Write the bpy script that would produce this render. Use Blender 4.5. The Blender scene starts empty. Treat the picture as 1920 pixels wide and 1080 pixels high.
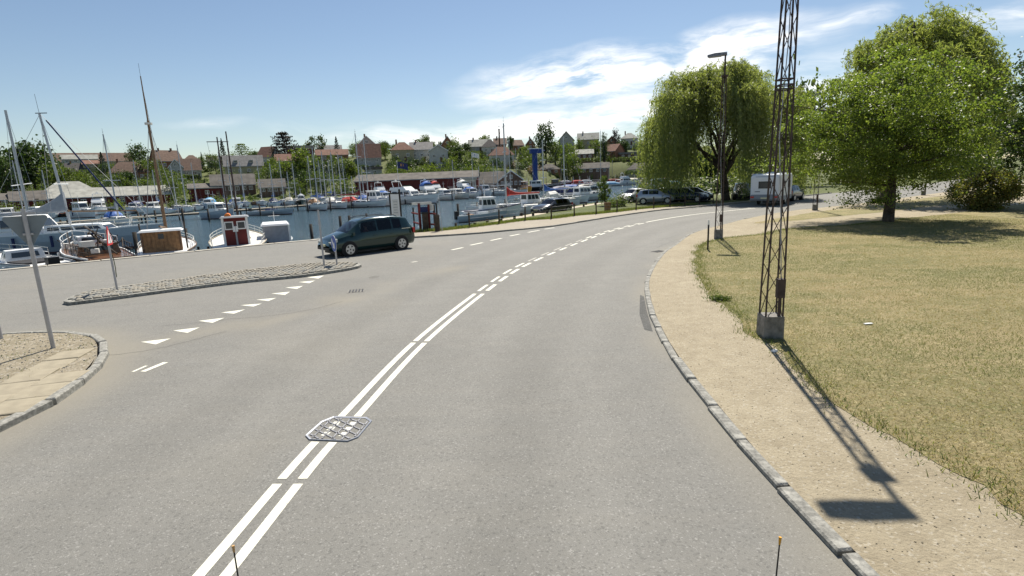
import bpy, math, random
import numpy as np
from mathutils import Vector, Matrix
from mathutils.geometry import tessellate_polygon
random.seed(7); RNG = np.random.default_rng(7)
S = bpy.context.scene; COL = S.collection

# ------------------------------------------------------------------ camera
CAM_H, FPX, YH, ROLL = 3.1, 1000.0, 335.0, 0.04
PITCH = math.atan((540-YH)/FPX)
cF = Vector((0, math.cos(PITCH), -math.sin(PITCH)))
_R0 = Vector((1, 0, 0)); _U0 = Vector((0, math.sin(PITCH), math.cos(PITCH)))
cR = math.cos(ROLL)*_R0-math.sin(ROLL)*_U0
cU = math.sin(ROLL)*_R0+math.cos(ROLL)*_U0
cam_d = bpy.data.cameras.new('camera'); cam = bpy.data.objects.new('camera', cam_d); COL.objects.link(cam)
M = Matrix((cR, cU, -cF)).transposed().to_4x4(); M.translation = Vector((0, 0, CAM_H)); cam.matrix_world = M
cam_d.sensor_width = 36; cam_d.lens = 36*FPX/1920; cam_d.clip_start = .05; cam_d.clip_end = 6000
S.camera = cam

def ray(px, py): return cF+cR*((px-960)/FPX)+cU*((540-py)/FPX)
def at(px, py, z=0.0):
    d = ray(px, py); t = (z-CAM_H)/d.z
    return Vector((d.x*t, d.y*t, z))
def far(px, py, Y):
    d = ray(px, py); t = Y/d.y
    return Vector((d.x*t, Y, CAM_H+d.z*t))
def ztop(px, py, Y): return far(px, py, Y).z

# ------------------------------------------------------------------ light and sky
SUN_EL, SUN_AZ = math.radians(55.7), math.radians(14)
sunv = Vector((math.sin(SUN_AZ)*math.cos(SUN_EL), math.cos(SUN_AZ)*math.cos(SUN_EL), math.sin(SUN_EL)))
ld = bpy.data.lights.new('sun', 'SUN'); ld.energy = 4.6; ld.angle = math.radians(.53); ld.color = (1, .94, .84)
lo = bpy.data.objects.new('sun', ld); COL.objects.link(lo); lo.rotation_euler = sunv.to_track_quat('Z', 'Y').to_euler(); lo.location = (0, 0, 60)
W = bpy.data.worlds.new('World'); S.world = W; W.use_nodes = True
nt = W.node_tree; nt.nodes.clear()
def N(t, k, **kw):
    n = t.nodes.new(k)
    for a, b in kw.items(): setattr(n, a, b)
    return n
def lk(t, a, b): t.links.new(a, b)
def mathn(t, op, a, b=None, c=None, clamp=False):
    n = N(t, 'ShaderNodeMath', operation=op); n.use_clamp = clamp
    for i, v in enumerate((a, b, c)):
        if v is None: continue
        if isinstance(v, (int, float)): n.inputs[i].default_value = v
        else: lk(t, v, n.inputs[i])
    return n.outputs[0]
def mixc(t, fac, a, b, mode='MIX'):
    n = N(t, 'ShaderNodeMix', data_type='RGBA', blend_type=mode)
    for s, v in ((n.inputs[0], fac), (n.inputs[6], a), (n.inputs[7], b)):
        if isinstance(v, (int, float)): s.default_value = v
        elif isinstance(v, (tuple, list)): s.default_value = tuple(v)[:3]+(1,)
        else: lk(t, v, s)
    return n.outputs[2]
sky = N(nt, 'ShaderNodeTexSky', sky_type='NISHITA'); sky.sun_disc = False
sky.sun_elevation = SUN_EL; sky.sun_rotation = SUN_AZ; sky.altitude = 10; sky.air_density = 1.0; sky.dust_density = .25; sky.ozone_density = 1.0
tc = N(nt, 'ShaderNodeTexCoord')
warp = N(nt, 'ShaderNodeTexNoise'); warp.inputs['Scale'].default_value = 3.2; warp.inputs['Detail'].default_value = 4; lk(nt, tc.outputs['Generated'], warp.inputs['Vector'])
wsub = N(nt, 'ShaderNodeVectorMath', operation='SUBTRACT'); lk(nt, warp.outputs['Color'], wsub.inputs[0]); wsub.inputs[1].default_value = (.5, .5, .5)
wsc = N(nt, 'ShaderNodeVectorMath', operation='MULTIPLY'); lk(nt, wsub.outputs[0], wsc.inputs[0]); wsc.inputs[1].default_value = (.26, .26, .11)
wadd = N(nt, 'ShaderNodeVectorMath', operation='ADD'); lk(nt, tc.outputs['Generated'], wadd.inputs[0]); lk(nt, wsc.outputs[0], wadd.inputs[1])
cl_n = N(nt, 'ShaderNodeTexNoise'); cl_n.inputs['Scale'].default_value = 1; cl_n.inputs['Detail'].default_value = 9; cl_n.inputs['Roughness'].default_value = .62
cmap = N(nt, 'ShaderNodeVectorMath', operation='MULTIPLY'); lk(nt, wadd.outputs[0], cmap.inputs[0]); cmap.inputs[1].default_value = (6.0, 6.0, 30.0); lk(nt, cmap.outputs[0], cl_n.inputs['Vector'])
# cloud banks: direction, half extents (x, y, z), weight
BANKS = [((1100, 150), (.25, .3, .052), 1.0), ((1010, 240), (.34, .4, .034), .95), ((1210, 200), (.26, .3, .05), .7), ((1400, 100), (.14, .3, .05), 1.0), ((1590, 52), (.05, .2, .016), .45), ((1330, 165), (.26, .3, .06), .6),
         ((1860, 42), (.1, .2, .02), .45), ((430, 250), (.09, .2, .012), .2), ((800, 250), (.24, .3, .02), .5), ((1540, 190), (.2, .3, .04), .5)]
acc = None
for (bx, by), (ex, ey, ez), wgt in BANKS:
    c = ray(bx, by).normalized()
    d = N(nt, 'ShaderNodeVectorMath', operation='SUBTRACT'); lk(nt, wadd.outputs[0], d.inputs[0]); d.inputs[1].default_value = c
    e = N(nt, 'ShaderNodeVectorMath', operation='MULTIPLY'); lk(nt, d.outputs[0], e.inputs[0]); e.inputs[1].default_value = (1/ex, 1/ey, 1/ez)
    l = N(nt, 'ShaderNodeVectorMath', operation='LENGTH'); lk(nt, e.outputs[0], l.inputs[0])
    g = mathn(nt, 'MULTIPLY', mathn(nt, 'SUBTRACT', 1.12, l.outputs['Value'], clamp=True), wgt)
    acc = g if acc is None else mathn(nt, 'MAXIMUM', acc, g)
# thin scattered veil elsewhere at low elevations
veil = mathn(nt, 'SUBTRACT', mathn(nt, 'MULTIPLY', cl_n.outputs['Fac'], 3.0), 1.05, clamp=True)
cmask = mathn(nt, 'MULTIPLY', mathn(nt, 'MULTIPLY', acc, 2.6), veil, clamp=True)
cmask = mathn(nt, 'MULTIPLY', mathn(nt, 'POWER', cmask, 1.25), .95)
skyc = mixc(nt, cmask, sky.outputs[0], (12.4, 12.4, 12.2))
bg = N(nt, 'ShaderNodeBackground'); bg.inputs[1].default_value = .062; lk(nt, skyc, bg.inputs[0])
wo = N(nt, 'ShaderNodeOutputWorld'); lk(nt, bg.outputs[0], wo.inputs[0])
vs = S.view_settings; vs.view_transform = 'Standard'; vs.look = 'None'; vs.exposure = .72; vs.gamma = 1; vs.use_curve_mapping = False
S.cycles.max_bounces = 8; S.cycles.transparent_max_bounces = 16; S.cycles.use_denoising = True

# ------------------------------------------------------------------ materials
MT = {}
def mat(name, col, rough=.7, metal=0, spec=.35, var=.0, vs_=6, bump=0, bs=40, col2=None, detail=5, coat=0, coord='Object'):
    m = bpy.data.materials.new(name); m.use_nodes = True; t = m.node_tree
    p = t.nodes['Principled BSDF']; p.inputs['Roughness'].default_value = rough; p.inputs['Metallic'].default_value = metal
    p.inputs['Specular IOR Level'].default_value = spec; p.inputs['Base Color'].default_value = tuple(col)+(1,)
    if coat: p.inputs['Coat Weight'].default_value = coat; p.inputs['Coat Roughness'].default_value = .05
    if var or bump or col2:
        c = N(t, 'ShaderNodeTexCoord')
        if var or col2:
            n = N(t, 'ShaderNodeTexNoise'); n.inputs['Scale'].default_value = vs_; n.inputs['Detail'].default_value = detail; lk(t, c.outputs[coord], n.inputs['Vector'])
            r = N(t, 'ShaderNodeMapRange'); r.inputs[1].default_value = .32; r.inputs[2].default_value = .68; lk(t, n.outputs['Fac'], r.inputs[0])
            a = col2 if col2 else tuple(x*(1-var) for x in col); b = col if col2 else tuple(min(1, x*(1+var)) for x in col)
            lk(t, mixc(t, r.outputs[0], a, b), p.inputs['Base Color'])
        if bump:
            n2 = N(t, 'ShaderNodeTexNoise'); n2.inputs['Scale'].default_value = bs; n2.inputs['Detail'].default_value = 6; lk(t, c.outputs[coord], n2.inputs['Vector'])
            b = N(t, 'ShaderNodeBump'); b.inputs['Strength'].default_value = bump; b.inputs['Distance'].default_value = .02; lk(t, n2.outputs['Fac'], b.inputs['Height']); lk(t, b.outputs[0], p.inputs['Normal'])
    MT[name] = m
    return m
def leafmat(name, c1, c2, trans=.4, rough=.5):
    m = bpy.data.materials.new(name); m.use_nodes = True; t = m.node_tree; p = t.nodes['Principled BSDF']; p.inputs['Roughness'].default_value = rough; p.inputs['Specular IOR Level'].default_value = .4
    g = N(t, 'ShaderNodeNewGeometry'); col = mixc(t, g.outputs['Random Per Island'], c1, c2); lk(t, col, p.inputs['Base Color'])
    tr = N(t, 'ShaderNodeBsdfTranslucent'); lk(t, mixc(t, 1.0, col, (1.75, 1.85, .85), 'MULTIPLY'), tr.inputs[0])
    mx = N(t, 'ShaderNodeMixShader'); mx.inputs[0].default_value = trans; lk(t, p.outputs[0], mx.inputs[1]); lk(t, tr.outputs[0], mx.inputs[2])
    lk(t, mx.outputs[0], t.nodes['Material Output'].inputs[0]); MT[name] = m
    return m
def groundmat(name, cols, big, small, speck=None, bump=.4, bs=30, rough=.9, streak=None, bdist=.02):
    """cols: colour stops mixed by large and small noise, speck=(scale, light colour, threshold)"""
    m = bpy.data.materials.new(name); m.use_nodes = True; t = m.node_tree; p = t.nodes['Principled BSDF']; p.inputs['Roughness'].default_value = rough; p.inputs['Specular IOR Level'].default_value = .25
    c = N(t, 'ShaderNodeTexCoord'); v = c.outputs['Object']
    def noise(sc, det=6, ro=.6, vec=v):
        n = N(t, 'ShaderNodeTexNoise'); n.inputs['Scale'].default_value = sc; n.inputs['Detail'].default_value = det; n.inputs['Roughness'].default_value = ro; lk(t, vec, n.inputs['Vector']); return n.outputs['Fac']
    def rng(f, a, b):
        r = N(t, 'ShaderNodeMapRange'); r.inputs[1].default_value = a; r.inputs[2].default_value = b; lk(t, f, r.inputs[0]); return r.outputs[0]
    col = mixc(t, rng(noise(big), .35, .65), cols[0], cols[1])
    col = mixc(t, rng(noise(small, 8, .7), .4, .72), col, cols[2])
    if streak:
        mp = N(t, 'ShaderNodeMapping'); mp.inputs['Rotation'].default_value = (0, 0, streak[1]); mp.inputs['Scale'].default_value = streak[2]; lk(t, v, mp.inputs[0])
        col = mixc(t, mathn(t, 'MULTIPLY', rng(noise(streak[0], 7, .65, mp.outputs[0]), .45, .7), streak[4]), col, streak[3])
    if speck:
        for sc, sc_col, lo, hi, amt in speck:
            vo = N(t, 'ShaderNodeTexVoronoi'); vo.inputs['Scale'].default_value = sc; lk(t, v, vo.inputs['Vector'])
            sx = N(t, 'ShaderNodeSeparateColor'); lk(t, vo.outputs['Color'], sx.inputs[0])
            col = mixc(t, mathn(t, 'MULTIPLY', rng(sx.outputs[0], lo, hi), amt), col, sc_col)
    lk(t, col, p.inputs['Base Color'])
    b = N(t, 'ShaderNodeBump'); b.inputs['Strength'].default_value = bump; b.inputs['Distance'].default_value = bdist; lk(t, noise(bs, 8, .7), b.inputs['Height']); lk(t, b.outputs[0], p.inputs['Normal'])
    MT[name] = m
    return m

groundmat('asphalt', [(.186, .181, .164), (.204, .198, .179), (.172, .167, .151)], .35, 1.7,
          speck=[(70, (.36, .35, .325), .88, .99, .55), (48, (.105, .103, .094), .76, .97, .55), (150, (.23, .225, .21), .6, .9, .4)], bump=.55, bs=75, rough=.85,
          streak=(1.2, .25, (.35, 2.2, 1), (.225, .213, .185), .35))
_t = MT['asphalt'].node_tree; _p = _t.nodes['Principled BSDF']; _c = _p.inputs['Base Color'].links[0].from_socket
for _nm, _mul in (('track', (.86, .86, .86)), ('polish', (1.08, 1.08, 1.08))):
    _a = N(_t, 'ShaderNodeAttribute', attribute_name=_nm); _c = mixc(_t, _a.outputs['Fac'], _c, mixc(_t, 1.0, _c, _mul, 'MULTIPLY'))
_a = N(_t, 'ShaderNodeAttribute', attribute_name='dust'); _c = mixc(_t, _a.outputs['Fac'], _c, (.25, .230, .185)); lk(_t, _c, _p.inputs['Base Color'])
groundmat('asphalt_dark', [(.09, .09, .085), (.115, .112, .105), (.08, .08, .075)], .6, 5, speck=[(60, (.3, .3, .28), .93, .98, .6)], bump=.5, bs=90)
groundmat('stain', [(.142, .138, .122), (.165, .160, .142), (.132, .128, .113)], .8, 4, speck=[(75, (.33, .32, .3), .92, .98, .5)], bump=.35, bs=90)
groundmat('dirt', [(.310, .262, .180), (.362, .312, .220), (.262, .220, .150)], .5, 3.5, speck=[(45, (.44, .40, .32), .88, .96, .6), (60, (.22, .18, .12), .86, .96, .55)], bump=.9, bs=22, bdist=.03)
groundmat('gravel', [(.31, .265, .185), (.36, .31, .23), (.20, .17, .11)], .8, 6, speck=[(30, (.55, .52, .45), .86, .95, .6), (40, (.15, .13, .09), .8, .95, .6)], bump=1.0, bs=18, bdist=.05)
groundmat('lawn', [(.270, .215, .108), (.165, .158, .066), (.335, .272, .145)], .28, 2.0, speck=[(22, (.125, .145, .045), .78, .95, .55), (35, (.48, .41, .23), .86, .96, .5)], bump=1.0, bs=16, bdist=.05,
          streak=(.55, .55, (.5, 2.0, 1), (.125, .132, .048), .6))
groundmat('bank_grass', [(.085, .105, .03), (.125, .13, .045), (.065, .085, .024)], .15, 1.5, bump=1.0, bs=6, bdist=.08)
groundmat('pavement', [(.30, .262, .205), (.34, .30, .235), (.265, .232, .185)], .4, 4, speck=[(40, (.5, .47, .4), .9, .97, .5)], bump=.4, bs=40)
mat('slab', (.30, .262, .190), .9, var=.12, vs_=5, bump=.3, bs=60)
mat('granite', (.25, .243, .215), .85, var=.42, vs_=14, bump=.5, bs=50)
mat('granite_warm', (.29, .265, .215), .85, var=.25, vs_=14, bump=.5, bs=50)
mat('quay_concrete', (.40, .37, .31), .9, var=.15, vs_=2, bump=.3, bs=30)
mat('concrete', (.20, .19, .17), .9, var=.35, vs_=9, bump=.6, bs=45)
mat('paint', (.70, .685, .575), .7, var=.07, vs_=18, bump=.15, bs=90)
def wear_paint(name, lo, hi, sc=14):
    m = MT[name]; t = m.node_tree; p = t.nodes['Principled BSDF']; src = p.inputs['Base Color'].links[0].from_socket; c = N(t, 'ShaderNodeTexCoord')
    f = None
    for s_, w in ((sc, .6), (sc*5, .4)):
        n = N(t, 'ShaderNodeTexNoise'); n.inputs['Scale'].default_value = s_; n.inputs['Detail'].default_value = 8; n.inputs['Roughness'].default_value = .75; lk(t, c.outputs['Object'], n.inputs['Vector']); g = mathn(t, 'MULTIPLY', n.outputs['Fac'], w); f = g if f is None else mathn(t, 'ADD', f, g)
    r = N(t, 'ShaderNodeMapRange'); r.inputs[1].default_value = lo; r.inputs[2].default_value = hi; lk(t, f, r.inputs[0]); lk(t, mixc(t, r.outputs[0], src, (.20, .19, .165)), p.inputs['Base Color'])
wear_paint('paint', .52, .68)
mat('paint_worn', (.60, .58, .50), .7, var=.2, vs_=12); wear_paint('paint_worn', .42, .60)
mat('rust', (.062, .044, .038), .75, var=.35, vs_=7)
mat('iron', (.24, .24, .25), .55, .5, var=.3, vs_=20)
mat('ironframe', (.33, .345, .385), .5, .4, var=.2, vs_=20)
mat('galv', (.40, .40, .42), .45, .6, var=.1, vs_=8)
mat('sign_back', (.20, .235, .255), .6, .2, var=.08, vs_=5)
mat('white', (.80, .80, .78), .35, var=.03)
mat('offwhite', (.66, .65, .60), .5, var=.08, vs_=3)
mat('cream', (.68, .62, .48), .6, var=.08)
mat('grey', (.30, .31, .32), .55, var=.08)
mat('lightgrey', (.48, .50, .52), .5, var=.06)
mat('hull_grey', (.42, .48, .53), .4, var=.05)
mat('hull_blue', (.10, .17, .30), .35)
mat('black', (.015, .015, .016), .5)
mat('rubber', (.02, .02, .021), .8)
mat('red', (.55, .035, .03), .5, var=.08)
mat('signred', (.62, .03, .03), .4)
mat('signblue', (.02, .09, .40), .4)
mat('sail_red', (.42, .045, .035), .75, var=.15)
mat('blue', (.04, .12, .38), .6, var=.1)
mat('cyan', (.12, .30, .48), .6, var=.1)
mat('navy', (.02, .03, .10), .6)
mat('craneblue', (.012, .045, .20), .5, var=.15)
mat('tip_orange', (.50, .30, .12), .6)
mat('orange', (.75, .20, .03), .6)
mat('yellow', (.62, .30, .03), .6)
mat('antifoul', (.07, .03, .03), .7)
mat('wood', (.30, .155, .065), .5, var=.3, vs_=5, bump=.2, bs=30)
mat('varnish', (.16, .075, .035), .3, var=.25, vs_=6, coat=.4)
mat('darkwood', (.06, .045, .033), .85, var=.4, vs_=5, bump=.5, bs=25)
mat('pilewood', (.045, .038, .03), .9, var=.4, vs_=4, bump=.5, bs=20)
mat('deckwood', (.42, .36, .27), .85, var=.2, vs_=4)
mat('redwood', (.17, .030, .026), .8, var=.25, vs_=3)
mat('mastgrey', (.48, .49, .50), .4, .5)
mat('mastwood', (.20, .125, .07), .45, var=.2)
mat('canvas_grey', (.33, .35, .38), .85, var=.1, vs_=4)
mat('roof_red', (.195, .105, .075), .9, var=.22, vs_=1.2, bump=.6, bs=4)
mat('roof_brown', (.16, .105, .078), .9, var=.22, vs_=1.2, bump=.6, bs=4)
mat('roof_slate', (.21, .20, .19), .85, var=.2, vs_=1.2, bump=.5, bs=4)
mat('roof_dark', (.075, .068, .065), .9, var=.25, vs_=1.5, bump=.5, bs=4)
mat('roof_fibre', (.33, .325, .285), .9, var=.2, vs_=.8, bump=.4, bs=3)
mat('roof_felt', (.135, .122, .107), .95, var=.25, vs_=.6, bump=.4, bs=2)
mat('wall_white', (.52, .51, .47), .85, var=.08, vs_=.8)
mat('wall_grey', (.42, .41, .38), .85, var=.1, vs_=.8)
mat('wall_yellow', (.40, .35, .22), .85, var=.1, vs_=.8)
mat('wall_brick', (.28, .14, .085), .9, var=.2, vs_=2)
mat('wall_red', (.135, .027, .024), .85, var=.2, vs_=1.2)
mat('wall_brown', (.16, .10, .07), .9, var=.2, vs_=1.2)
mat('pane', (.03, .04, .05), .08, spec=.7)
mat('bark', (.075, .060, .045), .95, var=.4, vs_=8, bump=1, bs=14)
mat('skin', (.45, .24, .16), .6)
mat('shirt', (.30, .07, .06), .9)
mat('hair', (.04, .025, .015), .8)
mat('lamp_glass', (.5, .5, .45), .2)
mat('tailred', (.45, .015, .012), .2, coat=.5)
mat('chrome', (.6, .6, .6), .18, .9)
mat('alloy', (.55, .56, .57), .3, .7)
mat('carpaint_green', (.006, .030, .027), .25, .3, coat=.9)
mat('carpaint_silver', (.42, .44, .47), .32, .55, coat=.6)
mat('carpaint_white', (.78, .78, .77), .35, coat=.6)
mat('carpaint_dark', (.012, .015, .02), .28, .2, coat=.8)
mat('carpaint_navy', (.012, .025, .06), .28, .3, coat=.8)
mat('carpaint_racing', (.015, .035, .025), .3, .2, coat=.8)
mat('interior', (.03, .03, .032), .9)
mat('plate', (.75, .70, .45), .5)
mat('caravan_white', (.70, .73, .76), .4, var=.03)
mat('caravan_grey', (.24, .27, .31), .5)
leafmat('leaf_tree', (.078, .122, .026), (.165, .195, .052), .52, .45)
leafmat('leaf_willow', (.150, .185, .060), (.24, .255, .10), .5)
leafmat('leaf_willow_dark', (.145, .175, .065), (.235, .250, .11), .5)
leafmat('leaf_bush', (.075, .110, .030), (.165, .135, .055), .5)
leafmat('leaf_dark', (.025, .048, .014), (.055, .085, .022), .3)
leafmat('leaf_mid', (.042, .070, .018), (.095, .120, .032), .42)
leafmat('leaf_bright', (.065, .100, .022), (.125, .155, .040), .42)
leafmat('leaf_purple', (.022, .022, .024), (.045, .036, .036), .2)
leafmat('leaf_pink', (.16, .11, .085), (.22, .15, .12), .3)
leafmat('leaf_conifer', (.016, .032, .014), (.038, .056, .022), .15)
leafmat('leaf_grass', (.165, .138, .06), (.36, .285, .155), .3, .7)
leafmat('leaf_lawn', (.085, .102, .032), (.185, .178, .07), .35, .7)
leafmat('leaf_weed', (.06, .10, .025), (.20, .20, .07), .35, .7)
# tinted car glass: part mirror, part dark see-through
m = bpy.data.materials.new('carglass'); m.use_nodes = True; t = m.node_tree; t.nodes.remove(t.nodes['Principled BSDF'])
tr = N(t, 'ShaderNodeBsdfTransparent'); tr.inputs[0].default_value = (.42, .47, .47, 1); gl = N(t, 'ShaderNodeBsdfGlossy'); gl.inputs['Roughness'].default_value = .03
fr = N(t, 'ShaderNodeFresnel'); fr.inputs[0].default_value = 1.5; mx = N(t, 'ShaderNodeMixShader'); lk(t, fr.outputs[0], mx.inputs[0]); lk(t, tr.outputs[0], mx.inputs[1]); lk(t, gl.outputs[0], mx.inputs[2]); lk(t, mx.outputs[0], t.nodes['Material Output'].inputs[0]); MT['carglass'] = m
m2 = m.copy(); m2.name = 'darkglass'; m2.node_tree.nodes['Transparent BSDF'].inputs[0].default_value = (.06, .065, .07, 1); MT['darkglass'] = m2
# water
m = bpy.data.materials.new('water'); m.use_nodes = True; t = m.node_tree; p = t.nodes['Principled BSDF']
p.inputs['Base Color'].default_value = (.045, .080, .098, 1); p.inputs['Roughness'].default_value = .08; p.inputs['IOR'].default_value = 1.33; p.inputs['Specular IOR Level'].default_value = .5
c = N(t, 'ShaderNodeTexCoord'); mp = N(t, 'ShaderNodeMapping'); mp.inputs['Rotation'].default_value = (0, 0, .2); mp.inputs['Scale'].default_value = (.55, 1.3, 1); lk(t, c.outputs['Object'], mp.inputs[0])
n1 = N(t, 'ShaderNodeTexNoise'); n1.inputs['Scale'].default_value = 1.3; n1.inputs['Detail'].default_value = 7; n1.inputs['Roughness'].default_value = .62; lk(t, mp.outputs[0], n1.inputs['Vector'])
b = N(t, 'ShaderNodeBump'); b.inputs['Strength'].default_value = 1; b.inputs['Distance'].default_value = .32; lk(t, n1.outputs['Fac'], b.inputs['Height']); lk(t, b.outputs[0], p.inputs['Normal']); MT['water'] = m

# ------------------------------------------------------------------ mesh helpers
class MB:
    def __init__(s): s.v = []; s.f = []
    def box(s, c, d, rz=0, taper=1.0):
        x, y, z = d[0]/2, d[1]/2, d[2]/2; n = len(s.v); ca, sa = math.cos(rz), math.sin(rz)
        for k, (a, b, e) in enumerate(((-x, -y, -z), (x, -y, -z), (x, y, -z), (-x, y, -z), (-x, -y, z), (x, -y, z), (x, y, z), (-x, y, z))):
            if k > 3: a *= taper; b *= taper
            s.v.append((c[0]+a*ca-b*sa, c[1]+a*sa+b*ca, c[2]+e))
        s.f += [(n+3, n+2, n+1, n), (n+4, n+5, n+6, n+7), (n, n+1, n+5, n+4), (n+1, n+2, n+6, n+5), (n+2, n+3, n+7, n+6), (n+3, n, n+4, n+7)]
        return s
    def tube(s, a, b, r0, r1=None, n=6, cap=True):
        a = Vector(a); b = Vector(b); r1 = r0 if r1 is None else r1; d = b-a
        if d.length < 1e-6: return s
        d.normalize(); u = d.orthogonal().normalized(); w = d.cross(u); k = len(s.v)
        for p, r in ((a, r0), (b, r1)):
            for i in range(n):
                t = 2*math.pi*i/n; s.v.append(tuple(p+u*math.cos(t)*r+w*math.sin(t)*r))
        for i in range(n): j = (i+1) % n; s.f.append((k+i, k+j, k+n+j, k+n+i))
        if cap: s.f += [tuple(k+n-1-i for i in range(n)), tuple(k+n+i for i in range(n))]
        return s
    def path(s, pts, r, n=6):
        for a, b in zip(pts[:-1], pts[1:]): s.tube(a, b, r, r, n)
        return s
    def loft(s, rings, close=True, cap=True, capfan=False):
        k = len(s.v); n = len(rings[0])
        for r in rings: s.v += [tuple(p) for p in r]
        for a in range(len(rings)-1):
            for i in range(n if close else n-1):
                j = (i+1) % n; s.f.append((k+a*n+i, k+a*n+j, k+(a+1)*n+j, k+(a+1)*n+i))
        if cap: s.f += [tuple(k+n-1-i for i in range(n)), tuple(k+(len(rings)-1)*n+i for i in range(n))]
        return s
    def poly(s, pts, flip=False):
        k = len(s.v); s.v += [tuple(p) for p in pts]; f = tuple(range(k, k+len(pts))); s.f.append(f[::-1] if flip else f)
        return s
    def prism(s, pts, z0, z1):
        """pts: ccw (x, y)"""
        k = len(s.v); n = len(pts); s.v += [(p[0], p[1], z0) for p in pts]+[(p[0], p[1], z1) for p in pts]
        s.f += [tuple(k+n-1-i for i in range(n)), tuple(k+n+i for i in range(n))]
        for i in range(n): j = (i+1) % n; s.f.append((k+i, k+j, k+n+j, k+n+i))
        return s
    def extr(s, pts, off):
        """planar 3d loop extruded by vector off"""
        k = len(s.v); n = len(pts); o = Vector(off); s.v += [tuple(p) for p in pts]+[tuple(Vector(p)+o) for p in pts]
        s.f += [tuple(k+n-1-i for i in range(n)), tuple(k+n+i for i in range(n))]
        for i in range(n): j = (i+1) % n; s.f.append((k+i, k+j, k+n+j, k+n+i))
        return s
    def build(s, name, m, parent=None, smooth=False, loc=None, rz=0):
        me = bpy.data.meshes.new(name); me.from_pydata(s.v, [], s.f); me.update()
        me.materials.append(MT[m] if isinstance(m, str) else m)
        if smooth: me.polygons.foreach_set('use_smooth', [True]*len(me.polygons))
        return link(name, me, parent, loc, rz)
def link(name, me, parent=None, loc=None, rz=0):
    o = bpy.data.objects.new(name, me); COL.objects.link(o)
    if parent: o.parent = parent
    if loc is not None: o.location = loc
    if rz: o.rotation_euler = (0, 0, rz)
    return o
def tag(o, label, cat, group=None):
    o['label'] = label; o['category'] = cat
    if group: o['group'] = group
    return o
def kind(o, k): o['kind'] = k; return o
def thing(name, label, cat, loc=(0, 0, 0), rz=0, group=None):
    return tag(link(name, None, None, loc, rz), label, cat, group)
def clone(o, loc=None, rz=None, label=None, parent=None):
    c = o.copy(); COL.objects.link(c)
    if parent: c.parent = parent
    if loc is not None: c.location = loc
    if rz is not None: c.rotation_euler = (0, 0, rz)
    if label: c['label'] = label
    for ch in list(o.children): clone(ch, parent=c)
    return c
def flat(name, pts, z, m, parent=None, k=None):
    """flat sheet over a (possibly concave) outline"""
    co = [Vector((p[0], p[1], 0)) for p in pts]; tri = tessellate_polygon([co])
    me = bpy.data.meshes.new(name); fs = []
    for a, b, c in tri:
        n = (co[b]-co[a]).cross(co[c]-co[a]).z; fs.append((a, b, c) if n > 0 else (a, c, b))
    me.from_pydata([(p.x, p.y, z) for p in co], [], fs); me.materials.append(MT[m]); o = link(name, me, parent)
    if k: o['kind'] = k
    return o
def quads(name, V, m, parent=None, smooth=False):
    """V: (n, 4, 3) array of separate quads"""
    n = len(V); me = bpy.data.meshes.new(name); me.vertices.add(n*4); me.vertices.foreach_set('co', np.ascontiguousarray(V, dtype=np.float32).ravel())
    me.loops.add(n*4); me.loops.foreach_set('vertex_index', np.arange(n*4, dtype=np.int32)); me.polygons.add(n); me.polygons.foreach_set('loop_start', np.arange(0, n*4, 4, dtype=np.int32))
    me.update(calc_edges=True); me.materials.append(MT[m]); return link(name, me, parent)
def leaves(P, size, asp=.5, D=None, up=.0, rnd=RNG):
    """rhombic leaves at points P; D optional preferred axis"""
    n = len(P); a = rnd.normal(size=(n, 3))
    if D is not None: a = D+a*.22
    a /= np.linalg.norm(a, axis=1, keepdims=True)
    b = rnd.normal(size=(n, 3)); b[:, 2] *= (1-up); b -= a*np.sum(a*b, 1, keepdims=True); b /= np.linalg.norm(b, axis=1, keepdims=True)+1e-9
    s = (size*rnd.uniform(.65, 1.3, (n, 1)))
    return np.stack([P-a*s*.5, P+b*s*asp*.5-a*s*.05, P+a*s*.5, P-b*s*asp*.5-a*s*.05], 1)
def smoothline(pts, step=.5, closed=False):
    """Catmull-Rom through 2-d points, resampled at about step"""
    P = [np.array(p[:2], float) for p in pts]; n = len(P); out = []
    for i in range(n if closed else n-1):
        p1, p2 = P[i], P[(i+1) % n]; p0 = P[i-1] if (i or closed) else 2*p1-p2; p3 = P[(i+2) % n] if (i+2 < n or closed) else 2*p2-p1
        m = max(1, int(np.linalg.norm(p2-p1)/step))
        for k in range(m):
            t = k/m; out.append(.5*((2*p1)+(-p0+p2)*t+(2*p0-5*p1+4*p2-p3)*t*t+(-p0+3*p1-3*p2+p3)*t**3))
    if not closed: out.append(P[-1])
    return np.array(out)
def resample(L, step):
    d = np.r_[0, np.cumsum(np.linalg.norm(np.diff(L, axis=0), axis=1))]; n = max(2, int(round(d[-1]/step))+1); s = np.linspace(0, d[-1], n)
    return np.stack([np.interp(s, d, L[:, 0]), np.interp(s, d, L[:, 1])], 1)
def offset(L, w):
    T = np.gradient(L, axis=0); T /= np.linalg.norm(T, axis=1, keepdims=True)+1e-9
    return L+np.stack([-T[:, 1], T[:, 0]], 1)*w
def pxl(pts, z=0.0): return [at(x, y, z).to_2d() for x, y in pts]
# ------------------------------------------------------------------ terrain, harbour basin, water
WATER = -.9
q0, q1, q2 = at(0, 508).to_2d(), at(600, 449.5).to_2d(), at(772, 438.5).to_2d()
qd = (q0-q1).normalized()
BANK = [(840, 428), (880, 421.5), (940, 412), (985, 404.5), (1060, 390), (1130, 379.5), (1160, 371), (1205, 361), (1250, 354), (1290, 349.5)]
SHORE = [(1290, 344.5), (1200, 342.5), (1100, 346), (1000, 353.5), (950, 357.5), (900, 360), (800, 366), (700, 371), (600, 376), (400, 385.5), (200, 393.5), (0, 402)]
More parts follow.
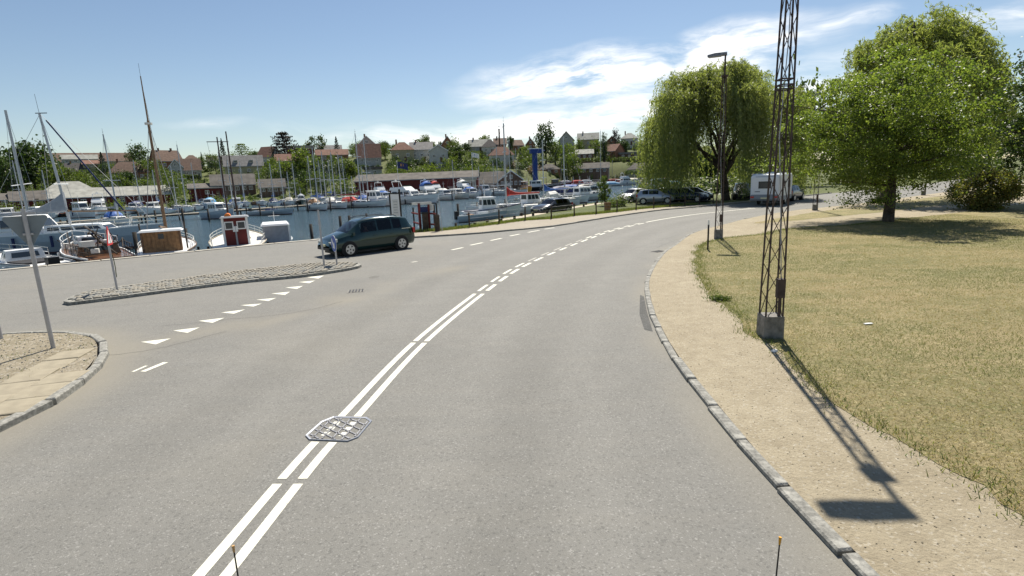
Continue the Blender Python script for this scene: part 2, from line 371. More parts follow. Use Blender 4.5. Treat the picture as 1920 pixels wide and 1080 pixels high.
# house seats on the far slope: px, base, eave, ridge, width, distance
CTRL = [(173, 318, 303, 288, 132, 262), (151, 307, 298.5, 291, 52, 248), (148, 330, 321, 307, 34, 232), (172, 315, 308, 301, 24, 236), (245, 339, 324, 304, 60, 215), (322, 318, 302, 283.5, 42, 240), (332, 330, 314, 300.5, 22, 212), (360, 332, 319, 299, 32, 218), (362, 318, 305, 291.5, 34, 246), (424, 308, 303, 294, 60, 255), (460, 331, 311.5, 293, 64, 222), (496, 312, 295, 277, 30, 245), (541, 309, 301.5, 289.5, 42, 232), (564, 291, 280, 274, 46, 258), (624, 302, 291, 281, 56, 246), (620, 291, 284, 273, 40, 270), (694, 320, 296, 272, 42, 222), (689, 285, 272, 257, 32, 232), (756, 303, 282, 267.5, 40, 225), (792, 303, 281.5, 268, 40, 228), (823, 304, 284, 273.5, 34, 218), (840, 285, 274, 257, 26, 250), (897, 285, 275, 262.5, 34, 258), (919, 288, 276, 262, 30, 250), (938, 281, 271, 260, 22, 262), (941, 307, 291.5, 276, 46, 226), (973, 283, 273, 263, 20, 285), (995, 281, 271, 260.5, 17, 285), (1062, 279, 264, 248.5, 28, 285), (1103, 276, 262, 250.5, 38, 290), (1096, 299, 289, 281, 32, 255), (1141, 293, 284, 272, 28, 265), (1147, 278, 267, 257, 22, 290), (1180, 272, 260, 250, 30, 290), (1186, 297, 289, 285.5, 48, 262), (1030, 326, 318, 308, 40, 238), (1108, 325, 316, 306.5, 66, 236), (1207, 326, 317, 305.5, 60, 238), (703, 327, 318, 313, 26, 205), (440, 362, 347, 328, 72, 176), (512, 362, 351, 337, 44, 174), (10, 391, 376, 365, 38, 150), (62, 392, 379, 363, 58, 153), (136, 386, 366, 341, 96, 160), (213, 391, 368, 352.5, 180, 151), (390, 370, 353, 345, 58, 172), (782, 361, 337, 325.5, 226, 172), (914, 356, 344, 324, 62, 178), (959, 351, 337.5, 321, 44, 176), (880, 353, 338, 334, 25, 160)]
bank = pxl(BANK, -.5); shore = pxl(SHORE, WATER)
BASIN = [q0+qd*160, q0, q1, q2]+bank+shore+[shore[-1]+(shore[-1]-shore[-3]).normalized()*240]
BA = np.array([tuple(p) for p in BASIN])
def sdist(X, Y):
    """signed distance to the basin outline, negative inside"""
    d = np.full(X.shape, 1e9); ins = np.zeros(X.shape, bool); n = len(BA)
    for i in range(n):
        a, b = BA[i], BA[(i+1) % n]; e = b-a; L = e@e
        t = np.clip(((X-a[0])*e[0]+(Y-a[1])*e[1])/L, 0, 1); d = np.minimum(d, np.hypot(X-a[0]-t*e[0], Y-a[1]-t*e[1]))
        c = (a[1] > Y) != (b[1] > Y)
        with np.errstate(divide='ignore', invalid='ignore'): ins ^= c & (X < (b[0]-a[0])*(Y-a[1])/(b[1]-a[1])+a[0])
    return np.where(ins, -d, d)
CP = None
def sstep(a, b, x): t = np.clip((x-a)/(b-a), 0, 1); return t*t*(3-2*t)
def terrain(X, Y):
    X = np.asarray(X, float); Y = np.asarray(Y, float); s = sdist(X, Y); u = X/np.maximum(Y, 1)
    hill = np.interp(s, [0, 3, 18, 30, 55, 80, 100, 130, 260, 700], [-.95, .15, .6, 2.2, 8.2, 14.2, 17, 17.6, 14, 4])
    hill = np.where(s > 18, hill*(1+.05*np.sin(u*6+1)+.02*np.sin(u*23)), hill)
    if CP is not None:
        num = np.zeros(X.shape); den = np.full(X.shape, .08)
        for cx, cy, res in CP:
            wg = np.exp(-((X-cx)**2+(Y-cy)**2)/(2*13.**2)); num += wg*res; den += wg
        hill = np.where(s > 2, hill+num/den*np.clip((s-2)/8, 0, 1), hill)
    flt = np.interp(s, [0, 2.2, 400, 900], [-.95, -.06, -.06, 4])
    w = sstep(85, 125, Y)*(1-sstep(.36, .6, u))
    z = flt*(1-w)+hill*w
    return np.where(s < 0, -.95+np.maximum(s*.7, -2.0), z)
_cp = []
for hx, hb, he, hr, hw_, hY in CTRL:
    q = far(hx, hb, hY+3); _cp.append((q.x, q.y, q.z-.5-float(terrain(np.array([q.x]), np.array([q.y]))[0])))
CP = _cp
ys = np.concatenate([np.array([-12., -4, 1, 3]), np.geomspace(5, 1600, 250)]); us = np.concatenate([np.linspace(-6, -1.6, 40)[:-1], np.linspace(-1.6, 1.3, 250), np.linspace(1.3, 6, 40)[1:]])
U, Yg = np.meshgrid(us, ys); Xg = U*np.maximum(Yg, 9); Zg = terrain(Xg, Yg)
nr, nc = U.shape; idx = np.arange(nr*nc).reshape(nr, nc)
me = bpy.data.meshes.new('ground'); me.from_pydata(np.stack([Xg, Yg, Zg], -1).reshape(-1, 3).tolist(), [], np.stack([idx[:-1, :-1], idx[:-1, 1:], idx[1:, 1:], idx[1:, :-1]], -1).reshape(-1, 4).tolist())
me.materials.append(MT['bank_grass']); me.polygons.foreach_set('use_smooth', [True]*len(me.polygons)); kind(link('ground', me), 'structure')
flat('water', [(-420, 8), (140, 8), (140, 360), (-420, 360)], WATER, 'water', k='structure')
# plain-python height look-up and ray march onto the terrain
_YS = np.arange(60., 520, .5)
def hit(px, py, lo=100):
    d = ray(px, py); t = _YS/d.y; X = d.x*t; Z = CAM_H+d.z*t; T = terrain(X, _YS)
    k = np.where((T > Z) & (_YS > lo))[0]
    Y = _YS[k[0]] if len(k) else None
    if Y is None:
        k = np.argmin(np.where(_YS > lo, Z-T, 1e9)); Y = _YS[k]
    return far(px, py, float(Y))
def gz(x, y): return float(terrain(np.array([x]), np.array([y]))[0])

# ------------------------------------------------------------------ road, kerbs, markings
def inside_np(poly, X, Y):
    P = np.asarray(poly); c = np.zeros(X.shape, bool)
    for i in range(len(P)):
        a, b = P[i], P[(i+1) % len(P)]; k = (a[1] > Y) != (b[1] > Y)
        with np.errstate(divide='ignore', invalid='ignore'): c ^= k & (X < (b[0]-a[0])*(Y-a[1])/(b[1]-a[1])+a[0])
    return c
RK = [(1760, 1240), (1605, 1080), (1500, 970), (1400, 858), (1330, 769), (1260, 677), (1241, 645), (1224.5, 610), (1214, 580), (1208.5, 548), (1211, 523), (1227, 493), (1245, 472.6), (1263, 461), (1293, 440), (1330, 428), (1364, 419.6), (1387, 413.5), (1441, 402.5), (1493, 394.8), (1543, 389.8), (1620, 381.5), (1700, 370.5), (1778, 360), (1850, 350.5), (1920, 341)]
LK = [(776, 446.5), (880, 440), (953, 433.5), (1021, 427), (1068, 420.5), (1157, 406), (1240, 394.6), (1290, 390.2), (1341, 385.6), (1390, 380.6), (1460, 373.2), (1549, 363.5), (1620, 356), (1733, 344.5), (1787, 338), (1900, 323.5)]
rk = smoothline(pxl(RK), .6); lkb = smoothline(pxl(LK), .8)
road = flat('road', [tuple(p) for p in rk]+[tuple(p) for p in lkb[::-1]]+[tuple(at(774, 440.5).to_2d()), tuple(q2), tuple(q1), tuple(q0), tuple(q0+qd*110), (-110, -12), (2.2, -12)], -.006, 'asphalt', k='structure')
ROAD_OUT = [tuple(p) for p in rk]+[tuple(p) for p in lkb[::-1]]+[tuple(at(774, 440.5).to_2d()), tuple(q2), tuple(q1), tuple(q0), tuple(q0+qd*110), (-110, -12), (2.2, -12)]
# quay edge: coping stones over a concrete wall
qw = link('quay_wall', None); qw['kind'] = 'structure'
nrm = Vector((-qd.y, qd.x)); nrm = nrm if nrm.y > 0 else -nrm
pts = [q2, q1, q0, q0+qd*110]; mb = MB()
for a, b in zip(pts[:-1], pts[1:]):
    mb.extr([(a.x, a.y, -.08), (b.x, b.y, -.08), (b.x, b.y, -3), (a.x, a.y, -3)], (nrm.x*.35, nrm.y*.35, 0))
mb.build('wall_face', 'concrete', qw)
cop = MB().box((0, 0, 0), (1.94, .42, .13)).build('coping_stone', 'quay_concrete', qw); first = True
line = resample(smoothline([tuple(p) for p in (q2, q1, q0, q0+qd*40)], 1), 2.0)
for a, b in zip(line[:-1], line[1:]):
    o = cop if first else clone(cop, parent=qw); first = False
    m = (a+b)/2; d = b-a; o.location = (m[0]+nrm.x*.17, m[1]+nrm.y*.17, -.03+random.uniform(-.006, .006)); o.rotation_euler = (0, 0, math.atan2(d[1], d[0]))

def stone_mesh(l, w, h):
    b = .018; return MB().loft([[(-l/2, -w/2, 0), (l/2, -w/2, 0), (l/2, w/2, 0), (-l/2, w/2, 0)], [(-l/2, -w/2, h-b), (l/2, -w/2, h-b), (l/2, w/2, h-b), (-l/2, w/2, h-b)], [(-l/2+b, -w/2+b, h), (l/2-b, -w/2+b, h), (l/2-b, w/2-b, h), (-l/2+b, w/2-b, h)]])
def kerb(name, line, side, step, w, h, m, maxd=1e9, gap=.02):
    k = link(name, None); k['kind'] = 'structure'
    L = resample(offset(line, side*w/2), step); protos = []
    for i, (a, b) in enumerate(zip(L[:-1], L[1:])):
        mid = (a+b)/2; d = b-a; ln = float(np.linalg.norm(d))
        if mid[1] > maxd or mid[1] < -3: continue
        if len(protos) < 3: o = stone_mesh(step-gap-.01*len(protos), w, h+.05).build('kerb_stone', m, k); protos.append(o)
        else: o = clone(random.choice(protos), parent=k)
        o.location = (mid[0], mid[1], -.05+random.uniform(-.008, .008)); o.rotation_euler = (random.uniform(-.04, .04), random.uniform(-.01, .01), math.atan2(d[1], d[0])+random.uniform(-.02, .02)); o.scale = (random.uniform(.985, 1.01), random.uniform(.85, 1.08), random.uniform(.93, 1.06))
    return k
kerb('kerb', rk, -1, .95, .14, .06, 'granite', 46)
kerb('kerb', lkb, 1, 1.0, .14, .09, 'granite', 62)
rb = offset(rk, -.13)
flat('dirt_path', [tuple(p) for p in rb]+[(190, 70), (190, -14), (3.2, -14)], .052, 'dirt', k='structure')
lb = offset(lkb, .13)
PB = [(1500, 367), (1347, 381.5), (1306, 384.4), (1226, 390.2), (1193, 393), (1157, 397.6), (1117, 401.6), (1076, 405), (1034, 410.6), (985, 413.6), (935, 420), (880, 427), (828, 432.8), (776, 436.4)]
flat('pavement', [tuple(p) for p in lb if p[1] < 75]+[tuple(p) for p in smoothline(pxl(PB, .08), 1)], .08, 'pavement', k='structure')
# lawn sheets with ragged edges
def ragged(pts, amp, step=.22, z=.058):
    L = smoothline(pxl(pts, z), step); n = len(L); r = np.convolve(RNG.normal(size=n+6), np.ones(4)/4, 'same')[:n]
    T = np.gradient(L, axis=0); T /= np.linalg.norm(T, axis=1, keepdims=True)+1e-9
    return L+np.stack([-T[:, 1], T[:, 0]], 1)*(r[:, None]*amp)
E1 = [(2050, 1055), (1920, 972), (1863, 943), (1828, 911), (1786, 893), (1757, 869), (1719, 845), (1673, 816), (1606, 784), (1567, 758), (1525, 728), (1497, 703), (1460, 676), (1426, 648), (1399, 632), (1384, 609), (1364, 585), (1337, 564), (1325, 543), (1313, 526), (1305, 490), (1304, 472), (1313, 461), (1325, 454), (1358, 447), (1410, 441), (1479, 429), (1560, 424), (1620, 418.5), (1675, 412.5), (1737, 405), (1803, 397.5), (1905, 384), (2100, 362)]
e1 = ragged(E1, .16)
flat('lawn', [tuple(p) for p in e1]+[(150, 60), (150, -10), (7, -10)], .058, 'lawn', k='structure')
E2 = [(1412, 418.6), (1452, 410.5), (1512, 400), (1556, 394.2), (1640, 384.5), (1720, 373.5), (1790, 364), (1920, 347)]
E2b = [(1920, 369), (1800, 381), (1675, 395), (1620, 401), (1556, 407), (1485, 413.6), (1439, 418.4)]
e2 = np.concatenate([ragged(E2, .14), ragged(E2b, .14)])
flat('lawn_strip', [tuple(p) for p in e2], .058, 'lawn', k='structure')

def strip(line, w, z=.004):
    a = offset(line, w/2); b = offset(line, -w/2); mb = MB(); n = len(line); mb.v = [(p[0], p[1], z) for p in a]+[(p[0], p[1], z) for p in b]
    mb.f = [(n+i, n+i+1, i+1, i) for i in range(n-1)]; return mb
CL = [(300, 1190), (398, 1080), (580, 860), (655, 781), (789, 640), (898, 551), (960, 508), (1010, 483.5), (1060, 463), (1100, 448), (1140, 434), (1190, 421.5), (1240, 411.5), (1300, 402.5), (1360, 396), (1430, 388.5), (1480, 382)]
cl = smoothline(pxl(CL), .03); arc = np.r_[0, np.cumsum(np.linalg.norm(np.diff(cl, axis=0), axis=1))]
def s_at(px, py): p = at(px, py); return arc[np.argmin(np.hypot(cl[:, 0]-p.x, cl[:, 1]-p.y))]
def seg(s0, s1, off, w, m='paint', name='lane_line'):
    k = (arc >= s0) & (arc <= s1)
    if k.sum() > 2: strip(offset(cl, off)[k], w).build(name, m, road)
sA, sB, sC, sD, sE, sF = arc[0], s_at(545, 904), s_at(610, 829), s_at(655, 781), s_at(786, 642), s_at(898, 551)
for off in (.115, -.115):
    seg(sA, sB-.02, off, .107); seg(sB+.06, sC, off, .107); seg(sD, sE-.02, off, .107); seg(sE+.05, sF, off, .107)
s = sF+.42; sG = s_at(1205, 418)
sW, sX = s_at(1000, 491), s_at(1100, 447); k_ = 0
while s < sG:
    seg(s, s+.92, -.118, .12); seg(s-.08, s+.84, .118, .075 if sW < s < sX else .095, 'paint_worn' if sW < s < sX else 'paint'); s += 1.36 if s < sW else 1.5
seg(s, s_at(1430, 388.5), 0, .15)
for a, b in (((847, 468.7), (868, 464.2)), ((882, 459.8), (905, 455)), ((919.7, 451.2), (940.5, 446.7)), ((956, 442.6), (974, 439)), ((990, 435.8), (1011, 432)), ((1021, 429.6), (1039.5, 427)), ((772, 492), (782, 490))):
    p, q = at(*a).to_2d(), at(*b).to_2d(); L = np.array([tuple(p+(q-p)*t) for t in (0, .33, .66, 1)]); strip(L, .16).build('edge_dash', 'paint' if a[0] > 800 else 'paint_worn', road)
for (a, b) in (((249, 697.3), (275, 686)), ((268, 697), (311, 679.5))):
    p, q = at(*a).to_2d(), at(*b).to_2d(); strip(np.array([tuple(p+(q-p)*t) for t in (0, .33, .66, 1)]), .11 if a[0] > 255 else .06).build('cycle_line', 'paint', road)
for l, r, a in (((525, 548), (705, 527), (615, 563)), ((718, 480), (878, 461), (805, 494)), ((872, 422), (1028, 403), (955, 434)), ((1008, 372), (1152, 353), (1085, 379)), ((1122, 328), (1252, 318), (1200, 336)), ((1218, 295), (1338, 284), (1290, 303)), ((1308, 258), (1420, 247), (1390, 266)), ((1392, 222), (1498, 212), (1462, 230)), ((1472, 189), (1570, 180), (1535, 196)), ((1520, 160), (1625, 150), (1590, 168))):
    w = [at(100+x/3.2, 470+y/3.2) for x, y in (l, a, r)]; MB().poly([(p.x, p.y, .004) for p in w]).build('yield_triangle', 'paint', road)
# the worn top course: wheel tracks, polish and blown dust carried as attributes of the surface
gx_, gy_ = np.meshgrid(np.arange(-34, 30, .3), np.concatenate([np.arange(1.5, 30, .3), np.arange(30, 58, .8)])); ok = inside_np(ROAD_OUT, gx_, gy_); cell = ok[:-1, :-1] | ok[:-1, 1:] | ok[1:, 1:] | ok[1:, :-1]
ir = np.arange(gx_.size).reshape(gx_.shape); fc = np.stack([ir[:-1, :-1], ir[:-1, 1:], ir[1:, 1:], ir[1:, :-1]], -1)[cell]; used = np.unique(fc); mp_ = -np.ones(gx_.size, int); mp_[used] = np.arange(len(used)); P_ = np.stack([gx_.ravel()[used], gy_.ravel()[used]], 1)
me = bpy.data.meshes.new('wearing_course'); me.from_pydata(np.c_[P_, np.zeros(len(P_))].tolist(), [], mp_[fc].tolist()); me.materials.append(MT['asphalt']); link('wearing_course', me, road)
def sdl(L):   # signed distance to a polyline, + on its left
    D = np.full(len(P_), 1e9); Sg = np.zeros(len(P_))
    for i in range(len(L)-1):
        e = L[i+1]-L[i]; tt = np.clip(((P_-L[i])@e)/(e@e), 0, 1); dv = P_-L[i]-tt[:, None]*e; dd = np.hypot(dv[:, 0], dv[:, 1]); b_ = dd < D; D[b_] = dd[b_]; Sg[b_] = np.sign(e[0]*dv[b_, 1]-e[1]*dv[b_, 0])
    return D*Sg
dc = sdl(resample(cl, 1.5)); dr = np.abs(sdl(resample(rk[(rk[:, 1] < 60)], 1.2))); dlc = np.abs(sdl(resample(smoothline(pxl([(-110, 868), (2, 810), (107, 758), (178, 707), (206, 656), (182, 633), (100, 626.5), (-200, 652)]), .5), .8)))
nz = lambda a, b, c: np.sin(P_[:, 0]*a+1.7*np.sin(P_[:, 1]*b))*np.sin(P_[:, 1]*c+P_[:, 0]*b*.7)
gs = lambda x, m, s_: np.exp(-((x-m)/s_)**2)
polish = np.clip(.75*(gs(dc, -1.5, .38)+gs(dc, -3.25, .4)+gs(dc, 1.3, .38)+gs(dc, 3.0, .42))+.18*nz(.5, .3, .4), 0, 1)
track = np.clip(.5*(gs(dc, -2.35, .5)+gs(dc, 2.15, .6))*(.7+.5*nz(.35, .2, .3))+.25*np.clip(nz(.45, .6, .5)-.25, 0, 1)+.55*gs(dc, 4.6, 1.3)*np.clip(nz(.25, .4, .3)+.5, 0, 1), 0, 1)
p1_, p2_ = at(280, 655).to_2d(), at(860, 505).to_2d(); jl = sdl(np.array([tuple(p1_), tuple(p2_)])); p3_, p4_ = at(480, 610).to_2d(), at(720, 545).to_2d(); jl2 = sdl(np.array([tuple(p3_), tuple(p4_)]))
dust = np.clip(.55*gs(dr, .05, .3)*(.6+.6*nz(1.3, .7, 1.1))+.65*gs(dlc, .1, .5)+.45*gs(jl, .3, .55)*(.6+.6*nz(1.1, .8, 1.3))+.6*gs(jl2, 0, .35)*(.6+.5*nz(1.3, .9, 1.7))+.18*np.clip(nz(.8, .5, .9), 0, 1)*(P_[:, 0] < -3), 0, 1)
for nm, ar in (('track', track), ('polish', polish), ('dust', dust)): at_ = me.attributes.new(nm, 'FLOAT', 'POINT'); at_.data.foreach_set('value', ar.astype(np.float32))
# hairline cracks, a tar seam and a few oil stains
def crack(pix, w, m, amp=.05):
    L = smoothline(pxl(pix), .12); n = len(L); L = L+np.convolve(RNG.normal(size=n*2+6), np.ones(3)/3, 'same')[:2*n].reshape(n, 2)*amp; mb = strip(L, w, .0035); mb.build('crack', m, road)
for pix in ([(0, 550), (120, 541), (260, 530), (420, 513)], [(300, 612), (420, 600), (560, 585), (640, 566)], [(1230, 465), (1262, 452), (1310, 436), (1340, 428)], [(1180, 470), (1225, 455), (1270, 441)], [(20, 590), (140, 580), (300, 566)], [(205, 665), (260, 660), (330, 646), (420, 622)]): crack(pix, .011, 'asphalt_dark')
rs = random.Random(5)
for px, py, r_ in ((700, 520, .2),):
    c = at(px, py).to_2d(); pts_ = [(c.x+math.cos(a)*r_*rs.uniform(.5, 1.1), c.y+math.sin(a)*r_*1.6*rs.uniform(.5, 1.1)) for a in np.linspace(0, 6.28, 14, endpoint=False)]; flat('oil_stain', pts_, .0025, 'stain', road)
# darker repair beside the kerb
flat('asphalt_patch', [tuple(p) for p in pxl([(1200, 553), (1207.5, 556), (1213, 585), (1224, 622), (1208, 618), (1199, 590)])], .003, 'asphalt_dark', road)

# ------------------------------------------------------------------ traffic island with cobbles
ISL = [(120, 570.5), (131, 572.8), (175, 567.5), (331, 546.6), (456, 531), (569, 520), (656, 507), (678, 500.6), (672, 497), (641, 495.6), (600, 497.6), (525, 503), (444, 513), (366, 523.5), (287, 534), (219, 543.5), (162, 552.5), (137, 560)]
isl = np.array([tuple(p) for p in pxl(ISL)]); il = smoothline(isl, .3, True)
ctr = il.mean(0); island = MB().prism([tuple(p) for p in (il if np.sum(il[:, 0]*np.roll(il[:, 1], -1)-np.roll(il[:, 0], -1)*il[:, 1]) > 0 else il[::-1])], -.02, .095).build('traffic_island', 'granite', None); island['kind'] = 'structure'
def inside(poly, x, y):
    c = False; n = len(poly)
    for i in range(n):
        a, b = poly[i], poly[(i+1) % n]
        if (a[1] > y) != (b[1] > y) and x < (b[0]-a[0])*(y-a[1])/(b[1]-a[1])+a[0]: c = not c
    return c
def edged(poly, x, y):
    P = np.asarray(poly); A = P; B = np.roll(P, -1, 0); e = B-A; t = np.clip(((x-A[:, 0])*e[:, 0]+(y-A[:, 1])*e[:, 1])/(np.sum(e*e, 1)+1e-12), 0, 1)
    return float(np.min(np.hypot(x-A[:, 0]-t*e[:, 0], y-A[:, 1]-t*e[:, 1])))
ax = (at(660, 501)-at(150, 563)).to_2d().normalized(); ay = Vector((-ax.y, ax.x)); cand = []
sx, sy = .215, .19
for i in range(-60, 60):
    for j in range(-14, 15):
        p = Vector(ctr)+ax*(i*sx+(j % 2)*sx/2)+ay*(j*sy)
        if inside(il, p.x, p.y) and edged(il, p.x, p.y) > .14: cand.append(p)
cand.sort(key=lambda p: p.length); a0 = math.atan2(ax.y, ax.x); protos = []; rest = MB()
for k, p in enumerate(cand):
    if k < 300:
        if len(protos) < 4:
            o = MB().loft([[(-.1, -.085, 0), (.1, -.085, 0), (.1, .085, 0), (-.1, .085, 0)], [(-.1, -.085, .04), (.1, -.085, .04), (.1, .085, .04), (-.1, .085, .04)], [(-.07, -.055, .062), (.07, -.055, .062), (.07, .055, .062), (-.07, .055, .062)]]).build('cobble', 'granite_warm' if len(protos) % 2 else 'granite', island); protos.append(o)
        else: o = clone(random.choice(protos), parent=island)
        o.location = (p.x, p.y, .085+random.uniform(-.015, .01)); o.rotation_euler = (random.uniform(-.08, .08), random.uniform(-.08, .08), a0+random.uniform(-.12, .12)); o.scale = (random.uniform(.82, 1.02), random.uniform(.85, 1.02), 1)
    else: rest.box((p.x, p.y, .11+random.uniform(-.01, .01)), (.19, .165, .06), a0+random.uniform(-.1, .1), .8)
if rest.v: kind(rest.build('cobble_rows', 'granite_warm', island), 'stuff')

# ------------------------------------------------------------------ left corner: gravel, slabs, kerb
LC = [(-260, 960), (-110, 868), (2, 810), (55, 787), (107, 758), (151, 727), (178, 707), (200, 680), (206, 656), (198, 640), (182, 633), (155, 628), (100, 626.5), (0, 631), (-200, 652)]
lc = smoothline(pxl(LC), .25); kerb('kerb', lc, 1, .9, .15, .1, 'granite', gap=.03)
lci = offset(lc, .19)
lcp = [tuple(p) for p in lci]+[(-22, lci[-1][1]+1), (-22, lci[0][1])]
corner = flat('gravel_corner', lcp, .085, 'gravel', k='structure')
pv = link('slab_pavement', None); pv['kind'] = 'structure'
g0 = at(120, 740).to_2d(); gx = (at(175, 690)-at(20, 790)).to_2d().normalized(); gy = Vector((-gx.y, gx.x)); proto = None
for i in range(-9, 9):
    for j in range(0, 2):
        p = g0+gx*(i*.61+(j % 2)*.31)+gy*(.32+j*.61)
        if not inside(lci.tolist()+lcp[len(lci):], p.x, p.y) or edged(lci, p.x, p.y) < .2 or (j == 3 and random.random() < .5): continue
        if proto is None: o = proto = MB().loft([[(-.3, -.3, 0), (.3, -.3, 0), (.3, .3, 0), (-.3, .3, 0)], [(-.3, -.3, .03), (.3, -.3, .03), (.3, .3, .03), (-.3, .3, .03)], [(-.285, -.285, .04), (.285, -.285, .04), (.285, .285, .04), (-.285, .285, .04)]]).build('paving_slab', 'slab', pv)
        else: o = clone(proto, parent=pv)
        o.location = (p.x, p.y, .068+random.uniform(-.01, .008)); o.rotation_euler = (random.uniform(-.015, .015), random.uniform(-.015, .015), math.atan2(gx.y, gx.x)+random.uniform(-.02, .02))

# ------------------------------------------------------------------ manhole, drains
MC = pxl([(573, 818), (580, 825.5), (652.5, 828.5), (672, 821), (697.5, 790.6), (688, 784), (626, 782.5), (602.5, 792)])
mc = sum(MC, Vector((0, 0)))/8; mh = thing('manhole_cover', 'octagonal iron manhole cover with lattice of bars interrupting the double white line', 'manhole cover', (mc.x, mc.y, 0))
P8 = [p-mc for p in MC]; area = sum(P8[i].x*P8[(i+1) % 8].y-P8[(i+1) % 8].x*P8[i].y for i in range(8)); P8 = P8 if area > 0 else P8[::-1]
mb = MB()
for i in range(8):
    a, b = P8[i], P8[(i+1) % 8]; mb.extr([(a.x, a.y, .018), (b.x, b.y, .018), (b.x*.935, b.y*.935, .012), (a.x*.935, a.y*.935, .012)], (0, 0, -.02))
mb.build('frame', 'ironframe', mh)
MB().prism([(p.x*.94, p.y*.94) for p in P8], -.03, .006).build('infill', 'asphalt', mh)
dA = (at(697.5, 790.6)-at(672, 821)).to_2d().normalized(); dB = (at(652.5, 828.5)-at(580, 825.5)).to_2d().normalized(); dB = (dA*-.1+dB).normalized()
bars = MB(); poly8 = [(p.x*.89, p.y*.89) for p in P8]
def clip_line(o, d):
    ts = [t for t in np.arange(-1, 1, .01) if inside(poly8, o.x+d.x*t, o.y+d.y*t)]
    return (ts[0], ts[-1]) if len(ts) > 3 else None
for d, e in ((dA, dB), (Vector((dA.x*.5-dB.x, dA.y*.5-dB.y)).normalized(), dA)):
    for k in range(-3, 4):
        o = e*(k*.135+.03); c = clip_line(o, d)
        if c: a = o+d*c[0]; b = o+d*c[1]; m = (a+b)/2; bars.box((m.x, m.y, .009), ((b-a).length, .02, .014), math.atan2(d.y, d.x))
bars.build('lattice', 'iron', mh)
for off in (.118, -.118):
    for k in range(-2, 3):
        p = Vector((0, 0))+dA*(k*.15)+Vector((-dA.y, dA.x))*(-off)
        if inside(poly8, p.x*1.15, p.y*1.15): MB().box((p.x, p.y, .0065), (.10, .085, .003), math.atan2(dA.y, dA.x)+.1*k).build('paint_fleck', 'paint', mh)
def drain(px, py, l, w, rz, label):
    p = at(px, py); d = thing('drain_cover', label, 'drain', p, rz)
    MB().box((0, 0, -.004), (l, w, .02)).build('frame', 'concrete', d); g = MB()
    for k in range(5): g.box((-l*.36+k*l*.18, 0, .008), (l*.08, w*.8, .012))
    g.build('grate', 'black', d)
drain(668, 545.5, .5, .5, .2, 'small dark iron drain cover set in the asphalt by the junction'); drain(1234, 471.5, .55, .4, .6, 'grey drain grate in the gutter beside the right kerb bend')

# ------------------------------------------------------------------ grass, stones, weeds as uncountable stuff
def blades(name, X, Y, z, h, w, m, lean=.7):
    n = len(X); th = RNG.uniform(0, 6.28, n); hh = h*RNG.uniform(.5, 1.3, n); lx = np.cos(th)*hh*lean*RNG.uniform(.2, 1.2, n); ly = np.sin(th)*hh*lean*RNG.uniform(.2, 1.2, n)
    ph = RNG.uniform(0, 6.28, n); bx, by = np.cos(ph)*w/2, np.sin(ph)*w/2; Z = np.full(n, z)
    V = np.stack([np.stack([X-bx, Y-by, Z], 1), np.stack([X+bx, Y+by, Z], 1), np.stack([X+lx+bx*.3, Y+ly+by*.3, Z+hh], 1), np.stack([X+lx-bx*.3, Y+ly-by*.3, Z+hh], 1)], 1)
    return kind(quads(name, V, m), 'stuff')
lawn_poly = [tuple(p) for p in e1]+[(60, 60), (60, -10), (7, -10)]
n = 480000; yy = 3.2+28*RNG.uniform(0, 1, n)**1.5; xx = RNG.uniform(2, 26, n); k = inside_np(lawn_poly, xx, yy); xx, yy = xx[k], yy[k]; fld = np.sin(xx*.55+yy*.5+1.3*np.sin(yy*.5))+.9*np.sin(yy*1.3-xx*.3+np.sin(xx*.8))+.5*np.sin(xx*3.1+yy*2.3)+RNG.normal(0, .32, len(xx))+.05*(yy-12); g_ = fld > .3
blades('dry_grass', xx[~g_], yy[~g_], .057, .026, .0075, 'leaf_grass', 1.6); blades('green_grass', xx[g_], yy[g_], .057, .032, .0075, 'leaf_lawn', 1.2)
# longer growth along the lawn's ragged edge and round the bases
ii = RNG.integers(0, len(e1)-1, 16000); jj = RNG.normal(0, .13, (16000, 2)); E = e1[ii]+jj+np.array([.08, 0]); E = E[E[:, 1] < 30]
blades('edge_grass', E[:, 0], E[:, 1], .052, .055, .011, 'leaf_weed', 1.0)
def stones(name, X, Y, z, r, m):
    n = len(X); s = r*RNG.uniform(.4, 1.4, n); C = np.stack([X, Y, np.full(n, z)], 1); t = RNG.uniform(0, 6.28, n); V = []
    q = [C+np.stack([np.cos(t+a)*s, np.sin(t+a)*s, np.zeros(n)], 1) for a in (0, 1.57, 3.14, 4.71)]; top = [C+np.stack([np.cos(t+a+.3)*s*.55, np.sin(t+a+.3)*s*.55, s*.7], 1) for a in (0, 1.57, 3.14, 4.71)]
    for i in range(4): V.append(np.stack([q[i], q[(i+1) % 4], top[(i+1) % 4], top[i]], 1))
    V.append(np.stack(top, 1)); return kind(quads(name, np.concatenate(V), m), 'stuff')
n = 9000; yy = 2.6+22*RNG.uniform(0, 1, n)**1.6; xx = RNG.uniform(1, 12, n); pp = [tuple(p) for p in rb]+[(60, 60), (60, -14), (3, -14)]
k = inside_np(pp, xx, yy) & ~inside_np(lawn_poly, xx, yy); stones('loose_stones', xx[k], yy[k], .052, .008, 'dirt')
n = 5000; xx = RNG.uniform(-16, -5, n); yy = RNG.uniform(5, 15, n); k = inside_np(lcp, xx, yy); stones('gravel_stones', xx[k], yy[k], .085, .018, 'granite_warm')
n = 9000; xx = RNG.uniform(-16, -5, n); yy = RNG.uniform(5, 15, n); k = inside_np(lcp, xx, yy) & (np.sin(xx*3.1)*np.sin(yy*4.3+xx) > .25); blades('sparse_weeds', xx[k], yy[k], .085, .03, .012, 'leaf_weed', 1.2)
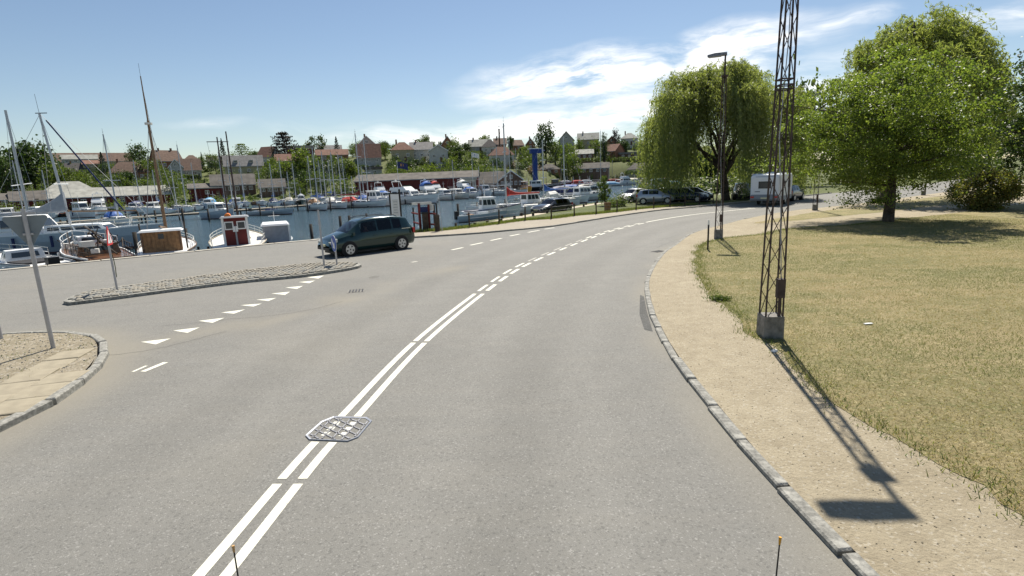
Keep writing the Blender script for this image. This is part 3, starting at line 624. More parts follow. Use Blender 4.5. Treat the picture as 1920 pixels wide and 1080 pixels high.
# rough grass behind the far pavement, by the fence
L = resample(smoothline(pxl(PB[2:], .06), .3), .05); ii = RNG.integers(0, len(L), 22000); E = L[ii]+RNG.normal(0, .25, (22000, 2))+np.array([.05, .32]); blades('verge_grass', E[:, 0], E[:, 1], -.02, .22, .03, 'leaf_weed', .8)
for px, py, r in ((1350, 563, .24),):
    c = at(px, py, .055); m = 700; P = RNG.normal(0, 1, (m, 3))*np.array([r*.5, r*.32, r*.16]); P[:, 2] = np.abs(P[:, 2])+.02
    o = quads('weed_clump', leaves(P+np.array(c), .055, .4), 'leaf_mid' if px == 1350 else 'leaf_weed')
    tag(o, {1350: 'low green weed clump at the lawn edge beside the dirt path', 1610: 'small weed tuft at the lawn edge beside the tower shadow', 1838: 'weed tuft on the lawn edge near the right border of the photo'}[px], 'weed')
# ------------------------------------------------------------------ lattice lamp towers
def lamp_tower(px, py, h, label, rz, z=.055, w0=.30, w1=.155, full=True):
    p = at(px, py, z); t = thing('lamp_tower', label, 'street lamp', (p.x, p.y, z-.02), rz, 'lattice lamp towers along the road')
    b = MB().box((0, 0, .2), (w0+.06, w0+.06, .46), 0, .97); b.build('concrete_block', 'concrete', t)
    hl = h*.89; zb = .36
    def cn(k, z): q = (w0+(w1-w0)*(z-zb)/(hl-zb))/2; return (((-q, -q), (q, -q), (q, q), (-q, q))[k % 4])+(z,)
    for k in range(4):
        m = MB(); a, c = Vector(cn(k, zb)), Vector(cn(k, hl)); m.tube(a, c, .017, .017, 5); m.build('leg', 'rust', t)
    n = int((hl-zb)/.5) if full else 10; dz = (hl-zb)/n
    for side in range(4):
        m = MB()
        for i in range(n):
            za, zc = zb+i*dz, zb+(i+1)*dz
            m.tube(cn(side, za), cn(side+1, zc), .008, n=4, cap=False)
        m.build('bracing', 'rust', t)
    for zz in (hl*.62, hl*.62+.07, hl*.62+.16, hl-.02, zb+.05):
        m = MB()
        for s_ in range(4): m.tube(cn(s_, zz), cn(s_+1, zz), .014, n=4)
        m.build('splice_ring', 'rust', t)
    MB().box((0, 0, hl), (w1+.10, w1+.10, .06)).build('top_plate', 'rust', t)
    MB().tube((0, 0, hl-.3), (0, 0, h), .04, .035, 8).build('top_pole', 'rust', t)
    hd = MB().loft([[(.06, -.12, h-.03), (.06, .12, h-.03), (.06, .10, h+.08), (.06, -.10, h+.08)], [(-.4, -.14, h-.04), (-.4, .14, h-.04), (-.4, .12, h+.09), (-.4, -.12, h+.09)], [(-.72, -.12, h-.03), (-.72, .12, h-.03), (-.72, .10, h+.05), (-.72, -.10, h+.05)]]).build('luminaire', 'iron', t)
    MB().box((-.42, 0, h-.045), (.5, .22, .03)).build('lens', 'grey', hd)
    jb = MB().box((w0*.30, -w0*.42, .95), (.13, .11, .34)).build('junction_box', 'rust', t)
    MB().tube((w0*.3, -w0*.42, .4), (w0*.3, -w0*.42, .8), .03, .03, 6).build('conduit', 'rust', jb)
    MB().path([(w0*.3, -w0*.42, 1.1), (.05, -.05, 2.2), (-.03, .02, 3.6), (.02, 0, 5.2), (0, 0, hl)], .009, 5).build('cable', 'galv', t)
    return t
lamp_tower(1443, 630, 7.9, 'tall rusty lattice lamp tower with concrete foot nearest the camera on the path edge', -.08)
lamp_tower(1347, 447, 7.9, 'rusty lattice lamp tower with box lamp standing beside the short black post', -.45)
lamp_tower(1528, 394, 7.9, 'rusty lattice lamp tower just right of the dark towing car under the big tree', -.5)
lamp_tower(1731, 366, 7.9, 'farthest lattice lamp tower seen between the big trunk and the bush', -.6)
# short black marker post by the second tower
p = at(1327, 468, .055); t = thing('marker_post', 'short black post with white top on the lawn corner beside a lamp tower', 'post', p)
MB().tube((0, 0, -.05), (0, 0, .98), .035, .035, 8).build('shaft', 'black', t); MB().tube((0, 0, .98), (0, 0, 1.16), .037, .03, 8).build('white_top', 'white', t)
# small white litter on the lawn
p = at(1628, 608, .06); tag(MB().box((p.x, p.y, .075), (.16, .06, .012), .1).build('paper_scrap', 'white'), 'small scrap of white paper lying on the dry lawn', 'litter')
p = at(1452, 659, .06); tag(MB().box((p.x, p.y, .075), (.10, .07, .03), .5, .7).build('crumpled_paper', 'white'), 'crumpled white scrap at the foot of the nearest lamp tower', 'litter')

# ------------------------------------------------------------------ signs
def rtri(s, r=.05, n=5, up=True):
    """rounded equilateral triangle in x-z"""
    out = []; R = s/math.sqrt(3)-2*r
    for k in range(3):
        a = math.radians(90+120*k); c = (R*math.cos(a), R*math.sin(a))
        for i in range(n+1):
            b = a+math.radians(-60+120*i/n); out.append((c[0]+r*math.cos(b), c[1]+r*math.sin(b)))
    return out if up else [(-x, -z) for x, z in out]
def plate(mb, pts, y0, y1, cz): mb.extr([(x, y0, z+cz) for x, z in pts], (0, y1-y0, 0)); return mb
p = at(100, 652, .09); g = at(28, 414, .09)
zt = ztop(27, 403, p.y)
t = thing('yield_sign', 'big yield sign seen from its grey back on a steel pole at the left corner', 'traffic sign', p, .62)
MB().tube((0, 0, -.1), (0, 0, zt+.02), .038, .038, 10).build('pole', 'galv', t)
sp = plate(MB(), rtri(.74, .05, up=False), .045, .06, zt-.33).build('sign_plate', 'sign_back', t)
plate(MB(), rtri(.68, .04, up=False), .061, .064, zt-.33).build('white_face', 'white', sp)
br = MB()
for dz in (-.02, -.42): br.box((0, .02, zt+dz-.05), (.34 if dz > -.1 else .16, .05, .04))
br.build('bracket', 'galv', sp)
for px, py, top in ((2, 635, 470),):
    p = at(px, py, .09); tt = thing('steel_pole', 'grey steel pole cut by the left border of the photo', 'pole', p); MB().tube((0, 0, -.1), (-.02, 0, 2.5), .04, .04, 10).build('shaft', 'galv', tt); MB().tube((-.02, 0, 2.5), (-.02, 0, 2.54), .045, .03, 10).build('cap', 'black', tt)
# warning triangle, almost edge-on, on the island
p = at(220, 544.5, .1); zt = ztop(198, 434, p.y)
t = thing('warning_sign', 'red bordered warning triangle seen almost edge on at the island end', 'traffic sign', p, 2.0)
MB().tube((0, 0, -.05), (0, 0, zt-.05), .032, .032, 10).build('pole', 'galv', t)
sp = plate(MB(), rtri(.72, .04), -.05, -.036, zt-.32).build('sign_plate', 'signred', t)
plate(MB(), rtri(.50, .03), -.056, -.0505, zt-.32).build('white_face', 'white', sp)
fg = MB(); fg.box((0, -.0585, zt-.31), (.045, .004, .17)).box((0, -.0585, zt-.43), (.045, .004, .04)); fg.build('warning_mark', 'black', sp)
cb = MB(); cb.path([(.05, -.03, 1.15), (.09, -.04, .95), (.06, -.05, .7), (.1, -.03, .55), (.04, -.04, .42)], .012, 5); cb.build('loose_wire', 'leaf_dark', t)
# bare post and keep-right sign at the other end of the island
p = at(608, 499, .1); t = thing('sign_post', 'bare grey post standing left of the blue arrow sign on the island', 'post', p)
zt = ztop(600, 398, p.y); MB().tube((0, 0, -.05), (0, 0, zt), .036, .036, 10).build('shaft', 'galv', t); MB().tube((0, 0, zt), (0, 0, zt+.03), .04, .02, 10).build('cap', 'black', t)
p = at(632, 498, .1); zc = ztop(630.5, 461.5, p.y); t = thing('keep_right_sign', 'round blue sign with white diagonal arrow on the cobbled island tip', 'traffic sign', p, -.98)
MB().tube((0, 0, -.05), (0, 0, zc+.25), .032, .032, 10).build('pole', 'galv', t)
ci = [(.30*math.cos(a), .30*math.sin(a)) for a in np.linspace(0, 2*math.pi, 28, endpoint=False)]
sp = plate(MB(), ci, -.052, -.037, zc).build('sign_plate', 'signblue', t); ci2 = [(x*1.07, z*1.07) for x, z in ci]
plate(MB(), ci2, -.0365, -.030, zc).build('white_rim', 'white', sp)
arw = [(-.165, .205), (.045, -.005), (.12, .07), (.15, -.19), (-.11, -.16), (-.035, -.085), (-.225, .125)]
plate(MB(), [(x, z) for x, z in arw], -.057, -.0525, zc).build('arrow', 'white', sp)

# ------------------------------------------------------------------ vehicles
def car(name, label, cat, loc, rz, L, Wd, prof, paint, wheel_x, wr=.32, group=None, side=(), screen=(), rear=(), rails=False, glass='carglass', spokes=5, clad=None):
    """prof rows: x from the rear, z bottom, z belt, z roof, half width, roof half width"""
    t = thing(name, label, cat, loc, rz, group); h = L/2
    rings = []
    for x, zb, zl, zr, hw, hr in prof:
        def R(sg):
            w = lambda f: hw*.965+(hr-hw*.965)*f; hgt = zr-.04-zl
            return [(hw*.86, zb), (hw*.98, zb+.12), (hw, zb+(zl-zb)*.55), (hw*.965, zl), (w(.10), zl+hgt*.12), (w(.86), zl+hgt*.86), (hr, zr-.04), (hr*.55, zr)]
        r = R(1); rings.append([(x-h, y, z) for y, z in r]+[(x-h, 0, zr+.012)]+[(x-h, -y, z) for y, z in r[::-1]])
    nn = len(rings[0]); body, g = MB(), []
    allv = [p for r in rings for p in r]; bf, gf = [], {}
    for a in range(len(rings)-1):
        for i in range(nn-1):
            f = (a*nn+i, a*nn+i+1, (a+1)*nn+i+1, (a+1)*nn+i)
            if a in side and i in (4, nn-2-4): gf.setdefault(('w', a if i == 4 else -a-1), []).append(f)
            elif a in screen and 6 <= i <= nn-2-6: gf.setdefault('windscreen', []).append(f)
            elif a in rear and 6 <= i <= nn-2-6: gf.setdefault('rear_window', []).append(f)
            else: bf.append(f)
    bf.append(tuple(range(nn))); bf.append(tuple((len(rings)-1)*nn+i for i in range(nn))[::-1])
    for a in range(len(rings)-1): bf.append((a*nn, (a+1)*nn, (a+1)*nn+nn-1, a*nn+nn-1))
    def sub(fs, nm, m, par):
        u = sorted({i for f in fs for i in f}); mp = {k: i for i, k in enumerate(u)}; q = MB(); q.v = [allv[k] for k in u]; q.f = [tuple(mp[i] for i in f) for f in fs]; return q.build(nm, m, par, True)
    bd = sub(bf, 'body', paint, t)
    for k, fs in gf.items(): sub(fs, k if isinstance(k, str) else 'window', glass, t)
    # cabin floor and seats so the glass has something behind it
    zf = prof[len(prof)//2][1]+.15; zs = prof[len(prof)//2][2]
    it = MB().box((-.1, 0, zf), (L*.62, Wd*.8, .06)).build('cabin_floor', 'interior', t)
    for sx in (L*.045, -L*.16):
        for sy in (-.38, .38): MB().box((sx, sy, zf+.28), (.5, .5, .14)).box((sx-.27, sy, zf+.6), (.13, .48, .62)).box((sx-.29, sy, zf+1.0), (.09, .24, .17)).build('seat', 'interior', t)
    for wx in wheel_x:
        for sg in (1, -1):
            y = sg*(Wd/2-.085); x = wx-h
            ar = MB().tube((x, sg*(Wd/2-.28), wr), (x, sg*(Wd/2+.004), wr), wr+.065, wr+.065, 22).build('wheel_arch', 'rubber', t)
            w = MB().tube((x, y-sg*.1, wr), (x, y+sg*.105, wr), wr, wr*.97, 22).build('tyre', 'rubber', t)
            r = MB().tube((x, y+sg*.106, wr), (x, y+sg*.112, wr), wr*.68, wr*.66, 18)
            r.build('wheel_disc', 'black', w); r = MB()
            for k in range(spokes):
                a = 2*math.pi*k/spokes+.3; c, s_ = math.cos(a), math.sin(a); yy = y+sg*.118; q = [(x+c*r0*wr-s_*ww, yy, wr+s_*r0*wr+c*ww) for r0, ww in ((.1, .05), (.64, .06), (.64, -.06), (.1, -.05))]; r.extr(q, (0, sg*.012, 0))
            rr = [(x+math.cos(a)*wr*.7, wr+math.sin(a)*wr*.7) for a in np.linspace(0, 6.283, 18, endpoint=False)]
            for k in range(18):
                a, b = rr[k], rr[(k+1) % 18]; f = .86; r.extr([(a[0], y+sg*.112, a[1]), (b[0], y+sg*.112, b[1]), (x+(b[0]-x)*f, y+sg*.112, wr+(b[1]-wr)*f), (x+(a[0]-x)*f, y+sg*.112, wr+(a[1]-wr)*f)], (0, sg*.016, 0))
            r.build('rim', 'alloy', w)
    p0, pn = prof[0], prof[-1]
    for sg in (1, -1):
        a = prof[-2]; b = prof[-3]; hl_ = MB(); hl_.loft([[(a[0]-h+.06, sg*a[4]*.95, a[2]-.12), (a[0]-h+.06, sg*a[4]*.55, a[2]-.1), (a[0]-h+.06, sg*a[4]*.55, a[2]+.01), (a[0]-h+.06, sg*a[4]*.93, a[2]+.01)], [(b[0]-h+.06, sg*b[4]*1.003, b[2]-.13), (b[0]-h+.06, sg*b[4]*.7, b[2]-.12), (b[0]-h+.06, sg*b[4]*.7, b[2]+.02), (b[0]-h+.06, sg*b[4]*.985, b[2]+.0)]]); hl_.build('headlight', 'lamp_glass', t)
        a = prof[1]; MB().box((a[0]-h-.02, sg*a[4]*.9, a[2]-.06), (.13, a[4]*.24, .26)).build('tail_light', 'tailred', t)
        k = screen[-1]+1 if screen else len(prof)-4; m = prof[k]; MB().box((m[0]-h-.22, sg*(m[4]+.07), m[2]+.07), (.1, .17, .13)).build('wing_mirror', paint, t)
        hd = MB()
        for dx in (.0, -L*.2): hd.box((dx+.0, sg*(Wd/2+.002), zs-.13), (.16, .02, .03))
        hd.build('door_handle', paint, t)
        if rails: MB().path([(prof[3][0]-h+.1, sg*prof[4][5]*.93, prof[3][3]-.01), (prof[3][0]-h+.3, sg*prof[4][5]*.93, prof[4][3]+.05), (prof[-6][0]-h-.3, sg*prof[4][5]*.93, prof[4][3]+.05), (prof[-6][0]-h, sg*prof[4][5]*.93, prof[4][3]-.03)], .018).build('roof_rail', 'black', t)
    MB().box((h+.0, 0, pn[1]+.22), (.03, .5, .11)).build('number_plate', 'plate', t); MB().box((-h+.01, 0, p0[1]+.4), (.05, .5, .11)).build('number_plate', 'plate', t)
    MB().box((h-.03, 0, pn[1]+.06), (.1, Wd*.72, .12)).build('bumper_grille', 'black', t)
    MB().box((0, 0, prof[4][1]-.02), (L*.86, Wd*.72, .12)).build('underside', 'black', t)
    return t
def mpv(Hs=1.0): return [(0, .40, .72, .76, .78, .70), (.10, .27, .98, 1.10, .88, .75), (.42, .24, 1.03, 1.58, .91, .68), (.80, .24, 1.02, 1.66, .92, .68), (1.28, .22, 1.01, 1.70, .925, .68), (1.36, .22, 1.01, 1.705, .925, .68), (2.12, .22, .99, 1.70, .925, .68), (2.20, .22, .99, 1.695, .925, .68), (2.86, .22, .97, 1.62, .92, .66), (3.05, .22, .965, 1.54, .92, .66), (3.72, .22, .95, 1.10, .91, .70), (4.22, .25, .86, .96, .89, .70), (4.50, .28, .70, .80, .84, .66), (4.64, .34, .52, .58, .70, .56)]
def hatch(k=1.0): return [(0, .38, .70, .74, .76, .66), (.08, .26, .90, 1.02, .83, .68), (.40, .22, .94, 1.40, .85, .62), (.62, .22, .94, 1.45, .855, .62), (1.20, .2, .93, 1.49, .86, .62), (1.28, .2, .93, 1.49, .86, .62), (1.98, .2, .91, 1.47, .86, .62), (2.22, .2, .905, 1.42, .86, .62), (2.90, .2, .88, 1.0, .85, .66), (3.35, .22, .80, .88, .82, .66), (3.68, .26, .64, .72, .78, .6), (3.80, .34, .5, .54, .62, .5)]
def estate(): return [(0, .38, .72, .76, .76, .66), (.08, .26, .92, 1.02, .83, .68), (.38, .22, .95, 1.36, .85, .60), (.75, .22, .95, 1.42, .86, .6), (1.36, .2, .94, 1.45, .865, .6), (1.44, .2, .94, 1.45, .865, .6), (2.16, .2, .92, 1.44, .865, .6), (2.40, .2, .915, 1.39, .865, .6), (3.12, .2, .89, 1.0, .86, .66), (3.85, .22, .82, .90, .84, .66), (4.30, .26, .66, .74, .8, .6), (4.46, .34, .5, .54, .64, .5)]
fw, rw = at(655, 480), at(752, 469); dirv = (fw-rw).to_2d().normalized(); nv = Vector((-dirv.y, dirv.x)); nv = nv if nv.y > 0 else -nv
mid = (fw+rw).to_2d()/2+nv*.85; cz_ = math.atan2(dirv.y, dirv.x)+.13
green = car('green_minivan', 'dark green minivan with roof rails driving past the blue arrow sign', 'minivan', (mid.x+dirv.x*.05, mid.y+dirv.y*.05, 0), cz_, 4.64, 1.86, mpv(), 'carpaint_green', (.88, 3.72), .325, side=(3, 5, 7, 8), screen=(9,), rear=(1,), rails=True)
for o in green.children:
    if o.name.startswith('window') and o.data.materials[0].name == 'carglass' and sum(v.co.x for v in o.data.vertices)/len(o.data.vertices) < .0: o.data.materials[0] = MT['darkglass']
MB().box((-1.75, .905, 1.05), (.5, .02, .03)).build('side_reflector', 'chrome', green)

# ------------------------------------------------------------------ driver
def person(name, label, bones, rad, parent_loc, rz, m='skin'):
    """bones: dict joint -> (parent, xyz); one skinned continuous body"""
    names = list(bones); me = bpy.data.meshes.new(name); me.from_pydata([bones[k][1] for k in names], [(names.index(bones[k][0]), i) for i, k in enumerate(names) if bones[k][0]], [])
    o = tag(link(name, me, None, parent_loc, rz), label, 'person'); sk = o.modifiers.new('skin', 'SKIN'); sk.use_smooth_shade = True
    for i, k in enumerate(names): me.skin_vertices[0].data[i].radius = (rad[k], rad[k]) if not isinstance(rad[k], tuple) else rad[k]; me.skin_vertices[0].data[i].use_root = (i == 0)
    ss = o.modifiers.new('sub', 'SUBSURF'); ss.levels = ss.render_levels = 2; me.materials.append(MT[m]); return o
B = {'pelvis': (None, (0, 0, .62)), 'waist': ('pelvis', (-.05, 0, .80)), 'chest': ('waist', (-.09, 0, 1.03)), 'neck': ('chest', (-.08, 0, 1.18)), 'jaw': ('neck', (-.05, 0, 1.26)), 'head': ('jaw', (-.045, 0, 1.36)), 'crown': ('head', (-.055, 0, 1.43)),
     'sh_l': ('chest', (-.08, .17, 1.08)), 'el_l': ('sh_l', (.08, .30, .93)), 'wr_l': ('el_l', (.33, .24, 1.0)), 'palm_l': ('wr_l', (.41, .2, 1.02)), 'f1_l': ('palm_l', (.46, .17, 1.04)), 'f2_l': ('palm_l', (.47, .19, 1.02)), 'f3_l': ('palm_l', (.465, .205, 1.0)), 'th_l': ('palm_l', (.43, .16, 1.05)),
     'sh_r': ('chest', (-.08, -.17, 1.08)), 'el_r': ('sh_r', (.07, -.24, .88)), 'wr_r': ('el_r', (.31, -.17, .98)), 'palm_r': ('wr_r', (.40, -.14, 1.0)), 'f1_r': ('palm_r', (.45, -.12, 1.02)), 'f2_r': ('palm_r', (.46, -.135, 1.0)), 'th_r': ('palm_r', (.42, -.10, 1.03)),
     'hip_l': ('pelvis', (.05, .1, .60)), 'kn_l': ('hip_l', (.48, .12, .66)), 'an_l': ('kn_l', (.75, .12, .34)), 'hip_r': ('pelvis', (.05, -.1, .60)), 'kn_r': ('hip_r', (.48, -.12, .66)), 'an_r': ('kn_r', (.75, -.12, .34))}
Rd = {'pelvis': .14, 'waist': .13, 'chest': (.13, .15), 'neck': .05, 'jaw': .07, 'head': .095, 'crown': .07, 'sh_l': .07, 'el_l': .045, 'wr_l': .03, 'palm_l': .035, 'f1_l': .01, 'f2_l': .01, 'f3_l': .01, 'th_l': .011, 'sh_r': .07, 'el_r': .045, 'wr_r': .03, 'palm_r': .035, 'f1_r': .01, 'f2_r': .01, 'th_r': .011, 'hip_l': .1, 'kn_l': .065, 'an_l': .045, 'hip_r': .1, 'kn_r': .065, 'an_r': .045}
ca, sa = math.cos(cz_), math.sin(cz_); dx, dy = .30, .38
drv = person('person', 'driver in a dark red shirt holding the wheel of the green minivan', B, Rd, (green.location.x+ca*dx-sa*dy, green.location.y+sa*dx+ca*dy, -.06), cz_)
q = MB(); rg = []
for z, rx, ry in ((.66, .19, .2), (.82, .175, .19), (1.0, .17, .22), (1.12, .13, .21), (1.175, .08, .10)): rg.append([(-.07+rx*math.cos(a), ry*math.sin(a), z) for a in np.linspace(0, 6.283, 14, endpoint=False)])
q.loft(rg); q.build('shirt', 'shirt', drv, True)
q = MB(); rg = []
for z, r in ((1.30, .108), (1.37, .118), (1.43, .105), (1.475, .06)): rg.append([(-.075+r*.98*math.cos(a), r*.95*math.sin(a), z+.035*(math.cos(a) > .3)) for a in np.linspace(0, 6.283, 12, endpoint=False)])
q.loft(rg); q.build('hair', 'hair', drv, True)
st = MB(); ring = [(.50-.05*math.sin(a), .38+.18*math.cos(a), .98+.17*math.sin(a)) for a in np.linspace(0, 6.283, 16)]; st.path(ring, .014); st.tube((.5, .38, .98), (.75, .38, .85), .025); st.build('steering_wheel', 'black', green); 

green.scale = (.92, .92, .95); drv.scale = (.92, .92, .95); drv.location = (green.location.x+.92*(ca*dx-sa*dy), green.location.y+.92*(sa*dx+ca*dy), -.05)
# ------------------------------------------------------------------ parked cars, oncoming car
KW = dict(side=(3, 5, 6), screen=(7,), rear=(1,))
G = 'cars parked on the grass by the willow'
def putcar(px, py, ang, kindf, paint, label, name, L, Wd, wx, wr=.3, group=G, z=.0, cat='car'):
    p = at(px, py, z); return car(name, label, cat, (p.x, p.y, z-.02), math.radians(ang), L, Wd, kindf(), paint, wx, wr, group, **KW)
putcar(1228, 381, -14, hatch, 'carpaint_silver', 'silver hatchback parked behind the fence right of the bushes', 'silver_hatchback', 3.8, 1.72, (.7, 3.1))
putcar(1188, 378, 215, hatch, 'carpaint_white', 'white small car parked just left of the silver hatchback', 'white_car', 3.8, 1.7, (.7, 3.1))
putcar(1262, 374.5, -10, estate, 'carpaint_racing', 'dark green estate car parked behind the silver hatchback', 'dark_estate', 4.46, 1.73, (.8, 3.5))
putcar(1289, 377.5, -35, estate, 'carpaint_navy', 'dark blue car parked with its nose under the willow curtain', 'blue_car', 4.46, 1.73, (.8, 3.5))
putcar(1302, 376.5, -20, hatch, 'carpaint_dark', 'black car half hidden under the hanging willow branches', 'black_car', 3.8, 1.7, (.7, 3.1))
putcar(1034, 401, 226, estate, 'carpaint_dark', 'black estate car parked below the fence beside the boat walkway', 'black_estate', 4.46, 1.73, (.8, 3.5), group=None, z=-.3)
putcar(1390, 372, 250, mpv, 'carpaint_dark', 'dark van standing in the willow shade left of the caravan', 'dark_van', 4.64, 1.86, (.88, 3.72), .32)
for o in [o for o in S.objects if o.name.startswith(('window', 'windscreen', 'rear_window')) and o.parent and o.parent != green and 'silver' not in o.parent.name]: o.data.materials[0] = MT['darkglass']

# ------------------------------------------------------------------ caravan
pr = at(1405, 386.5); pr2 = at(1468, 387.5); cdir = Vector((.62, .78)).normalized()
cv = thing('caravan', 'white touring caravan with grey lower band rounding the bend by the willow', 'caravan', (pr.x+1.02*.9+cdir.x*2.6, pr.y-.45+cdir.y*2.6-.2, 0), math.atan2(cdir.y, cdir.x))
sec = [(-2.6, .60, 2.35, 1.02), (-2.52, .45, 2.56, 1.12), (-2.2, .42, 2.66, 1.14), (1.9, .42, 2.66, 1.14), (2.35, .45, 2.4, 1.12), (2.6, .6, 1.5, 1.0)]
rings = [[(x, -w, zb+.35), (x, w, zb+.35), (x, w, zt-.12), (x, w-.12, zt), (x, -w+.12, zt), (x, -w, zt-.12)] for x, zb, zt, w in sec]
MB().loft(rings).build('body', 'caravan_white', cv)
MB().loft([[(x, -w-.012, zb), (x, w+.012, zb), (x, w+.012, zb+.36), (x, -w-.012, zb+.36)] for x, zb, zt, w in sec]).build('lower_band', 'caravan_grey', cv)
MB().box((-2.61, 0, .72), (.12, 2.2, .28)).build('bumper', 'caravan_grey', cv)
wn = MB().box((-2.585, 0, 1.75), (.06, .98, .58)).build('rear_window', 'black', cv); MB().box((-2.62, 0, 1.75), (.02, .86, .47)).build('pane', 'pane', wn)
for y in (-.93, .93):
    MB().box((-2.68, y, .75), (.05, .28, .15)).build('tail_light', 'tailred', cv)
MB().box((-2.68, 0, .66), (.03, .52, .12)).build('number_plate', 'plate', cv)
MB().box((-2.585, .55, 1.2), (.05, .42, .05)).build('stripe', 'black', cv); MB().box((-2.56, 0, 2.42), (.04, 1.5, .05)).build('trim_strip', 'caravan_grey', cv)
for y in (-1.14, 1.14):
    for x in (-.9, 1.0):
        w = MB().box((x, y, 1.72), (.95, .03, .6)).build('side_window', 'black', cv); MB().box((x, y+math.copysign(.018, y), 1.72), (.85, .012, .5)).build('pane', 'pane', w)
    w = MB().tube((0, y-math.copysign(.2, y), .33), (0, y-math.copysign(.02, y), .33), .33, .33, 16).build('wheel', 'rubber', cv); MB().tube((0, y-math.copysign(.018, y), .33), (0, y-math.copysign(.0, y), .33), .2, .19, 12).build('rim', 'alloy', w)
    MB().tube((-2.1, y*.8, 2.72), (-.5, y*.8, 2.72), .02).build('roof_rail', 'galv', cv)
MB().box((-2.3, 0, .42), (.3, .3, .3)).tube((-2.35, -.5, .3), (-2.35, -.5, .55), .12).build('spare_gear', 'black', cv)
MB().box((.4, .2, 2.72), (.6, .6, .12)).build('roof_light', 'white', cv); MB().tube((-1.4, 0, 2.62), (-1.4, 0, 3.3), .015).tube((-1.4, -.4, 3.3), (-1.4, .5, 3.3), .012).tube((-1.4, -.15, 3.25), (-1.4, .2, 3.36), .02).build('aerial', 'galv', cv)
MB().tube((2.5, 0, .45), (3.9, 0, .42), .06).build('drawbar', 'black', cv)

tc_ = cv.location+Vector((cdir.x, cdir.y, 0))*6.1
car('tow_car', 'dark car ahead of the caravan, half hidden by the hanging leaves', 'car', (tc_.x+.1, tc_.y-.3, 0), math.atan2(cdir.y, cdir.x)-.12, 3.8, 1.7, hatch(), 'carpaint_dark', (.7, 3.1), .3, None, glass='darkglass', **KW)
# ------------------------------------------------------------------ fence along the quay-side pavement
FP = [(880.6, 427.6), (935.8, 420.6), (984.8, 414.2), (1033.8, 411.2), (1077, 405.5), (1118, 401.9), (1157, 397.9), (1192.6, 394), (1225.7, 391), (1256, 388.4), (1284, 386.3), (1311, 384.2), (1337, 382.3)]
fb = [at(x, y, .06) for x, y in FP]; fe = thing('wire_fence', 'low fence of dark posts and thin wire between the pavement and the boats', 'fence', fb[0]); o0 = fb[0]; pp_ = None
for p in fb:
    l = p-o0
    if pp_ is None: pp_ = MB().tube((0, 0, -.3), (0, 0, .98), .055, .05, 8).tube((0, 0, .98), (0, 0, 1.01), .05, .03, 8).build('fence_post', 'darkwood', fe); c = pp_
    else: c = clone(pp_, parent=fe)
    c.location = l; c.rotation_euler = (random.uniform(-.03, .03), random.uniform(-.03, .03), 0)
for zz in (.35, .62, .9): MB().path([tuple(p-o0+Vector((0, 0, zz))) for p in fb], .006, 4).build('wire', 'galv', fe)

# ------------------------------------------------------------------ landing frame, notice board, bin, poles by the quay corner
def post(mb, px, pb, ptop, r=.07, Y=None):
    p = at(px, pb, .05); z1 = ztop(px, ptop, p.y); mb.tube((p.x, p.y, -.4), (p.x, p.y, z1), r, r, 8); return p, z1
t = thing('landing_frame', 'dark red timber frame with white cross board at the head of the jetty', 'frame'); m = MB()
p1, z1 = post(m, 789, 433.5, 381, .085); m.build('tall_post', 'redwood', t); m = MB(); p2, z2 = post(m, 806.5, 432.5, 383, .07); m.build('tall_post', 'redwood', t)
a = (p1+p2)/2; ang = math.atan2(p2.y-p1.y, p2.x-p1.x); MB().box((a.x-.12, a.y, z1-.02), ((p2-p1).length+.65, .12, .16), ang).build('cross_board', 'offwhite', t)
MB().box((a.x-.02, a.y-.03, z1-.40), (.5, .05, .32), ang).build('blue_board', 'navy', t)
pa = at(776.5, 428.5, .05); pb_ = at(827, 430, .05)
for sx, ztp in ((777.5, 389), (816.8, 384)):
    m = MB(); q, zz = post(m, sx, 430.5, ztp, .05); m.build('side_post', 'darkwood', t)
for zz, (x0, y0), (x1, y1) in ((1.12, (775, 431), (789, 433.5)), (.5, (777, 431), (789, 433.5)), (1.1, (806, 432.5), (820, 432)), (.42, (806, 432.5), (820, 432))):
    u, v = at(x0, y0, .05), at(x1, y1, .05); MB().tube((u.x, u.y, zz+.05), (v.x, v.y, zz), .06, .06, 6).build('rail', 'redwood', t)
p = at(799, 433.5, .05); b = thing('wooden_bin', 'brown box bin standing inside the red landing frame', 'bin', p); MB().box((0, 0, .55), (.34, .34, 1.15)).build('box', 'darkwood', b); MB().box((0, 0, 1.15), (.42, .4, .09)).build('lid', 'black', b)
p = at(821, 434.5, .05); b = thing('mooring_bollard', 'thick weathered timber bollard right of the red landing frame', 'bollard', p); MB().tube((0, 0, -.3), (0, 0, 1.05), .16, .15, 10).build('timber', 'darkwood', b); MB().tube((.0, .1, .0), (0, .1, 1.75), .05, .05, 8).build('black_stake', 'pilewood', b)
p = at(811.5, 432, .05); b = thing('white_notice', 'small white notice on thin stakes beside the red frame', 'sign', p); zc = ztop(811.5, 390, p.y); MB().box((0, -.05, zc), (.3, .03, .42)).build('board', 'offwhite', b); MB().tube((.12, 0, -.1), (.12, 0, zc+.2), .03, .03, 6).build('stake', 'rust', b)
for k in range(4): MB().box((-.01, -.069, zc+.13-k*.085), (.2-.03*(k % 2), .006, .02)).build('print_line', 'grey', b)
p = at(829.5, 434.5, .05); b = thing('thin_pole', 'thin pale pole leaning left beside the timber bollard', 'pole', p); tp = far(823, 375, p.y); MB().tube((0, 0, -.1), (tp.x-p.x, 0, tp.z), .03, .025, 6).build('shaft', 'galv', b); MB().tube((tp.x-p.x, 0, tp.z), (tp.x-p.x, 0, tp.z+.1), .035, .01, 6).build('tip', 'offwhite', b)
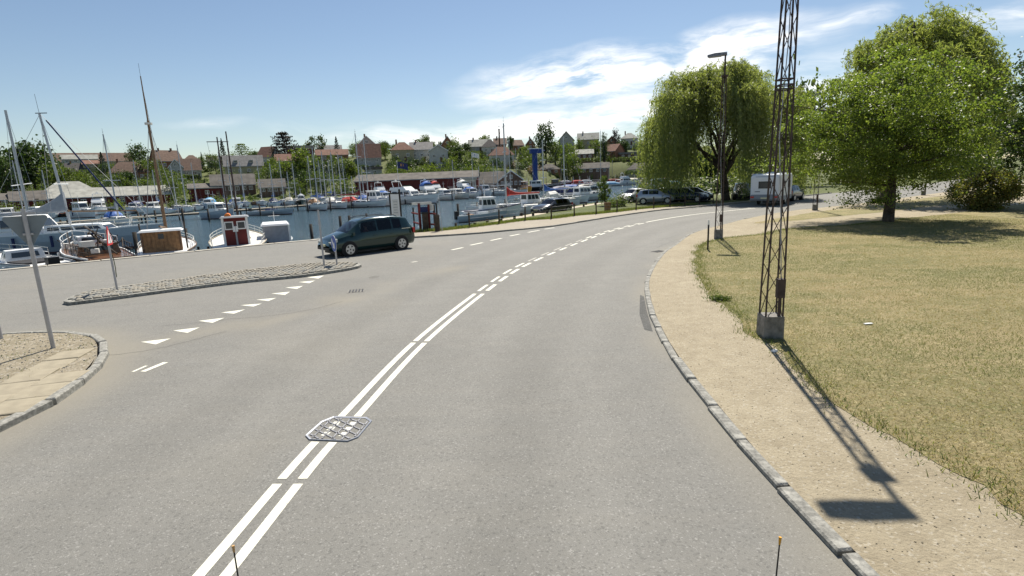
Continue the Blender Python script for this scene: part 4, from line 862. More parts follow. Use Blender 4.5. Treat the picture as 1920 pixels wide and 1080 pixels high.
p = at(745.5, 440, .05); b = thing('notice_board', 'tall grey notice board between two black posts behind the green minivan', 'notice board', (p.x, p.y, 0), .05); zt = ztop(744, 364, p.y); zb_ = ztop(746, 408, p.y)
MB().box((0, 0, (zt+zb_)/2), (.56, .06, zt-zb_)).build('board', 'white', b); MB().box((.02, -.035, (zt+zb_)/2-.1), (.34, .015, (zt-zb_)*.7)).build('poster', 'offwhite', b); MB().box((0, 0, zt+.05), (.62, .1, .07)).build('top_bar', 'black', b)
for sx, e in ((-.28, .0), (.3, .28)): MB().tube((sx, 0, -.2), (sx, 0, zt+e), .055, .055, 8).build('post', 'pilewood', b)
for k in range(5): MB().box((.02, -.046, zb_+.3+k*.16), (.24-.05*(k % 2), .006, .03)).build('print_line', 'grey', b)
p = at(1139, 397.5, -.03); b = thing('litter_bin', 'brown wooden litter bin on the grass behind the fence', 'bin', p)
for k in range(10):
    a = k*.628; MB().box((.24*math.cos(a), .24*math.sin(a), .42), (.05, .13, .8), a).build('slat', 'wood', b)
MB().tube((0, 0, .02), (0, 0, .78), .2, .2, 12).build('liner', 'darkwood', b)
# two feeler rods on the front of the camera vehicle
for px, py, lab in ((437, 1023, 'thin black feeler rod with orange tip at bottom left of the photo'), (1463, 1007, 'thin black feeler rod with yellow tip at bottom right of the photo')):
    d = ray(px, py); k = 2.0/d.y; p = Vector((d.x*k, 2.0, CAM_H+d.z*k)); q = far(px+(14 if px < 900 else -12), 1110, 1.96)
    t = thing('feeler_rod', lab, 'rod', (q.x, q.y, q.z-.1)); v = p-Vector((q.x, q.y, q.z-.1)); MB().tube((0, 0, 0), tuple(v*.93), .004, .003, 6).build('rod', 'black', t); MB().tube(tuple(v*.9), tuple(v), .004, .0065, 8).build('tip', 'tip_orange' if px < 900 else 'yellow', t); MB().tube((0, 0, -.03), (0, 0, .01), .015, .01, 8).build('base', 'black', t)
# ------------------------------------------------------------------ piles and piers
def pile(px, pyb, pyt, label=None, r=.13, name='mooring_pile'):
    p = at(px, pyb, WATER); z1 = ztop(px, pyt, p.y); o = MB().tube((0, 0, -1.6), (random.uniform(-.06, .06), random.uniform(-.06, .06), z1-WATER), r, r*.92, 8).build(name, 'pilewood', None, True, p)
    return tag(o, label or 'dark timber mooring pile standing in the harbour water', 'mooring pile', 'mooring piles in the harbour')
PILES = [(258, 481, 435, 'dark pile left of the boat with the brown wooden cabin'), (349, 443, 428, 'dark pile right of the brown wooden cabin boat'), (586, 449, 420, 'dark pile in the water left of the minivan nose'), (640, 438, 405, 'taller dark pile above the minivan bonnet'), (656, 427, 404, 'second dark pile above the minivan windscreen'), (688, 420, 400, 'dark pile just over the minivan roof'),
         (859.5, 412, 382, 'lone dark pile between the red frame and the small moored boats'), (895, 397, 379, None), (948, 391, 373, None), (968, 389, 372, None), (986, 387, 370, None), (1007, 384, 367, None), (1046, 376, 360, None), (661, 450, 446, 'stub of a pile peeping over the quay edge behind the post'), (623, 450, 440, 'short pile stub by the quay edge left of the minivan'), (855, 424, 418, 'short stump in the water beside the verge')]
for a in PILES: pile(*a)
for px, pt, pb in ((52, 398, 425), (93, 400, 423), (238, 395, 414), (262, 396, 416), (294, 394, 423), (345, 390, 420), (393, 391, 416), (423, 383, 402), (447, 385, 402), (489, 382, 405), (536, 378, 400), (578, 373, 398), (620, 370, 396), (660, 369, 391), (690, 368, 389), (717, 363, 384), (760, 362, 383), (800, 362, 380), (822, 360, 377), (848, 358, 376), (878, 356, 373), (904, 354, 371), (926, 354, 368), (952, 352, 366), (972, 350, 362)):
    pile(px, pb, pt, 'dark timber pile between the boats moored along the far piers', .12)
def pier(name, label, pix, z, w, step, m='deckwood'):
    P = [at(x, y, z) for x, y in pix]; o = P[0]; t = thing(name, label, 'pier', o); L = resample(np.array([(p.x-o.x, p.y-o.y) for p in P]), step); a, b = offset(L, w/2), offset(L, -w/2); mb = MB()
    for i in range(len(L)-1): mb.extr([(a[i][0], a[i][1], 0), (a[i+1][0], a[i+1][1], 0), (b[i+1][0], b[i+1][1], 0), (b[i][0], b[i][1], 0)], (0, 0, -.12))
    mb.build('deck', m, t); pr = None
    for i in range(len(L)):
        for q in (a[i], b[i]):
            if pr is None: pr = c = MB().tube((0, 0, -2.6), (0, 0, .25), .12, .11, 7).build('pier_pile', 'pilewood', t)
            else: c = clone(pr, parent=t)
            c.location = (q[0], q[1], 0)
    bm_ = MB()
    for s in (a, b): bm_.path([(q[0], q[1], -.2) for q in s], .09, 4)
    bm_.build('beam', 'pilewood', t); return t
pier('boat_pier', 'long low timber pier on dark piles in front of the red boathouses', [(-60, 430), (60, 420.5), (127, 415.5), (239, 407), (394, 397), (524, 387.5), (600, 382.5)], .0, 1.6, 4.5)
pier('boat_pier', 'timber pier behind the row of sailing boats and cruisers at mid harbour', [(600, 381.5), (700, 373), (800, 365), (900, 357.5), (985, 350)], -.1, 1.6, 5)
wk = [(905, 424), (939, 412.6), (984, 405.6), (1060, 391.2), (1128, 380.8)]
pier('plank_walkway', 'pale plank walkway running along the shore behind the wire fence', wk, -.05, 1.1, 3)

# ------------------------------------------------------------------ boats
def hull(L, B, fb, sheer=.35, draft=.3, n=11, transom=.75, fine=2.2):
    """bow at +x; returns rings of the outside and the deck edge"""
    rings = []
    for i in range(n):
        s = i/(n-1); x = (s-.5)*L; w = B/2*min(1, (transom+(1-transom)*min(1, s*2.6)))*(1-max(0, (s-.45)/.55)**fine) if s < 1 else .012
        w = max(w, .02); zs = fb+sheer*s**2.2; fl = .78-.25*s
        rings.append((x+(.10*L*.3)*(s**6), w, zs, [(x, w*.30, -draft*(1-.7*s)), (x, w*fl, .05+.1*s), (x+.02*L*s**5, w*.93, zs*.62), (x+.05*L*s**5, w, zs)]))
    return rings
def put_hull(t, L, B, fb, m, stripe=None, deck='white', sheer=.35, boot='antifoul', transom=.75, fine=2.2):
    R = hull(L, B, fb, sheer, transom=transom, fine=fine); mb = MB(); mb.loft([[(p[0], p[1], p[2]) for p in r[3]][::-1]+[(p[0], -p[1], p[2]) for p in r[3]] for r in R]); h = mb.build('hull', m, t)
    d = MB(); n = len(R)
    e = [(r[3][3][0], r[1]*.985, r[2]-.03) for r in R]; d.v = [p for p in e]+[(p[0], -p[1], p[2]) for p in e]; d.f = [(n+i, n+i+1, i+1, i) for i in range(n-1)]; d.build('deck', deck, t)
    b = MB()
    for sg in (1, -1):
        for i in range(n-1):
            p, q = R[i], R[i+1]; b.extr([(p[3][3][0], sg*(p[1]+.012), p[2]-.01), (q[3][3][0], sg*(q[1]+.012), q[2]-.01), (q[3][3][0], sg*(q[1]+.012), q[2]+.07), (p[3][3][0], sg*(p[1]+.012), p[2]+.07)], (0, -sg*.05, 0))
    b.build('rubbing_strake', stripe or m, h)
    w = MB()
    for sg in (1, -1):
        for i in range(n-1):
            p, q = R[i], R[i+1]; A, A2 = p[3][1], q[3][1]; w.poly([(A[0], sg*(A[1]+.012), A[2]-.16), (A2[0], sg*(A2[1]+.012), A2[2]-.16), (A2[0], sg*(A2[1]+.016), A2[2]), (A[0], sg*(A[1]+.016), A[2])])
    w.build('waterline_band', boot, h); return R
def cabin(t, x0, x1, w0, w1, z0, z1, rake0=.1, rake1=.4, m='white', win='pane', nwin=3, name='cabin', roof=None, wz=(.42, .82)):
    tp = .86; b = MB().loft([[(x0, -w0/2, z0), (x1, -w1/2, z0), (x1, w1/2, z0), (x0, w0/2, z0)], [(x0+rake0, -w0/2*tp, z1), (x1-rake1, -w1/2*tp, z1), (x1-rake1, w1/2*tp, z1), (x0+rake0, w0/2*tp, z1)]]); c = b.build(name, m, t)
    def pt(sg, f, v, o=.012):
        xa = x0+rake0*v; xb = x1-rake1*v; x = xa+(xb-xa)*f; w = (w0+(w1-w0)*f)/2*(1+(tp-1)*v); return (x, sg*(w+o), z0+(z1-z0)*v)
    for sg in (1, -1):
        for k in range(nwin):
            f0, f1 = .06+k*.9/nwin, .06+(k+.84)*.9/nwin; MB().extr([pt(sg, f0, wz[0]), pt(sg, f1, wz[0]), pt(sg, f1, wz[1]), pt(sg, f0, wz[1])], (0, -sg*.02, 0)).build('window', win, c)
    fr = MB(); v0, v1 = wz; q = lambda v, s_: (x1-rake1*v+.014, s_*(w1/2*(1+(tp-1)*v))*.88, z0+(z1-z0)*v); fr.extr([q(v0, -1), q(v0, 1), q(v1, 1), q(v1, -1)], (-.02, 0, 0)); fr.build('windscreen', win, c)
    q = lambda v, s_: (x0+rake0*v-.014, s_*(w0/2*(1+(tp-1)*v))*.7, z0+(z1-z0)*v); MB().extr([q(v0, -1), q(v0, 1), q(v1, 1), q(v1, -1)], (.02, 0, 0)).build('rear_window', win, c)
    if roof: MB().loft([[(x0+rake0-.25, -w0/2*.95, z1+.003), (x1-rake1+.2, -w1/2*.95, z1+.003), (x1-rake1+.2, w1/2*.95, z1+.003), (x0+rake0-.25, w0/2*.95, z1+.003)], [(x0+rake0-.2, -w0/2*.85, z1+.1), (x1-rake1+.1, -w1/2*.85, z1+.1), (x1-rake1+.1, w1/2*.85, z1+.1), (x0+rake0-.2, w0/2*.85, z1+.1)]]).build('roof', roof, c)
    return c
def rails(t, R, i0, i1, h=.55, m='chrome', name='pulpit'):
    mb = MB()
    for sg in (1, -1):
        P = [(R[i][3][3][0]-.05, sg*R[i][1]*.93, R[i][2]) for i in range(i0, i1+1)]
        for p in P: mb.tube(p, (p[0], p[1], p[2]+h), .018, n=4, cap=False)
        for f in (.55, 1): mb.path([(p[0], p[1], p[2]+h*f) for p in P], .018, 4)
    return mb.build(name, m, t)
def rig(t, xm, z0, zt, L, B, m='mastgrey', r=.105, cover=None, boomlen=None, spreaders=(.55,), stays=True, lean=0, boomz=1.1):
    mt = MB().tube((xm, 0, z0-.4), (xm+lean, 0, zt), r, r*.7, 8).build('mast', m, t); H = zt-z0
    for f in spreaders: MB().tube((xm+lean*f, -B*.33, z0+H*f), (xm+lean*f, B*.33, z0+H*f), r*.4, n=5).build('spreader', m, mt)
    MB().tube((xm+lean, 0, zt), (xm+lean, 0, zt+.7), .014, .01, 4).tube((xm+lean-.2, 0, zt+.25), (xm+lean+.2, 0, zt+.25), .02, n=4).build('wind_vane', 'black', mt)
    if stays:
        s = MB()
        for sg in (1, -1): s.tube((xm-.15, sg*B*.45, z0), (xm+lean*spreaders[0], sg*B*.33, z0+H*spreaders[0]), .012, n=3, cap=False).tube((xm+lean*spreaders[0], sg*B*.33, z0+H*spreaders[0]), (xm+lean, 0, zt-.1), .012, n=3, cap=False)
        s.tube((L*.49, 0, z0+.1), (xm+lean, 0, zt-.1), .016, n=3, cap=False).tube((-L*.49, 0, z0), (xm+lean, 0, zt-.05), .012, n=3, cap=False); s.build('rigging', 'grey', t)
    if boomlen:
        zb = z0+boomz; bo = MB().tube((xm, 0, zb), (xm-boomlen, 0, zb+.05), .05, .045, 6).build('boom', m, t)
        if cover:
            rg = []
            for k in range(9):
                f = k/8; rr = .16-.08*f+(.10 if k == 0 else 0); up = .55*max(0, 1-f*3.2)**1.5; x = xm-.05-(boomlen-.1)*f
                rg.append([(x+.0, rr*math.cos(a)*.8, zb+.10+rr*math.sin(a)+(up if math.sin(a) > 0 else 0)) for a in np.linspace(0, 6.283, 8, endpoint=False)])
            MB().loft(rg).build('sail_cover', cover, bo)
    return mt
def fender(t, R, i, m='navy'):
    for sg in (1, -1):
        p = R[i]; MB().tube((p[3][3][0], sg*(p[1]+.1), p[2]*.35), (p[3][3][0], sg*(p[1]+.1), p[2]*.9), .09, .09, 8).build('fender', m, t)
NB = [0]
def boat(px, py, ang, L, typ, label, hullm='white', trim=None, top='white', mast=None, cover=None, lean=0, canopy=None, group=None, z=WATER, name=None, sc=1.0):
    NB[0] += 1; p = at(px, py, z); B = L*.33; a = math.radians(ang)
    nm = name or {'s': 'sailing_boat', 'm': 'motor_boat', 'f': 'flybridge_cruiser', 'o': 'open_boat', 'w': 'work_boat', 't': 'trawler_boat'}[typ]
    t = thing(nm, label, {'s': 'sailing boat', 'w': 'work boat'}.get(typ, 'motor boat'), (p.x, p.y, z), a, group); trim = trim or random.choice(['blue', 'navy', 'grey', 'red'])
    if typ == 's':
        fb = .85; R = put_hull(t, L, B, fb, hullm, trim, 'offwhite', .25, transom=.6); c = cabin(t, -L*.12, L*.24, B*.55, B*.4, fb-.03, fb+.42, .05, .5, top, nwin=3); MB().box((-L*.3, 0, fb+.1), (L*.26, B*.5, .25)).build('cockpit', 'offwhite', t)
        rails(t, R, 8, 10); rails(t, R, 0, 2, name='pushpit')
        if canopy: MB().loft([[(x, B*.33*math.cos(q), fb+.3+h*math.sin(q)) for q in np.linspace(0, math.pi, 7)] for x, h in ((-L*.26, .75), (-L*.12, .85), (-L*.06, .35))], close=True).build('spray_hood', canopy, t)
        if mast: rig(t, L*.06, fb+.3, ztop(mast[0], mast[1], p.y)-z, L, B, cover=cover, boomlen=L*.42, spreaders=(.45,) if L < 9 else (.36, .66), lean=lean)
        fender(t, R, 5)
    elif typ in 'mt':
        fb = .95 if typ == 'm' else 1.15; R = put_hull(t, L, B, fb, hullm, trim, 'offwhite', .45); c = cabin(t, -L*.18, L*.12, B*.78, B*.66, fb-.03, fb+(1.25 if typ == 'm' else 1.65), .05, .45, top, nwin=3, roof=top if not canopy else None, wz=(.45, .86)); cabin(t, L*.115, L*.36, B*.58, B*.26, fb-.03, fb+.5, .02, .5, top, nwin=2)
        if canopy: cb = MB().loft([[(x, B*.37*math.cos(q), fb+.4+h*math.sin(q)) for q in np.linspace(0, math.pi, 8)] for x, h in ((-L*.44, 1.0), (-L*.3, 1.2), (-L*.05, 1.15), (L*.06, .85))]); cb.build('canopy', canopy, t)
        rails(t, R, 6, 10); fender(t, R, 4)
        MB().tube((-L*.1, 0, fb+1.2), (-L*.1, 0, fb+3.0), .03, .02, 5).tube((-L*.1, -.35, fb+2.5), (-L*.1, .35, fb+2.5), .02, n=4).build('signal_mast', 'white', t)
    elif typ == 'f':
        fb = 1.3; R = put_hull(t, L, B, fb, hullm, trim, 'white', .5); cabin(t, -L*.25, L*.16, B*.82, B*.7, fb-.03, fb+1.35, .05, .9, top, nwin=3, wz=(.4, .8)); cabin(t, L*.14, L*.38, B*.6, B*.25, fb-.03, fb+.55, .02, .7, top, nwin=2)
        fl = MB().loft([[(-L*.28, -B*.38, fb+1.36), (L*.04, -B*.34, fb+1.36), (L*.04, B*.34, fb+1.36), (-L*.28, B*.38, fb+1.36)], [(-L*.26, -B*.36, fb+1.9), (-L*.02, -B*.30, fb+2.0), (-L*.02, B*.30, fb+2.0), (-L*.26, B*.36, fb+1.9)]]).build('flybridge', top, t); MB().box((-L*.03, 0, fb+2.12), (.05, B*.55, .28)).build('wind_screen', 'pane', fl)
        if canopy: MB().loft([[(x, B*.36*math.cos(q), fb+1.9+h*math.sin(q)) for q in np.linspace(0, math.pi, 8)] for x, h in ((-L*.28, .8), (-L*.18, 1.0), (-L*.05, .75))]).build('canopy', canopy, t)
        ar = MB(); ar.path([(-L*.2, -B*.33, fb+1.8), (-L*.24, -B*.3, fb+3.0), (-L*.24, B*.3, fb+3.0), (-L*.2, B*.33, fb+1.8)], .06, 5); ar.tube((-L*.24, 0, fb+3.0), (-L*.24, 0, fb+3.5), .04).box((-L*.24, 0, fb+3.2), (.35, .5, .14)); ar.build('radar_arch', 'white', t); rails(t, R, 5, 10, .7); fender(t, R, 4)
    elif typ == 'o':
        fb = .6; R = put_hull(t, L, B, fb, hullm, trim, 'grey', .35); MB().box((L*.02, 0, fb+.14), (L*.2, B*.5, .38)).build('console', top, t); MB().box((-L*.5, 0, fb+.1), (.35, .4, .8)).build('outboard_motor', 'black', t)
        for x in (-.22, .2): MB().box((x*L, 0, fb+.08), (.35, B*.72, .08)).build('thwart', 'wood', t)
        if canopy: MB().loft([[(x, B*.42*math.cos(q), fb+.05+h*math.sin(q)) for q in np.linspace(0, math.pi, 8)] for x, h in ((-L*.46, .65), (-L*.2, 1.0), (L*.1, .95), (L*.3, .3))]).build('canopy', canopy, t)
        else: rails(t, R, 6, 10, .4)
    elif typ == 'w':
        fb = 1.1; R = put_hull(t, L, B, fb, hullm, trim, 'darkwood', .6, transom=.55); cabin(t, -L*.3, -L*.02, B*.6, B*.55, fb-.05, fb+2.0, .02, .1, top, nwin=2, roof='white', wz=(.55, .85))
        MB().tube((L*.12, 0, fb), (L*.12, 0, fb+4.2), .08, .05, 6).tube((L*.12, 0, fb+1.2), (L*.36, 0, fb+3.0), .05, .04, 6).build('derrick_mast', 'mastwood', t); MB().box((L*.12, 0, fb+.25), (L*.16, B*.5, .45)).build('hatch', 'grey', t); rails(t, R, 6, 10, .5, 'white')
    return t
FG = 'small craft moored by the far piers'
# far left, behind the long pier
boat(16, 412, -55, 8, 'm', 'white cabin cruiser at the far left edge of the photo behind the pier', trim='grey')
boat(76, 410, -20, 8.5, 'm', 'low white cabin boat with dark windows left of the ketch mast', trim='navy')
boat(131, 406, 10, 7, 'o', 'dark open workboat loaded with orange gear before the boathouse bushes', 'darkwood', 'redwood', 'orange')
boat(157, 408, -25, 7.5, 't', 'white wheelhouse boat with open frame behind the grey boom', trim='grey')
boat(186, 402, -62, 8.5, 'f', 'white flybridge cruiser in front of the long red boathouse windows', trim='navy')
boat(223, 424, -40, 8.5, 's', 'white sailing boat with blue cockpit cover moored on the near side of the long pier', trim='hull_grey', mast=(196, 252), canopy='blue', cover='canvas_grey')
boat(253, 400, -75, 7, 'm', 'motorboat with dark blue canopy and two orange fender balls', trim='navy', canopy='navy')
boat(287, 401, -80, 7, 'm', 'white upright cabin boat right of the orange fender boat', trim='grey')
boat(318, 400, -70, 6, 'o', 'small white open boat behind the tall brown mast', trim='blue')
boat(352, 397, -65, 7.5, 's', 'white sloop with bare pale mast right of the brown masted boat', trim='grey', mast=(345, 271))
boat(392, 392, -75, 7.5, 'm', 'grey blue motorboat with pale blue top left of the fishing cutter masts', 'hull_grey', 'cyan', canopy='cyan')
boat(411, 410, -28, 6.5, 'm', 'pale grey day cruiser just behind the red wheelhouse roof', 'hull_grey', 'white')
boat(425, 392, -70, 7, 's', 'small sloop with blue mainsail cover behind the fishing cutter masts', trim='blue', mast=(404, 285), cover='blue')
boat(446, 391, -60, 7, 'm', 'white motorboat with blue windows right of the cutter masts', trim='blue')
boat(478, 384, -60, 5.5, 'o', 'brown wooden dinghy lying behind the far pier', 'wood', 'offwhite')
boat(509, 403, -10, 7, 'o', 'light grey day boat with dark blue bundle at its stern on the pier near side', 'hull_grey', 'white', 'navy')
boat(515, 388, -60, 8, 's', 'sloop with long blue sail cover behind the grey day boat', trim='blue', mast=(531, 305), cover='blue', canopy='navy')
boat(545, 386, -60, 8, 's', 'white sloop with cream cockpit tent left of the mid harbour yachts', trim='grey', mast=(548, 322), canopy='cream')
boat(566, 385, -70, 6.5, 'm', 'green hulled small motorboat among the far moorings', 'carpaint_racing', 'white', canopy='canvas_grey')
# mid row
boat(596, 394, -50, 8, 's', 'white sloop with brown cockpit cover, leftmost in the middle row of yachts', trim='hull_grey', mast=(575, 278), canopy='wood', cover='blue')
boat(612, 391, -52, 8, 's', 'white yacht with navy boom cover second in the middle row', trim='navy', mast=(588, 285), cover='navy')
boat(628, 391, -45, 8.5, 's', 'white yacht with dark blue sail cover and white cabin roof in the middle row', trim='grey', mast=(609, 286), cover='navy', canopy='offwhite')
boat(641, 387, -50, 8, 's', 'small yacht with a thin mast left of the tallest mast', trim='blue', mast=(615, 290))
boat(673, 389, -18, 10.5, 's', 'long white yacht broadside with the tallest pale mast and red gear on deck', trim='hull_grey', mast=(641, 251), cover='redwood', canopy='sail_red')
boat(690, 384, -45, 8.5, 's', 'white yacht with two crossed spreaders beside the blue banded boat', trim='grey', mast=(673, 262), canopy='blue')
boat(706, 387, -20, 7.5, 't', 'white boat with bright blue band along its hull in the middle row', trim='blue')
boat(724, 380, -60, 8.5, 'm', 'cruiser with blue cabin covers left of the big white flybridge yacht', trim='blue', canopy='blue')
boat(716, 375, -60, 9, 'f', 'white cruiser with flying bridge frame before the long red boathouse end', trim='navy')
boat(768, 382, -28, 12.5, 'f', 'big gleaming white flybridge yacht pointing right behind the notice board', trim='grey')
boat(806, 378, -62, 9.5, 'f', 'white cruiser with blue canvas sides right of the big white yacht', trim='navy', canopy='blue')
boat(836, 375, -60, 9, 'm', 'white cruiser with dark blue hull patch and long white roof', trim='navy', canopy='offwhite')
boat(820, 370, -60, 9, 'f', 'cruiser with red folded hood showing behind the white cruisers', trim='red', canopy='sail_red')
boat(858, 373, -50, 8.5, 'm', 'pale grey cruiser with flared bow, left of the blue hooded boat', 'offwhite', 'grey')
boat(886, 371, -68, 8.5, 'm', 'white cruiser with bright blue hood on its cockpit', trim='blue', canopy='blue')
boat(910, 369, -72, 8.5, 't', 'white cruiser with two large black rear windows', trim='grey', canopy='black')
boat(932, 366, -50, 8, 's', 'white sloop right of the two black windows, below the tiled house', trim='grey', mast=(914, 276), cover='canvas_grey')
boat(954, 364, -20, 9.5, 's', 'broad white sloop with grey boom cover under the glass gable', trim='grey', mast=(940, 262), cover='canvas_grey')
boat(874, 367, -55, 10, 'f', 'white cruiser with flat white sun roof in front of the small white kiosk', trim='white', canopy='offwhite')
boat(987, 361.5, -75, 8, 'w', 'orange workboat with yellow side left of the blue crane', 'yellow', 'orange', 'wood')
boat(1016, 357, 10, 12, 'w', 'low dark barge moored at the foot of the blue crane', 'black', 'grey', 'white')
boat(1048, 352, 12, 9, 'w', 'dark red workboat right of the blue crane', 'redwood', 'black', 'wall_brown')
boat(968, 355, -60, 8, 's', 'yacht lying inside the pier under the glass fronted clubhouse', trim='grey', mast=(960, 278))
# right basin, far side
for px, py, ang, L, ty, kw, lab in ((1068, 350.5, 20, 9, 'm', dict(hullm='hull_grey', canopy='navy'), 'grey cruiser with dark hood under the far grass bank'), (1090, 350, 15, 8, 'm', dict(canopy='sail_red'), 'white boat with faded red hood under the far grass bank'), (1106, 349, 15, 8, 'm', dict(hullm='offwhite', canopy='canvas_grey'), 'off white boat with grey hood under the far grass bank'), (1124, 348.5, 20, 9, 's', dict(mast=(1097, 246), trim='grey'), 'yacht with a very tall pale mast below the long bungalow'), (1148, 349, 20, 8, 'o', dict(canopy='cyan'), 'small open boat with pale blue cover at the far bank'), (1158, 348, 18, 8.5, 'm', dict(canopy='redwood'), 'cruiser with dark red hood below the far bungalow hedge'), (1176, 347.5, 18, 9, 'f', dict(hullm='white'), 'white flybridge cruiser at the far bank'), (1194, 346.5, 15, 9, 'm', dict(hullm='white', canopy='cream'), 'white cruiser with cream hood below the small willow tree'), (1212, 345.6, 15, 8, 'm', dict(hullm='hull_grey'), 'grey hulled cruiser at the far right moorings'), (1222, 353.5, 200, 8.5, 'm', dict(canopy='cyan'), 'white motorboat with light blue hood above the white parked car'), (1238, 350.5, 190, 9.5, 'm', dict(hullm='offwhite'), 'long white cruiser just above the silver hatchback'), (1256, 349.8, 195, 8, 'o', dict(canopy='cyan', hullm='white'), 'boat under a bright blue tarpaulin next to the willow curtain'), (1246, 347, 190, 8, 'm', dict(canopy='redwood'), 'boat with a dull red hood behind the blue tarpaulin boat'), (1140, 345.5, 15, 8, 's', dict(mast=(1133, 310), trim='grey'), 'sloop with a short mast by the far bank'), (1040, 347.5, 30, 9, 's', dict(mast=(1057, 295), trim='grey'), 'yacht behind the barges with a thin grey mast')):
    boat(px, py, ang, L, ty, lab, **kw)
# more yachts crowding the piers
for px, py, ang, L, mx, my, lab, kw in ((48, 409, -60, 7.5, 44, 300, 'white yacht with a thin mast at the far left pier end', {}), (98, 408, -60, 7, 95, 318, 'white yacht between the low cabin boat and the dark workboat', {}), (268, 399, -70, 7, 262, 300, 'small yacht between the orange fender boat and the upright cabin boat', {}), (300, 399, -70, 7, 301, 318, 'small yacht masted just right of the tall brown mast', dict(cover='blue')),
        (334, 396, -65, 7, 329, 310, 'yacht with bare mast left of the pale masted sloop', {}), (372, 394, -65, 7, 368, 305, 'yacht left of the grey blue motorboat', dict(cover='navy')), (438, 389, -60, 7, 433, 300, 'yacht with blue hood behind the cutter aft mast', dict(canopy='blue')), (460, 387, -60, 7.5, 456, 304, 'white yacht in the crowded moorings right of the cutter masts', dict(cover='blue')), (492, 385, -60, 7.5, 489, 300, 'white yacht left of the sloop with the long blue cover', {}),
        (533, 384, -60, 8, 519, 296, 'tall masted yacht behind the long blue sail cover', {}), (556, 382, -60, 8, 560, 306, 'white yacht left of the leftmost middle row sloop', dict(cover='navy')), (585, 381, -55, 8, 583, 292, 'second yacht behind the leftmost middle row sloops', {}), (604, 380, -55, 8, 601, 300, 'yacht inside the pier behind the navy boom cover', dict(canopy='blue')), (622, 379, -55, 8, 624, 300, 'yacht inside the pier behind the middle row', dict(cover='blue')), (648, 378, -55, 8, 651, 292, 'yacht inside the pier left of the long broadside yacht', {}), (662, 377, -55, 8, 660, 330, 'short masted yacht inside the pier behind the broadside yacht', {}), (682, 376, -55, 8, 684, 312, 'yacht inside the pier left of the blue banded boat', dict(canopy='navy')),
        (850, 366, -55, 8.5, 846, 300, 'yacht behind the row of white cruisers with a thin mast', {}), (898, 363, -55, 8, 893, 312, 'yacht behind the bright blue hood with a thin leaning mast', {}), (925, 361, -55, 8, 921, 300, 'yacht moored inside the pier before the glass gable', {}), (945, 359, -50, 8, 950, 300, 'yacht with grey mast in front of the glazed clubhouse', {})):
    boat(px, py, ang, L, 's', lab, trim=random.choice(['grey', 'navy', 'blue']), mast=(mx, my), **kw)
# near right, along the plank walkway
boat(903, 414, 25, 5.2, 'o', 'small grey outboard boat nearest the wire fence, lying at the walkway', 'hull_grey', 'offwhite', 'white')
boat(921, 411, 18, 6.0, 'm', 'small white cabin boat tied to the walkway behind the fence', trim='navy')
boat(960, 403.5, 192, 9.2, 's', 'white sloop with a dark red sail cover on its boom', trim='hull_grey', mast=(937, 232), cover='sail_red')
boat(999, 396, 30, 7, 'm', 'white cabin boat with big windows left of the black estate car', trim='grey')
boat(1027, 388, 200, 9, 's', 'pale yacht with a blue sail cover and a slim white mast', trim='grey', mast=(1021, 262), cover='blue')
boat(1053, 383, 20, 8.5, 's', 'white yacht with low cabin, second mast right of the blue crane', trim='hull_grey', mast=(1036, 256), canopy='offwhite')
boat(1068, 376, 25, 7.5, 'm', 'dark blue hooded motorboat behind the low white yacht', trim='navy', canopy='navy')
boat(1082, 371, 25, 7.5, 'm', 'motorboat with bright blue cover ahead of the green bushes', trim='blue', canopy='blue')
boat(1096, 376.5, 25, 8.5, 'm', 'white cruiser with slanted windows next to the green bushes', trim='grey')
boat(1112, 370, 25, 7.5, 'm', 'motorboat with black hood partly behind the green bushes', trim='grey', canopy='black')

# ------------------------------------------------------------------ the five boats lying under the near quay
def near(px, py, ang, name, label, cat, z=WATER, k=1):
    p = at(px, py, z); t = thing(name, label, cat, (p.x, p.y, z), math.radians(ang)); t.scale = (k, k, k); return t, p
# 1 white sports boat, far left
t, p = near(52, 520, 150, 'white_speedboat', 'white speedboat with dark cockpit under the quay edge at the far left', 'motor boat')
R = put_hull(t, 6.4, 2.3, .85, 'white', 'grey', 'white', .3); cabin(t, -.4, 1.2, 1.7, 1.3, .82, 1.45, .1, .7, 'white', nwin=2); MB().box((-1.4, 0, .86), (1.9, 1.6, .18)).build('cockpit', 'interior', t); rails(t, R, 5, 10, .5); MB().box((-3.3, 0, .7), (.4, .45, .95)).build('outboard_motor', 'black', t); fender(t, R, 3, 'white')
# 2 grey-white ketch lying off, with two masts
t, p = near(134, 470, 8, 'white_ketch', 'long pale grey motor yacht with boom and grey furled sail at the left', 'sailing boat')
R = put_hull(t, 12.5, 3.6, 1.35, 'hull_grey', 'white', 'white', .35); cabin(t, -3.6, -.9, 2.9, 2.6, 1.32, 2.75, .1, .9, 'white', nwin=3); cabin(t, -.9, 3.4, 2.4, 1.5, 1.32, 1.95, .05, .8, 'white', nwin=4); rails(t, R, 1, 10, .6)
zt = ztop(80, 212, p.y)-WATER; mt = MB().tube((.35, 0, 1.2), (-.25, 0, zt), .10, .075, 8).build('mast', 'mastgrey', t); MB().tube((.2, -.8, 4.9), (.2, .8, 4.9), .035).build('spreader', 'white', mt); MB().tube((-.25, 0, zt), (-.3, 0, zt+1.3), .012, .01, 4).tube((-.5, 0, zt+.0), (.25, 0, zt), .03).build('masthead', 'black', mt)
MB().tube((.1, 0, zt-.5), (4.1, .2, 2.6), .05, .06, 6).build('furled_foresail', 'navy', t)
bo = MB().tube((.4, 0, 2.95), (-6.2, 0, 2.75), .07, .06, 8).build('boom', 'mastwood', t); rg = []
